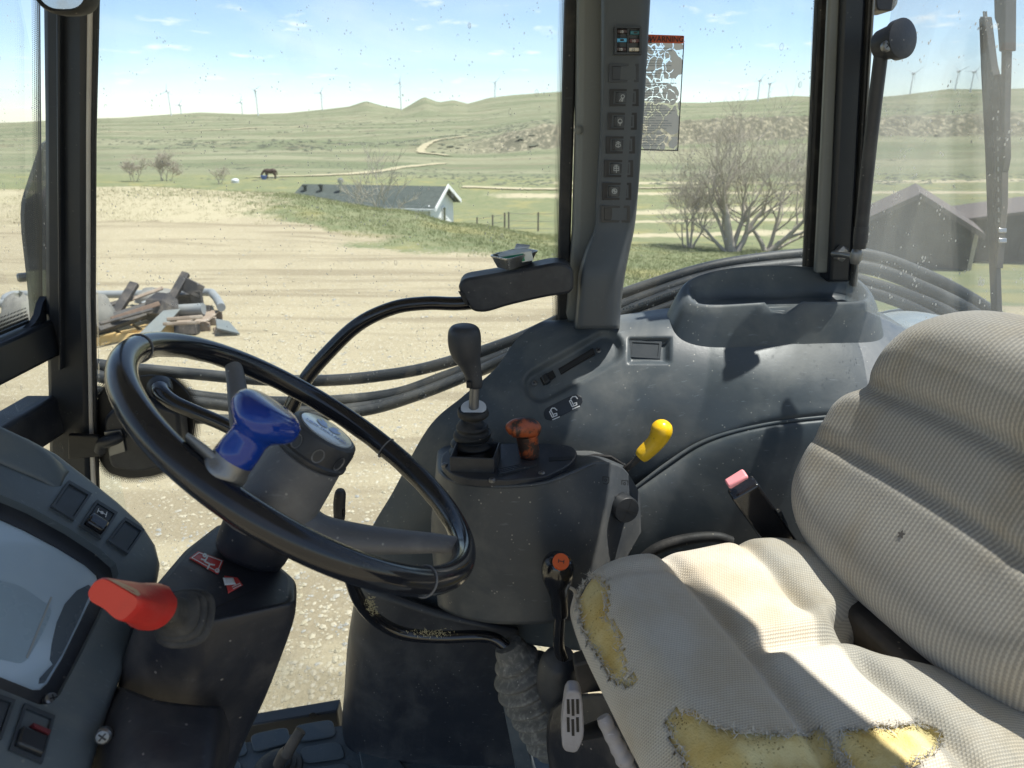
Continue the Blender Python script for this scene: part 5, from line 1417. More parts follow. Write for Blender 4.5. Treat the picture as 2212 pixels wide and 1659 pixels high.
# ================================================================== control box with its levers
cb = thing('control_box', 'dark grey control box with lever plate beside the seat', 'control box', P(1100, 1348, 1.05))
cols = [
 [(943, 990, 1.22), (932, 1150, 1.22), (945, 1300, 1.22)], [(947, 1015, 1.10), (934, 1150, 1.10), (950, 1312, 1.10)],
 [(975, 1036, 1.045), (965, 1180, 1.045), (985, 1330, 1.045)], [(1040, 1047, 1.02), (1040, 1190, 1.015), (1050, 1345, 1.01)],
 [(1110, 1048, 1.015), (1110, 1190, 1.01), (1120, 1349, 1.0)], [(1180, 1040, 1.02), (1185, 1190, 1.01), (1200, 1345, 1.0)],
 [(1235, 1020, 1.05), (1245, 1150, 1.03), (1255, 1335, 1.02)], [(1290, 998, 1.09), (1300, 1100, 1.07), (1300, 1300, 1.055)],
 [(1345, 1010, 1.13), (1350, 1100, 1.115), (1335, 1240, 1.10)], [(1382, 1064, 1.165), (1384, 1110, 1.155), (1385, 1150, 1.15)]]
rows = [[c[i] for c in cols] for i in range(3)]
loft('box_shell', rows, M['console_plastic'], cb, nr=40, nc=80, thick=.005)
# deck closing the top
front = [c[0] for c in cols[:9]]
back = [(943, 985, 1.26), (948, 972, 1.27), (970, 962, 1.28), (1040, 956, 1.28), (1110, 955, 1.28), (1180, 960, 1.28), (1240, 968, 1.27), (1290, 975, 1.25), (1352, 1002, 1.23)]
mid = [((a[0] + b[0]) / 2, (a[1] + b[1]) / 2 - 2, (a[2] + b[2]) / 2) for a, b in zip(front, back)]
loft('box_deck', [front, mid, back], M['console_plastic'], cb, nr=14, nc=70, thick=.005)
ZD = P(1110, 1044, 1.018).z + .004
pz = on_z(ZD)
plate = [(952, 1003), (956, 985), (978, 970), (1040, 964), (1120, 961), (1190, 962), (1236, 967), (1248, 982), (1240, 998), (1226, 1010), (1180, 1034), (1113, 1041), (1016, 1040), (975, 1028)]
slab('lever_plate', rounded(plate, .35, 4), pz, .004, .01, M['dark_plastic'], cb, .002, toward=Vector((0, 1, 9)))
tz = on_z(ZD + .0046)
slab('lever_slot', [(1185, 988), (1238, 986), (1236, 993), (1186, 996)], tz, .0004, .001, M['black'], cb)
for k in range(4): slab('guide_rib', [(1076, 1026 - k * 4), (1160, 1004 - k * 2.5), (1161, 1006 - k * 2.5), (1077, 1028 - k * 4)], tz, .003, .001, M['dark_plastic'], cb)
for u, v in ((1170, 1022), (1063, 1036), (960, 1004)): screw(cb, tz(u, v), (0, 0, 1), .0055, M['metal_grey'])
# open square collar round the gear lever
zc_ = ZD + .004
q0 = [(972, 1018), (1068, 1022), (1082, 985), (990, 975)]
col_pts = [PZ(u, v, zc_) for u, v in q0]; cc2 = sum(col_pts, Vector()) / 4
V = []
for s, z in ((1.0, zc_), (1.0, zc_ + .026), (.90, zc_ + .026), (.90, zc_)):
    V += [Vector(((p.x - cc2.x) * s + cc2.x, (p.y - cc2.y) * s + cc2.y, z)) for p in col_pts]
obj('boot_collar', V, grid_faces(4, 4, True), M['dark_plastic'], cb, smooth=0, bev=.003)
# rear bump with the yellow lever slot, round knob and marks
pf, nf = (lambda a, b, c: (on_plane(a, (b - a).cross(c - a).normalized()), (b - a).cross(c - a).normalized()))(P(1300, 1050, 1.078), P(1375, 1090, 1.148), P(1320, 1160, 1.09))
if nf.dot(CAM - P(1300, 1050, 1.08)) < 0: nf = -nf
nf0 = nf; nf = Vector((.30, -.94, .12)).normalized()
kc = pf(1338, 1089) + nf * .022
kn = thing('round_knob', 'round flat black knob on the control box', 'knob', kc)
lathe('dial', [(.0235, -.02), (.0235, .006), (.022, .0085), (.001, .0095)], kc, nf, M['switch_black'], kn, 40)
for a in (.4, 1.97): 
    e_ = nf.orthogonal().normalized(); g_ = nf.cross(e_)
    d_ = e_ * math.cos(a) + g_ * math.sin(a); w2 = nf.cross(d_) * .0006
    c3 = kc + nf * .0100
    obj('groove', [c3 - d_ * .021 - w2, c3 + d_ * .021 - w2, c3 + d_ * .021 + w2, c3 - d_ * .021 + w2], [(0, 1, 2, 3)], M['black'], kn, smooth=0)
nf = nf0
pf2 = lambda u, v: pf(u, v) + nf * .012
def pto(cu, cv, arrow):
    L = [[(cu - 6, cv + 3), (cu - 6, cv - 6), (cu + 7, cv - 5), (cu + 7, cv + 4)], circ(2.5, 8, cu, cv + 1)]
    if arrow: L.append([(cu - 5, cv + 8), (cu + 2, cv + 10), (cu + 7, cv + 6)])
    return L
ink('icon', pto(1296, 1032, True), pf2, 2.0, M['dark_print'], cb, .001); ink('icon', pto(1337, 1040, False), pf2, 2.0, M['dark_print'], cb, .001)
slab('lever_gate', [(1250, 990), (1285, 982), (1320, 985), (1350, 1004), (1340, 1008), (1300, 992), (1262, 998)], on_y(1.17), .004, .004, M['black'], cb)

def lever(name, label, base): return thing(name, label, 'lever', base)
gl = lever('gear_lever', 'tall black gear lever with pear shaped knob and rubber boot', P(1020, 1020, 1.12))
yG = 1.12
tube_at('boot', [(1024, 1022, yG, 50), (1024, 1000, yG, 48), (1022, 988, yG, 42), (1022, 982, yG, 50), (1022, 976, yG, 52), (1022, 968, yG, 40), (1021, 964, yG, 42), (1021, 958, yG, 48), (1021, 952, yG, 44), (1021, 947, yG, 35), (1021, 942, yG, 40), (1020, 936, yG, 41), (1020, 931, yG, 34), (1020, 926, yG, 33), (1020, 921, yG, 35), (1020, 915, yG, 30), (1021, 908, yG, 20), (1021, 902, yG, 19)], M['rubber'], gl, 28, 90)
tube_at('collar', [(1022, 906, yG, 18), (1022, 900, yG, 30), (1022, 893, yG, 34), (1023, 887, yG, 33), (1023, 884, yG, 28)], M['rubber'], gl, 28)
lathe('shift_pattern', [(.0215, -.002), (.0215, .0015)], P(1023, 881, yG), P(1020, 800, yG) - P(1023, 884, yG) - Vector((0, .02, 0)), M['white_print'], gl, 28)
tube_at('shaft', [(1023, 890, yG, 11), (1026, 820, yG, 11)], M['metal_grey'], gl, 16)
slab('cable_tie', [(1008, 823), (1019, 823), (1019, 836), (1008, 836)], on_y(yG - .012), .006, .003, M['black'], gl, .001)
tube_at('knob', [(1025, 836, yG, 15), (1025, 830, yG, 17.5), (1022, 808, yG, 19), (1015, 785, yG, 24), (1008, 765, yG, 32), (1004, 745, yG, 35.5), (1003, 726, yG, 36), (1003, 712, yG, 33), (1003, 704, yG, 25), (1003, 701, yG, 10)], M['dark_plastic'], gl, 30, 60)
ol = lever('orange_lever', 'worn orange and black handle on the control box plate', P(1150, 1000, 1.11))
tube_at('grip', [(1146, 986, 1.10, 20), (1143, 975, 1.10, 22), (1140, 955, 1.10, 23), (1138, 938, 1.10, 25)], M['orange_worn'], ol, 24)
tube_at('head', [(1096, 932, 1.085, 8), (1103, 928, 1.087, 17), (1118, 925, 1.09, 22), (1140, 926, 1.10, 24), (1154, 928, 1.105, 20), (1162, 930, 1.11, 9)], M['orange_worn'], ol, 24)
tube_at('foot', [(1146, 984, 1.10, 19), (1152, 992, 1.105, 17), (1170, 1000, 1.11, 10), (1184, 1002, 1.115, 8)], M['dark_plastic'], ol, 16)
yl = lever('yellow_lever', 'bright yellow curved lever behind the control box', P(1352, 1014, 1.16))
tube_at('grip', [(1383, 988, 1.15, 14), (1388, 983, 1.15, 17), (1395, 976, 1.15, 18), (1406, 966, 1.15, 18.5), (1417, 954, 1.15, 19.5), (1425, 941, 1.15, 22), (1429, 930, 1.15, 23.5), (1429, 919, 1.15, 21), (1429, 911, 1.15, 13), (1429, 908, 1.15, 5)], M['lever_yellow'], yl, 26, 60)
tube_at('rod', [(1352, 1014, 1.165, 7), (1388, 982, 1.15, 7)], M['black_steel'], yl, 12)
rl = lever('range_lever', 'glossy black lever with orange shift diagram in front of seat', P(1210, 1425, .93))
yR = .93
tube_at('knob', [(1210, 1330, yR, 16), (1210, 1322, yR, 18), (1208, 1290, yR, 20), (1206, 1270, yR, 25), (1205, 1250, yR, 33), (1205, 1232, yR, 36), (1206, 1216, yR, 34), (1207, 1206, yR, 28), (1208, 1200, yR, 16)], M['gloss_black'], rl, 30, 60)
tube_at('rod', [(1210, 1325, yR, 12), (1207, 1370, yR, 12), (1208, 1400, yR, 12.5), (1216, 1425, yR, 13)], M['gloss_black'], rl, 16)
oc = P(1212, 1213, yR - .018); on_ = Vector((.15, -.62, .78)).normalized()
dk = lathe('shift_disc', [(.0125, -.004), (.0125, .0008)], oc, on_, M['cap_orange'], rl, 26)
e_ = Vector((1, 0, -.2)); e_ = (e_ - on_ * e_.dot(on_)).normalized(); g_ = on_.cross(e_)
def dot(x, y): return oc + on_ * .0012 + e_ * x + g_ * y
def strip(name, pts, w, mat, parent):
    V, F = [], []
    for a, b in pts:
        a, b = Vector(a), Vector(b); d = (b - a).normalized(); s = on_.cross(d) * w; k = len(V)
        V += [a - s, b - s, b + s, a + s]; F.append((k, k + 1, k + 2, k + 3))
    return obj(name, V, F, mat, parent, smooth=0)
strip('shift_diagram', [(dot(-.004, .003), dot(-.004, -.003)), (dot(.004, .003), dot(.004, -.003)), (dot(-.004, 0), dot(.004, .0001))], .0006, M['dark_print'], rl)
tube_at('boot', [(1218, 1410, .94, 24), (1212, 1425, .94, 38), (1205, 1450, .94, 44), (1212, 1490, .95, 50), (1230, 1520, .96, 46)], M['dark_plastic'], rl, 20)

# hand lever with bent rod and ribbed dusty boot
hl_ = lever('hand_brake_lever', 'bent black hand lever with dusty ribbed rubber boot', P(1150, 1600, 1.0))
tube_at('rod', [(733, 1075, .95, 10), (735, 1110, .95, 11), (727, 1150, .96, 13), (737, 1190, .97, 13), (757, 1250, .99, 14), (778, 1300, 1.0, 14.5), (815, 1340, 1.02, 14.5), (870, 1368, 1.03, 14), (950, 1376, 1.04, 13.5), (1030, 1374, 1.04, 13), (1070, 1380, 1.03, 13), (1098, 1402, 1.02, 13)], M['gloss_black'], hl_, 16)
tube_at('grip', [(736, 1058, .95, 8), (735, 1066, .95, 12), (733, 1090, .95, 13), (733, 1120, .95, 12)], M['rubber'], hl_, 16)
bt = []
for i in range(97):
    s = i / 96; k = math.sin(s * 8 * 2 * math.pi)
    bt.append((1098 + 100 * s + 14 * s * s, 1392 + 205 * s, 1.02 - .03 * s, (30 + 34 * min(1, s * 3.0)) * (1 + .14 * k * min(1, s * 4))))
path = [P(u, v, y) for u, v, y, r in bt]
hb = tube('boot', path, [pxm(u, v, y, r) for u, v, y, r in bt], M['rubber_dusty'], hl_, 28)
st3 = thing('dried_grass_clump', 'tuft of dry chaff stuck on the bent hand lever', 'debris', P(800, 1310, .99))
V, F = [], []
for i in range(260):
    s = rnd.random(); u, v = (797 + 12 * s + rnd.gauss(0, 5), 1296 + 26 * s + rnd.gauss(0, 6)) if i < 150 else (930 + rnd.gauss(0, 26), 1368 + rnd.gauss(0, 4))
    y = 1.0 - .014 if i < 150 else 1.022; a = P(u, v, y - rnd.random() * .008); d = Vector((rnd.gauss(0, 1), rnd.gauss(0, .5), rnd.gauss(0, 1))).normalized() * .006; w = Vector((rnd.gauss(0, 1), 0, rnd.gauss(0, 1))).normalized() * .0008
    k = len(V); V += [a - w, a + w, a + d]; F.append((k, k + 1, k + 2))
obj('fibres', V, F, M['grass_dry'], st3, smooth=0); st3['kind'] = 'stuff'

# ================================================================== instrument panel
PN = Vector((.736, 0, .676))
pp0 = CAM + Vector((-.4345, .74, -.484))
PP = on_plane(pp0, PN)
def PL(h): return lambda u, v: PP(u, v) + PN * h
ip = thing('instrument_panel', 'grey dashboard panel with large dusty instrument display and switches', 'dashboard', PP(120, 1640))
UPP = pp0 + PN * 5
out = [(-420, 760), (-200, 838), (0, 928), (60, 952), (120, 984), (190, 1038), (252, 1088), (302, 1134), (329, 1176), (338, 1212), (332, 1242), (314, 1278), (290, 1330), (262, 1410), (240, 1475), (215, 1550), (180, 1660), (150, 1760), (-420, 1760)]
bez_o = [(-420, 935), (-150, 1010), (0, 1068), (70, 1098), (150, 1142), (215, 1185), (250, 1216), (256, 1240), (246, 1268), (215, 1335), (170, 1425), (130, 1500), (108, 1521), (84, 1522), (0, 1488), (-150, 1430), (-420, 1330)]
bez_i = [(-420, 975), (-150, 1045), (0, 1102), (66, 1132), (140, 1172), (198, 1208), (222, 1230), (226, 1246), (218, 1266), (190, 1325), (150, 1408), (118, 1462), (100, 1478), (84, 1478), (0, 1444), (-150, 1390), (-420, 1290)]
# housing: outline extruded down behind its face, with a hole for the display recess
def shell(name, outer, inner, h_o, h_i, depth, mat, parent):
    a = [PP(*q) + PN * h_o for q in outer]; b = [PP(*q) + PN * h_i for q in inner]
    n1, n2 = len(a), len(b)
    import bmesh
    bm = bmesh.new()
    va = [bm.verts.new(p) for p in a]; vb = [bm.verts.new(p) for p in b]
    ea = [bm.edges.new((va[i], va[(i + 1) % n1])) for i in range(n1)]; eb = [bm.edges.new((vb[i], vb[(i + 1) % n2])) for i in range(n2)]
    bmesh.ops.triangle_fill(bm, use_beauty=True, edges=ea + eb, normal=PN)
    # rounded shoulder then the side wall
    c = sum(a, Vector()) / n1
    ring = va
    for off, dn in ((.006, -.003), (.011, -.010), (.013, -.020), (.013, -.16)):
        nr_ = []
        for i in range(n1):
            t_ = (a[(i + 1) % n1] - a[i - 1]).normalized(); s_ = t_.cross(PN)
            if s_.dot(a[i] - c) < 0: s_ = -s_
            nr_.append(bm.verts.new(a[i] + s_ * off + PN * dn))
        for i in range(n1): bm.faces.new((ring[i], ring[(i + 1) % n1], nr_[(i + 1) % n1], nr_[i]))
        ring = nr_
    nr_ = [bm.verts.new(p - PN * .022) for p in b]
    for i in range(n2): bm.faces.new((vb[i], nr_[i], nr_[(i + 1) % n2], vb[(i + 1) % n2]))
    bmesh.ops.recalc_face_normals(bm, faces=bm.faces)
    me = bpy.data.meshes.new(name); bm.to_mesh(me); bm.free()
    me.shade_smooth(); me.set_sharp_from_angle(angle=math.radians(38)); me.materials.append(mat)
    o = bpy.data.objects.new(name, me); COL.objects.link(o); attach(o, parent)
    return o
shell('panel_housing', out, bez_o, 0, 0, .1, M['panel_plastic'], ip)
ringframe('display_bezel', bez_o, bez_i, PL(-.014), .004, .02, M['dark_plastic'], ip, UPP)
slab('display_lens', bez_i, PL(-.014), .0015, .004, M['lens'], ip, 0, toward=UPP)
# darker gauge seen through the lens at its right end
cres = [(214, 1258), (205, 1250), (180, 1262), (155, 1290), (138, 1330), (128, 1375), (124, 1410), (130, 1420), (118, 1432), (102, 1450), (100, 1462), (112, 1460), (150, 1398), (188, 1318)]
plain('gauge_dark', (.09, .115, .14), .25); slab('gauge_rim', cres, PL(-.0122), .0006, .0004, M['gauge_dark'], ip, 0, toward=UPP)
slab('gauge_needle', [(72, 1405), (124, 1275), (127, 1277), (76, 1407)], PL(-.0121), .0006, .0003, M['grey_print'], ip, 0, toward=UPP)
plain('lens_darker', (.30, .40, .48), .3)
slab('lens_patch', rounded([(0, 1235), (60, 1250), (130, 1300), (112, 1345), (70, 1420), (0, 1405), (-120, 1370), (-120, 1230)], .25, 4), PL(-.0125), .0003, .0002, M['lens_darker'], ip, 0, toward=UPP)  # slightly darker patch laid over the lens
def psw(q, kind):
    s = ringframe('switch', q, [tuple(np.array(q).mean(0) + (np.array(p) - np.array(q).mean(0)) * .82) for p in q], PL(0.0005), .0025, .006, M['blank_switch'], ip, UPP)
    q2 = [tuple(np.array(q).mean(0) + (np.array(p) - np.array(q).mean(0)) * .80) for p in q]
    if kind == 'blank': slab('blank_plate', q2, PL(0), .0012, .003, M['blank_switch'], s, .0006, toward=UPP)
    return s, q2
psw([(146, 1040), (196, 1069), (157, 1127), (108, 1096)], 'blank')
s2, q2 = psw([(207, 1082), (252, 1110), (216, 1167), (170, 1138)], 'rocker')
qa, qb, qc, qd = [np.array(p) for p in q2]
slab('rocker', [tuple(qa), tuple(qb), tuple(qb * .45 + qc * .55), tuple(qa * .45 + qd * .55)], PL(0), .002, .004, M['switch_black'], s2, .001, toward=UPP)
slab('rocker_foot', [tuple(qa * .45 + qd * .55), tuple(qb * .45 + qc * .55), tuple(qc), tuple(qd)], PL(0), .010, .004, M['gloss_black'], s2, .0025, toward=UPP)
ink('icon', [[(210, 1102), (207, 1110)], [(208.5, 1106), (226, 1115)], [(228, 1109), (225, 1120)], circ(2.5, 8, 217, 1110.5)], PL(.003), 1.8, M['white_print'], s2, .0008)
psw([(268, 1120), (310, 1147), (274, 1199), (230, 1170)], 'blank')
s4, q4 = psw([(50, 1522), (116, 1549), (88, 1652), (17, 1622)], 'rocker')
qa, qb, qc, qd = [np.array(p) for p in q4]
slab('rocker', [tuple(qa), tuple(qb), tuple(qb * .5 + qc * .5), tuple(qa * .5 + qd * .5)], PL(0), -.001, .006, M['switch_black'], s4, .001, toward=UPP)
slab('rocker_foot', [tuple(qa * .5 + qd * .5), tuple(qb * .5 + qc * .5), tuple(qc), tuple(qd)], PL(0), .008, .004, M['switch_black'], s4, .002, toward=UPP)
plain('hazard_red', (.13, .02, .025), .5)
slab('hazard_mark', [(60, 1572), (98, 1588), (95, 1596), (62, 1580)], PL(0), .0085, 0, M['hazard_red'], s4, 0, toward=UPP)
psw([(-50, 1488), (30, 1515), (0, 1600), (-70, 1580)], 'blank')
screw(ip, PP(117, 1506) - PN * .004, PN, .0065, M['metal_grey'])
# pressed shoulder at the far end of the panel
rows = [[PP(-300, 812) + PN * .0, PP(-100, 888), PP(60, 958), PP(120, 990), PP(150, 1018)], [PP(-300, 850) + PN * .02, PP(-100, 910) + PN * .016, PP(40, 968) + PN * .014, PP(100, 1000) + PN * .01, PP(138, 1035) + PN * .001], [PP(-300, 900) + PN * .003, PP(-100, 962) + PN * .002, PP(30, 1015) + PN * .001, PP(90, 1040) + PN * .001, PP(130, 1060) - PN * .001]]
loft('panel_shoulder', rows, M['panel_plastic'], ip, thick=.003)
# lower dash under the panel
ld = thing('lower_dash', 'black lower dash moulding below the instrument panel', 'dashboard', P(330, 1690, .5))
rows = [[(238, 1478, .60), (280, 1490, .56), (340, 1512, .545), (410, 1522, .545), (470, 1526, .555), (484, 1535, .60)],
        [(222, 1530, .56), (265, 1550, .52), (330, 1565, .51), (410, 1570, .515), (475, 1575, .53), (496, 1580, .58)],
        [(200, 1600, .535), (250, 1625, .49), (330, 1640, .48), (410, 1645, .485), (470, 1645, .50), (492, 1640, .56)],
        [(170, 1700, .51), (230, 1730, .46), (330, 1745, .45), (410, 1745, .455), (455, 1740, .47), (480, 1720, .53)]]
loft('dash_moulding', rows, M['column_plastic'], ld, thick=.006)
a_, b_ = P(223, 1590, .515), None
screw(ld, P(223, 1590, .505), (.25, -.85, .4), .0075, M['metal_grey'])

# ================================================================== steering column
sc2 = thing('steering_column', 'dusty black steering column housing with red stickers', 'steering column', P(450, 1640, .66))
def rings_loft(name, rings, mat, parent, nc=60, nr=40, sharp=45, caps=True):
    R = []
    for r in rings:
        pts = [P(*q) for q in r]
        pts = pts + pts[:1]
        # chord-length resample with slight corner rounding
        q = np.array([list(p) for p in pts]); L = np.concatenate([[0], np.cumsum(np.linalg.norm(np.diff(q, axis=0), axis=1))]); s = np.linspace(0, L[-1], nc, endpoint=False)
        w = np.stack([np.interp(s, L, q[:, i]) for i in range(3)], 1)
        w = (np.roll(w, 1, 0) + 2 * w + np.roll(w, -1, 0)) / 4; w = (np.roll(w, 1, 0) + 2 * w + np.roll(w, -1, 0)) / 4
        R.append(w)
    R = np.stack(R); B = np.stack([catmull(R[:, c], nr) for c in range(nc)], 1)
    V = B.reshape(-1, 3); F = grid_faces(nr, nc, True)
    if caps: F.append(tuple(range(nc))); F.append(tuple((nr - 1) * nc + k for k in range(nc - 1, -1, -1)))
    o = obj(name, V, F, mat, parent, smooth=sharp)
    return o
ringsc = [
 [(352, 1262, .60), (446, 1338, .585), (620, 1300, .635), (622, 1246, .70), (560, 1190, .75), (480, 1130, .78), (420, 1180, .70)],
 [(325, 1278, .595), (440, 1350, .58), (638, 1305, .632), (640, 1260, .70), (570, 1200, .77), (470, 1140, .80), (395, 1195, .70)],
 [(290, 1350, .59), (430, 1385, .575), (634, 1345, .632), (636, 1320, .70), (560, 1260, .78), (450, 1210, .81), (340, 1280, .70)],
 [(262, 1430, .59), (420, 1460, .57), (606, 1425, .632), (608, 1405, .70), (540, 1350, .78), (420, 1310, .81), (310, 1380, .70)],
 [(245, 1520, .59), (400, 1560, .57), (572, 1512, .632), (574, 1490, .70), (510, 1440, .78), (400, 1400, .81), (290, 1470, .70)],
 [(240, 1640, .59), (390, 1690, .57), (520, 1625, .632), (524, 1600, .70), (470, 1560, .78), (380, 1530, .81), (290, 1600, .70)],
 [(240, 1760, .59), (390, 1800, .57), (480, 1730, .632), (484, 1710, .70), (440, 1680, .78), (370, 1650, .81), (290, 1700, .70)]]
rings_loft('housing', ringsc, M['column_plastic'], sc2, 96, 70, 50)
ua = [(540, 1085, .715), (640, 1110, .715), (640, 1150, .715), (560, 1150, .715)]
tube_at('upper_shroud', [(575, 1075, .715, 62), (572, 1105, .715, 72), (560, 1145, .715, 78), (548, 1180, .715, 78), (538, 1206, .71, 70), (530, 1222, .705, 50)], M['column_plastic'], sc2, 32, 40)
# seam and stickers on the upper face
st_p = on_plane(P(480, 1215, .70), (P(560, 1275, .655) - P(420, 1200, .70)).cross(P(470, 1290, .62) - P(420, 1200, .70)).normalized())
a0, b0, c0_ = P(415, 1215, .668), P(600, 1290, .648), P(545, 1170, .755)
stn = (b0 - a0).cross(c0_ - a0).normalized()
if stn.dot(CAM - a0) < 0: stn = -stn
lab = thing('safety_sticker', 'worn red sticker with leaning figure on the column', 'sticker', PP(300, 1300))
def top_y(u, v):      # nearest point of the column housing surface along the sight line
    hd_ = bpy.data.objects['housing.001'] if 'housing.001' in bpy.data.objects else bpy.data.objects['housing']
    return hd_
_ho = [o for o in sc2.children if o.name.startswith('housing')][0]
_hv = np.array([tuple(v.co) for v in _ho.data.vertices]); _ht = _hv[:, 1] * CP - (_hv[:, 2] - CAM.z) * SP
_hu = 1106 + FOC * _hv[:, 0] / _ht; _hvv = 829.5 + FOC * (-(_hv[:, 2] - CAM.z) * CP - _hv[:, 1] * SP) / _ht
from mathutils.bvhtree import BVHTree
_hb = BVHTree.FromPolygons([Vector(v) for v in _hv], [tuple(p.vertices) for p in _ho.data.polygons])
def on_col(lift=.0012):
    def f(u, v):
        r = ray(u, v).normalized(); hit = _hb.ray_cast(CAM, r)
        p = hit[0] if hit[0] is not None else P(u, v, .66)
        n = hit[1] if hit[0] is not None else Vector((0, -1, 0))
        if n.dot(r) > 0: n = -n
        return p + n * lift
    return f
def decal(name, quad, mat, parent, lift=.0012, n=10):
    a, b, c, d = [np.array(q, float) for q in quad]; f = on_col(lift); V = []
    for i in range(n + 1):
        for j in range(n + 1):
            s, t_ = j / n, i / n
            V.append(f(*((a * (1 - s) + b * s) * (1 - t_) + (d * (1 - s) + c * s) * t_)))
    return obj(name, V, grid_faces(n + 1, n + 1), mat, parent, smooth=180, solid=.0004, off=0)
lab.location = on_col()(445, 1220)
decal('sheet', [(427, 1193), (483, 1213), (470, 1243), (408, 1208)], M['sticker_red'], lab)
ink('border', [[(429, 1197), (478, 1215), (468, 1238), (413, 1208), (429, 1197)]], on_col(.002), 1.8, M['white_print'], lab, .0004)
ink('pictogram', [circ(3, 8, 441, 1203), [(447, 1206), (441, 1216), (452, 1222), (447, 1232)], [(440, 1213), (434, 1211)], [(452, 1222), (462, 1224)]], on_col(.002), 3.4, M['white_print'], lab, .0005)
ink('torn_spot', [circ(4, 8, 468, 1236)], on_col(.002), 2.5, M['white_print'], lab, .0006)
lb2 = thing('safety_sticker', 'small torn red sticker with white lock shape on the column', 'sticker', on_col()(497, 1268))
decal('sheet', [(484, 1246), (512, 1250), (524, 1266), (492, 1284)], M['sticker_red'], lb2)
decal('lock_shape', [(480, 1252), (502, 1252), (508, 1266), (484, 1268)], M['white_print'], lb2, .0022, 4)
ink('lettering', [[(500, 1272), (517, 1264)], [(502, 1276), (519, 1268)]], on_col(.0024), 1.6, M['white_print'], lb2)
seam = [(440, 1342), (456, 1325), (470, 1312), (500, 1298), (530, 1285), (552, 1276)]
ink('seam', [seam], on_col(.0008), 2.2, M['black'], sc2, .0005)
# red shuttle lever with its square rubber boot
rd = thing('shuttle_lever', 'red paddle lever with worn pale edge on the steering column', 'lever', P(385, 1335, .60))
V = []
bx0, bx1 = P(400, 1335, .578), P(350, 1312, .54)
axd = (bx1 - bx0).normalized(); a1 = (Vector((0, 0, 1)) - axd * axd.z).normalized(); a2 = axd.cross(a1)
NB = 24; bl = [(.030, -.004), (.033, 0), (.031, .003), (.026, .004), (.025, .008), (.028, .010), (.026, .013), (.022, .014), (.021, .018), (.024, .020), (.022, .023), (.018, .025), (.016, .034), (.015, .06)]
for r, h in bl:
    for k in range(NB):
        t_ = 2 * math.pi * k / NB; c_, s_ = math.cos(t_), math.sin(t_)
        w = (abs(c_) ** 4 + abs(s_) ** 4) ** -.25
        w = w * .6 + .4
        V.append(bx0 + axd * h + (a1 * c_ + a2 * s_) * r * w * .86)
obj('boot', V, grid_faces(len(bl), NB, True), M['rubber_boot'], rd, smooth=60)
face = [(184, 1278), (199, 1253), (223, 1243), (304, 1291), (300, 1314), (269, 1345), (248, 1340), (223, 1316), (190, 1299)]
fpts = [P(u, v, .485) for u, v in rounded(face, .3, 4)]
fc = sum(fpts, Vector()) / len(fpts)
ec = P(332, 1311, .535)
L = []
for s, sc3 in ((0, .90), (.04, .97), (.10, 1.0), (.35, .98), (.6, .80), (.85, .70), (1.0, .62), (1.04, .5)):
    for p in fpts:
        d = p - fc
        k = min(1, max(0, (s - .2) / .6))
        # morph from paddle outline to a round stem
        ang = math.atan2(d.dot(a2), d.dot(a1)); rnd_p = (a1 * math.cos(ang) + a2 * math.sin(ang)) * .0205
        L.append(fc + (ec - fc) * s + (d * sc3) * (1 - k) + rnd_p * k * (1 if s < 1.02 else .7))
nn4 = len(fpts); F = grid_faces(8, nn4, True); F.append(tuple(range(nn4))); F.append(tuple(7 * nn4 + i for i in range(nn4)))
hn = obj('handle', L, F, M['lever_red'], rd, smooth=50)
import bmesh
bm = bmesh.new(); bm.from_mesh(hn.data); bmesh.ops.recalc_face_normals(bm, faces=bm.faces); bm.to_mesh(hn.data); bm.free()
_rb = BVHTree.FromPolygons([v.co for v in hn.data.vertices], [tuple(p.vertices) for p in hn.data.polygons])
def on_red(u, v):
    h = _rb.ray_cast(CAM, ray(u, v).normalized()); return (h[0] if h[0] is not None else P(u, v, .5)) 
ed_ = [(232, 1250), (252, 1254), (276, 1264), (296, 1274), (304, 1284), (298, 1288), (280, 1278), (256, 1264)]
V = [on_red(u, v) + (CAM - on_red(u, v)).normalized() * .0018 for u, v in ed_]
obj('worn_edge', V, [tuple(range(len(V)))], M['pale_worn'], rd, smooth=0)

# ================================================================== steering wheel
WC = CAM + Vector((-.2234, .7143, -.3395))
WN = Vector((math.sin(.6564) * math.cos(.3103), math.sin(.6564) * math.sin(.3103), math.cos(.6564)))
W1 = WN.cross(Vector((0, 1, 0))).normalized(); W2 = WN.cross(W1).normalized()
def WP(a, r, h=0.0): return WC + (W1 * math.cos(a) + W2 * math.sin(a)) * r + WN * h
def wang(u, v):                                # angle on the wheel of a picture point
    q = on_plane(WC, WN)(u, v) - WC
    return math.atan2(q.dot(W2), q.dot(W1)), q.length
sw_ = thing('steering_wheel', 'black tractor steering wheel with grey hub and three spokes', 'steering wheel', WC - WN * .12)
RW, rw = .207, .0138
path = [WP(a, RW) for a in np.linspace(0, 2 * math.pi, 121)]
V = []
for i in range(120):
    a = 2 * math.pi * i / 120; rd_ = (W1 * math.cos(a) + W2 * math.sin(a))
    for k in range(20):
        t_ = 2 * math.pi * k / 20
        q = rw * (1 - .10 * max(0, -math.sin(t_)) * (1 + .25 * math.sin(a * 26)) * (math.cos(t_) < .3))
        V.append(WC + rd_ * (RW + q * math.cos(t_)) + WN * q * 1.08 * math.sin(t_))
F = []
for i in range(120):
    for k in range(20):
        F.append((i * 20 + k, ((i + 1) % 120) * 20 + k, ((i + 1) % 120) * 20 + (k + 1) % 20, i * 20 + (k + 1) % 20))
rim_o = obj('rim', V, F, M['wheel_rim'], sw_, smooth=180)
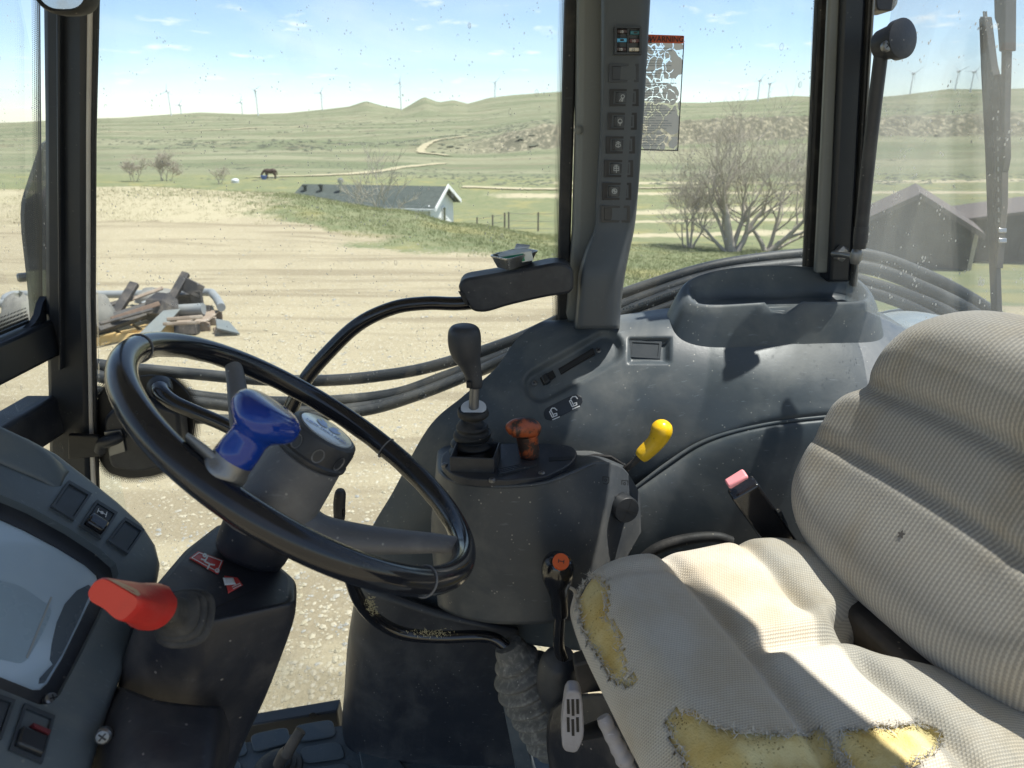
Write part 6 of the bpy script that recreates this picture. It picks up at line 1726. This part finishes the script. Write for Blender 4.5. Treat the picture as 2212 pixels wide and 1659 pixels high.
for u, v in ((297, 752), (833, 968), (918, 1258)):
    a, _ = wang(u, v)
    p = [WP(a, RW) + (( (W1 * math.cos(a) + W2 * math.sin(a)) * math.cos(t_) + WN * math.sin(t_) * 1.08) * (rw + .0003)) for t_ in np.linspace(0, 2 * math.pi, 33)]
    tube('seam_ring', p, .0011, M['cast_hub'], rim_o, 6, cap=False)
# cast hub and spokes
HZ = -.055                                       # spokes dish down to the hub
prof = [(.024, -.104), (.036, -.098), (.043, -.080), (.045, -.055), (.043, -.03), (.041, -.012), (.040, -.002), (.037, .001)]
hub = lathe('hub', prof, WC, WN, M['cast_hub'], sw_, 40)
for u, v, w0, w1 in ((520, 800, .016, .013), (972, 1165, .022, .015), (425, 1058, .020, .014)):
    a, r = wang(u, v)
    q = [(.030, -.075), (.06, -.072), (.10, -.055), (.14, -.034), (.175, -.014), (.200, -.002)]
    tube('spoke', [WP(a, rr_, hh) for rr_, hh in q], [w0 * 1.5, w0 * 1.2, w0, (w0 + w1) / 2, w1, w1 * .9], M['cast_hub'], sw_, 14, 30, squash=.72, up=tuple(WN))
cap_prof = [(.0405, .000), (.0425, .003), (.0425, .006), (.0400, .008), (.0400, .026), (.0385, .031), (.0345, .033), (.0330, .0325), (.032, .0318)]
capo = lathe('cap', cap_prof, WC, WN, M['dark_plastic'], sw_, 64)
for k in range(9):                                # thumb scallops round the cap
    a = 2 * math.pi * k / 9 + .35
    c_ = WP(a, .0402, .016); rd_ = (W1 * math.cos(a) + W2 * math.sin(a)); tg = WN.cross(rd_)
    V = [c_ + tg * .0065 * math.cos(t_) * r_ + WN * .0085 * math.sin(t_) * r_ - rd_ * (.0022 * (1 - r_ ** 2)) + rd_ * .0004 for r_ in (1.0, .7, .35) for t_ in np.linspace(0, 2 * math.pi, 18, endpoint=False)]
    F = grid_faces(3, 18, True); F.append(tuple(36 + i for i in range(18)))
    obj('scallop', V, F, M['cast_hub'], capo, smooth=180)
bd = lathe('badge', [(.0315, .031), (.0315, .0336), (.029, .0345), (.001, .0352)], WC, WN, M['badge_silver'], sw_, 48)
# lettering and the leaf emblem, readable from the driver's seat turned towards the camera
bxu = on_plane(WC + WN * .035, WN)
e1 = (bxu(712, 982) - bxu(658, 948)).normalized(); e2 = WN.cross(e1)
bc0 = WC + WN * .0354
text_flat('lettering', 'NEW HOLLAND', .0068, M['blue_print'], bc0 - e2 * .0125 + e1 * .000, e1, e2, bd, .0004, .0002)
def leaf(cx_, cy_, L_, W_, rot, mat):
    V = []
    for t_ in np.linspace(0, 2 * math.pi, 28, endpoint=False):
        x = L_ * math.cos(t_); y = W_ * math.sin(t_) * (1 - .35 * math.cos(t_))
        X, Y = x * math.cos(rot) - y * math.sin(rot), x * math.sin(rot) + y * math.cos(rot)
        V.append(bc0 + e1 * (cx_ + X) + e2 * (cy_ + Y) + WN * .0004)
    return obj('leaf_emblem', V, [tuple(range(28))], mat, bd, smooth=0)
leaf(-.0085, .0035, .0085, .0052, 2.5, M['pale_blue_print']); leaf(.0085, .0035, .0085, .0052, .65, M['pale_blue_print'])
leaf(-.0075, .0125, .006, .0030, 2.3, M['pale_blue_print']); leaf(.0075, .0125, .006, .0030, .85, M['pale_blue_print'])
# blue spinner knob clamped to the rim
sk_ = thing('spinner_knob', 'glossy blue spinner knob clamped on the steering wheel rim', 'knob', WC)
ka, kr = wang(492, 1036)
kb = WP(ka, RW - .012, .010); sk_.location = kb
kax = (P(585, 905, .60) - P(500, 1012, .62))
kn_ = (WN * .9 + (W1 * math.cos(ka) + W2 * math.sin(ka)) * -.10).normalized()
kref = P(560, 1000, .6) - P(500, 960, .6)
lathe('clamp', [(.0185, -.004), (.0195, .002), (.0195, .006), (.0178, .009), (.0178, .016)], kb, kn_, M['metal_grey'], sk_, 32)
prof = [(.0160, .014), (.0178, .016), (.0174, .026), (.0166, .036), (.0175, .041), (.0215, .045), (.0268, .049), (.0300, .054), (.0306, .059), (.0292, .065), (.0255, .069), (.020, .0715), (.011, .0727), (.001, .073)]
lathe('grip', prof, kb, kn_, M['knob_blue'], sk_, 48, smooth=60, mod=lambda t_, h: 1 + (.07 * math.cos(3 * t_ + .6) if h > .042 else 0))
tube('rim_bracket', [kb - kn_ * .003, WP(ka, RW - .004, .016), WP(ka - .12, RW - .003, .0185), WP(ka - .2, RW - .002, .0188)], [.010, .010, .008, .005], M['metal_grey'], sk_, 12, 14, squash=.4, up=tuple(kn_))

# ================================================================== driver's seat
AL = math.radians(14)
SF = Vector((-math.cos(AL), -math.sin(AL), 0)); SR = Vector((-math.sin(AL), math.cos(AL), 0))   # forward, right
SCN = Vector((.345, .725, 2.4 - .608))
seat = thing('driver_seat', 'torn grey cloth tractor seat with exposed yellow foam', 'seat', (SCN.x, SCN.y, 1.05))
def smooth(x, a, b):
    t_ = np.clip((x - a) / (b - a), 0, 1); return t_ * t_ * (3 - 2 * t_)
def cushion_surface(N, inflate):
    lin_ = np.linspace(-1, 1, N)
    p, q = np.meshgrid(lin_, lin_, indexing='ij')          # p: rear(-1) .. front(+1), q: left(-1) .. right(+1)
    rho = np.maximum(np.abs(p), np.abs(q)) + 1e-9
    ne = 4.2
    k = rho / (np.abs(p) ** ne + np.abs(q) ** ne) ** (1 / ne)
    A, B, R = .232 + inflate, .245 + inflate, .050 + inflate
    r0, r1 = .74, .86
    flat = np.clip(rho / r0, 0, 1)
    th = np.clip((rho - r0) / (r1 - r0), 0, 1) * math.pi / 2
    skirt = np.clip((rho - r1) / (1 - r1), 0, 1) * .10
    drop = R * (1 - np.cos(th)) + skirt
    outw = np.sin(th)
    ap, bq = p / rho * k, q / rho * k
    a = ap * ((A - R) * flat + R * outw); b = bq * ((B - R) * flat + R * outw)
    tuck = skirt * .6; a -= ap * tuck; b -= bq * tuck
    ua = ap * ((A - R) * flat + R * th + skirt); ub = bq * ((B - R) * flat + R * th + skirt)
    topw = 1 - smooth(rho, .72, .88)
    # pads, channels and the thigh roll
    g1 = .060 + .10 * b * b                                  # cross channel behind the thigh roll
    h = .010 * np.cos(np.clip(b / .25, -1, 1) * 1.4)
    h = h + .012 * smooth(a, .02, .14) - .030 * smooth(a, .17, .25)
    h = h - .020 * np.exp(-((a - g1) / .015) ** 2)
    cw = .016 + .05 * smooth(-a, .05, .2)
    h = h - (.020 + .018 * smooth(-a, .02, .2)) * np.exp(-(b / cw) ** 2) * smooth(-a, -.075, -.02)
    h = h - .015 * np.exp(-((a + .062) / .013) ** 2) * smooth(np.abs(b), .03, .07)
    h = h + .014 * smooth(np.abs(b), .06, .16) * smooth(-a, -.05, .08) - .014 * smooth(-a, .12, .21)
    h = h - .006 * np.exp(-((np.abs(b) - .165) / .012) ** 2) * smooth(a, .02, .08)
    h = h * topw - drop + inflate
    # deep notch in the middle of the rear edge
    nt = np.exp(-(b / .055) ** 4) * smooth(-a, .06, .22)
    a = a + nt * .12
    z = h - .06 * (-a) * .6
    P3 = np.stack([SCN.x + SF.x * a + SR.x * b, SCN.y + SF.y * a + SR.y * b, SCN.z + z], -1)
    return P3, np.stack([ub, ua], -1), a, b, rho
def proj_np(P3):
    x, y, z = P3[..., 0], P3[..., 1], P3[..., 2] - CAM.z
    t_ = y * CP - z * SP
    return 1106 + FOC * x / t_, 829.5 + FOC * (-z * CP - y * SP) / t_
NF = 90
P3, uvs, a_, b_, rho = cushion_surface(NF, 0.0)
P3 = P3 + (fbm(uvs[..., 0] * 60, uvs[..., 1] * 60, 61) * .006 - .0015)[..., None] * np.array([0, 0, 1.0])
obj('foam_core', P3.reshape(-1, 3), [f[::-1] for f in grid_faces(NF, NF)], M['foam'], seat, smooth=180)
NC = 330
P3, uvs, a_, b_, rho = cushion_surface(NC, .0045)
U, Vv = proj_np(P3)
jit = fbm(uvs[..., 0] * 110, uvs[..., 1] * 110, 5) * 16 + fbm(uvs[..., 0] * 420, uvs[..., 1] * 420, 9, 2) * 13
jit2 = fbm(uvs[..., 0] * 130 + 7, uvs[..., 1] * 130, 15) * 16 + fbm(uvs[..., 0] * 400, uvs[..., 1] * 400 + 3, 19, 2) * 13
tears = [
 [(1262, 1242), (1290, 1240), (1308, 1262), (1312, 1300), (1308, 1330), (1332, 1368), (1340, 1400), (1352, 1440), (1338, 1475), (1322, 1470), (1300, 1430), (1270, 1390), (1248, 1340), (1245, 1290)],
 [(1352, 1462), (1366, 1456), (1372, 1472), (1362, 1484), (1350, 1478)],
 [(1440, 1530), (1490, 1535), (1540, 1562), (1600, 1578), (1690, 1584), (1740, 1582), (1770, 1572), (1786, 1600), (1800, 1640), (1815, 1680), (1560, 1760), (1490, 1680), (1458, 1610), (1436, 1560)],
 [(1812, 1574), (1870, 1572), (1920, 1566), (1975, 1556), (2010, 1566), (2035, 1590), (2030, 1615), (1990, 1640), (1960, 1655), (1930, 1700), (1860, 1700), (1828, 1640), (1815, 1600)],
 [(1458, 1182), (1466, 1178), (1472, 1188), (1464, 1194)]]
def inpoly(u, v, poly):
    ins = np.zeros(u.shape, bool); n = len(poly)
    for i in range(n):
        x1, y1 = poly[i]; x2, y2 = poly[(i + 1) % n]
        c = ((y1 > v) != (y2 > v)) & (u < (x2 - x1) * (v - y1) / (y2 - y1 + 1e-9) + x1)
        ins ^= c
    return ins
hole = np.zeros(U.shape, bool)
facing = (a_ > .08) | (b_ < -.02) | (rho < .74)
for pl in tears: hole |= inpoly(U + jit, Vv + jit2, pl)
hole &= facing
idx = np.arange(NC * NC).reshape(NC, NC)
hc = hole[:-1, :-1] | hole[1:, :-1] | hole[:-1, 1:] | hole[1:, 1:]
keep = ~hc
FF = np.stack([idx[:-1, :-1], idx[1:, :-1], idx[1:, 1:], idx[:-1, 1:]], -1)[keep]
# orientation: upwards
cov_o = obj('cushion_cover', P3.reshape(-1, 3), FF[:, ::-1], M['seat_fabric'], seat, smooth=180, uv=uvs.reshape(-1, 2), solid=.003, off=-1)
# frayed threads round the tears
edge_v = hole & ~(np.roll(hole, 1, 0) & np.roll(hole, -1, 0) & np.roll(hole, 1, 1) & np.roll(hole, -1, 1))
ei = np.argwhere(edge_v)
rng = np.random.default_rng(3)
V, F = [], []
for (i, j) in ei:
    if not (2 < i < NC - 3 and 2 < j < NC - 3): continue
    for r_ in range(3):
        p = P3[i, j] + rng.normal(0, .0012, 3)
        L_ = abs(rng.normal(0, .0045)) + .002
        d = rng.normal(0, 1, 3); d[2] += .5; d /= np.linalg.norm(d)
        w = rng.normal(0, 1, 3); w /= np.linalg.norm(w)
        e = p + d * L_; m_ = p + d * L_ * .5 + rng.normal(0, .001, 3); ww = w * .00045
        k = len(V); V += [p - ww, p + ww, m_ + ww, m_ - ww, e]; F += [(k, k + 1, k + 2, k + 3), (k + 3, k + 2, k + 4)]
fr = obj('frayed_threads', V, F, M['fray'], seat, smooth=0); fr['kind'] = 'stuff'
# hanging strips of torn cloth at the front corner
for pts in ([(1243, 1285, .93, 4), (1240, 1320, .925, 9), (1248, 1360, .92, 8), (1258, 1395, .915, 6), (1262, 1420, .91, 4)], [(1215, 1262, .92, 2), (1228, 1268, .92, 3), (1240, 1275, .925, 4), (1244, 1290, .93, 4)], [(1262, 1395, .915, 7), (1275, 1430, .90, 6), (1284, 1465, .89, 5), (1296, 1480, .88, 7), (1318, 1478, .87, 8)]):
    tube_at('torn_strip', pts, M['fray'], seat, 8, squash=.35)
# backrest
SH = .438; RC = math.radians(24)
BU = (Vector((0, 0, 1)) * math.cos(RC) - SF * math.sin(RC)); BN = (SF * math.cos(RC) + Vector((0, 0, 1)) * math.sin(RC))
BB = SCN - SF * .122 + SR * .026 + Vector((0, 0, .002))
def back_surface(N):
    lin_ = np.linspace(-1, 1, N)
    p, q = np.meshgrid(lin_, lin_, indexing='ij')
    rho = np.maximum(np.abs(p), np.abs(q)) + 1e-9
    ne = 3.5
    k = rho / (np.abs(p) ** ne + np.abs(q) ** ne) ** (1 / ne)
    R = .06
    r0, r1 = .70, .88
    flat = np.clip(rho / r0, 0, 1); th = np.clip((rho - r0) / (r1 - r0), 0, 1) * math.pi / 2; sk = np.clip((rho - r1) / (1 - r1), 0, 1) * .05
    pw, qb = p / rho * k, q / rho * k
    w = pw * ((SH / 2 - R) * flat + R * np.sin(th)); wn_ = (w + SH / 2) / SH
    halfb = .250 - .012 * wn_ - .030 * smooth(wn_, .50, .66)
    b = qb * ((halfb - R) * flat + R * np.sin(th))
    drop = R * (1 - np.cos(th)) + sk
    top = 1 - smooth(rho, .70, .92)
    n = .012 * np.cos(np.clip(b / .25, -1, 1) * 1.3)
    g1 = .17 + .5 * b * b; g2 = -.045 + .4 * b * b - .0
    ww = w
    n = n - .019 * np.exp(-((ww - .062 + .25 * b * b) / .014) ** 2) - .011 * np.exp(-((ww + .034 + .35 * b * b) / .012) ** 2) * (1 - .6 * smooth(np.abs(b), .15, .22))
    n = n + .012 * smooth(ww, .06, .12) - .024 * smooth(ww, .14, .23) + .008 * np.exp(-((ww + .13) / .06) ** 2)
    n = n + .014 * smooth(np.abs(b), .12, .22)
    n = n * top - drop
    o = np.array(BB + BU * (SH / 2 + .0))
    P3 = o + w[..., None] * np.array(BU) + b[..., None] * np.array(SR) + n[..., None] * np.array(BN)
    uv = np.stack([qb * ((halfb - R) * flat + R * th + sk), pw * ((SH / 2 - R) * flat + R * th + sk)], -1)
    return P3, uv
P3, uv_b = back_surface(140)
bo = obj('backrest', P3.reshape(-1, 3), grid_faces(140, 140), M['back_fabric'], seat, smooth=180, uv=uv_b.reshape(-1, 2))
# rear shell of the backrest
o_ = BB + BU * SH / 2 - BN * .085
box_pts('back_shell', o_, SR * .19, BU * (SH / 2 - .04), BN * .03, M['dark_plastic'], seat, .02)
# small burn hole in the backrest cloth
_bb = BVHTree.FromPolygons([v.co for v in bo.data.vertices], [tuple(p.vertices) for p in bo.data.polygons])
h = _bb.ray_cast(CAM, ray(1948, 1155).normalized())
if h[0] is not None:
    nn_ = h[1] if h[1].dot(CAM - h[0]) > 0 else -h[1]
    e_ = nn_.orthogonal().normalized(); g_ = nn_.cross(e_)
    V = [h[0] + nn_ * .0012 + (e_ * math.cos(t_) + g_ * math.sin(t_)) * .0042 * (1 + .4 * math.sin(5 * t_)) for t_ in np.linspace(0, 2 * math.pi, 22, endpoint=False)]
    obj('burn_hole', V, [tuple(range(22))], M['fray_dark'], bo, smooth=0)
# pan, bracket and suspension below
pan = SCN - Vector((0, 0, .125)) 
box_pts('seat_pan', pan, SF * .19, SR * .21, Vector((0, 0, .02)), M['dark_plastic'], seat, .01)
box_pts('back_bracket', SCN - SF * .19 - Vector((0, 0, .06)), SF * .06, SR * .12, Vector((0, 0, .05)), M['black_steel'], seat, .01)
box_pts('suspension', SCN + SF * .0 + Vector((0, 0, -.30)), SF * .16, SR * .18, Vector((0, 0, .16)), M['dark_plastic'], seat, .03)
box_pts('seat_base', Vector((SCN.x, SCN.y, 1.05 + .09)), SF * .20, SR * .22, Vector((0, 0, .088)), M['black_steel'], seat, .02)
rows = [[(1190, 1530, .90), (1230, 1505, .87), (1300, 1500, .82), (1380, 1530, .76), (1420, 1560, .72)], [(1180, 1590, .88), (1225, 1580, .84), (1300, 1585, .80), (1390, 1620, .74), (1440, 1640, .70)], [(1190, 1690, .86), (1235, 1690, .82), (1310, 1690, .78), (1400, 1700, .72), (1460, 1710, .68)]]
loft('suspension_cover', rows, M['column_plastic'], seat, thick=.006)
slab('height_bracket', [(1238, 1428), (1300, 1408), (1335, 1440), (1340, 1480), (1250, 1490)], on_y(.86), .01, .02, M['black_steel'], seat, .004)
# lattice adjusting handle and the ribbed weight lever
hd2 = slab('adjuster_handle', rounded([(1222, 1482), (1256, 1484), (1262, 1580), (1246, 1618), (1214, 1612), (1212, 1560)], .3, 4), on_y(.72), .008, .012, M['handle_grey'], seat, .004)
for k, (x, v0, v1) in enumerate(((1226, 1500, 1578), (1236, 1496, 1582), (1246, 1500, 1578))):
    for j in range(2):
        va = v0 + (v1 - v0) * j / 2 + (4 if k == 1 else 0); vb = va + (v1 - v0) / 2 - 8
        slab('handle_slot', [(x - 3, va), (x + 3, va), (x + 4, vb), (x - 2, vb)], on_y(.72), .0088, 0, M['black'], hd2)
tube_at('adjuster_shaft', [(1240, 1590, .73, 14), (1265, 1582, .75, 15), (1285, 1576, .77, 17), (1300, 1572, .79, 18)], M['dark_plastic'], seat, 16)
ph = [(1302, 1548, .66, 14), (1308, 1560, .657, 17), (1314, 1574, .655, 15.5), (1322, 1588, .652, 18), (1328, 1602, .65, 16), (1336, 1616, .648, 19), (1342, 1628, .645, 17.5), (1348, 1638, .643, 21), (1352, 1646, .642, 19)]
tube_at('weight_lever', ph, M['handle_grey'], seat, 20)
tube_at('weight_lever_rod', [(1350, 1640, .645, 13), (1366, 1670, .64, 13), (1385, 1720, .63, 13)], M['handle_grey'], seat, 14)

# seat belt buckle
bk = thing('belt_buckle', 'black seat belt buckle with faded pink button', 'belt buckle', P(1660, 1140, 1.02))
yb = 1.0
q0, q1 = P(1603, 1052, yb), P(1668, 1145, yb + .02)
d_ = (q1 - q0).normalized(); s_ = Vector((0, -1, 0)).cross(d_).normalized(); n_ = d_.cross(s_)
Lb = (q1 - q0).length
box_pts('buckle_body', (q0 + q1) / 2 + d_ * .02, d_ * (Lb / 2 + .02), s_ * .0235, n_ * .014, M['gloss_black'], bk, .004)
box_pts('release_button', q0 - d_ * .020 + n_ * 0, d_ * .004, s_ * .017, n_ * .010, M['pink'], bk, .003)
tube_at('stalk', [(1675, 1110, 1.03, 14), (1690, 1140, 1.04, 13), (1700, 1180, 1.05, 12)], M['rubber'], bk, 10)

# foot pedal and pedal knob on the floor
pd = thing('brake_pedal', 'ribbed rubber foot pedal below the steering column', 'pedal', P(500, 1640, .95))
psf = on_y(.98)
slab('pedal_pad', rounded([(482, 1590), (520, 1570), (518, 1612), (500, 1646), (478, 1636)], .2, 3), psf, .006, .012, M['rubber'], pd, .003)
for i in range(4):
    for j in range(2):
        u, v = 487 + j * 14 - i * 1.5, 1592 + i * 13 - j * 6
        slab('tread_block', [(u, v), (u + 11, v - 5), (u + 10, v + 4), (u - 1, v + 9)], psf, .010, 0, M['rubber'], pd, .001)
fk = thing('floor_valve', 'small bent metal floor lever with rubber gaiter', 'lever', PZ(610, 1650, ZF))
b0 = PZ(600, 1664, ZF)
lathe('gaiter', [(.055, 0), (.053, .008), (.044, .012), (.042, .018), (.034, .022), (.032, .03), (.018, .036)], b0, (0, 0, 1), M['rubber'], fk, 28)
tube_at('shank', [(602, 1650, 1.10, 12), (612, 1630, 1.09, 13), (622, 1618, 1.08, 11)], M['black_steel'], fk, 12)
tube_at('pin', [(618, 1632, 1.075, 13), (636, 1600, 1.085, 12), (650, 1578, 1.095, 12)], M['black_steel'], fk, 14)
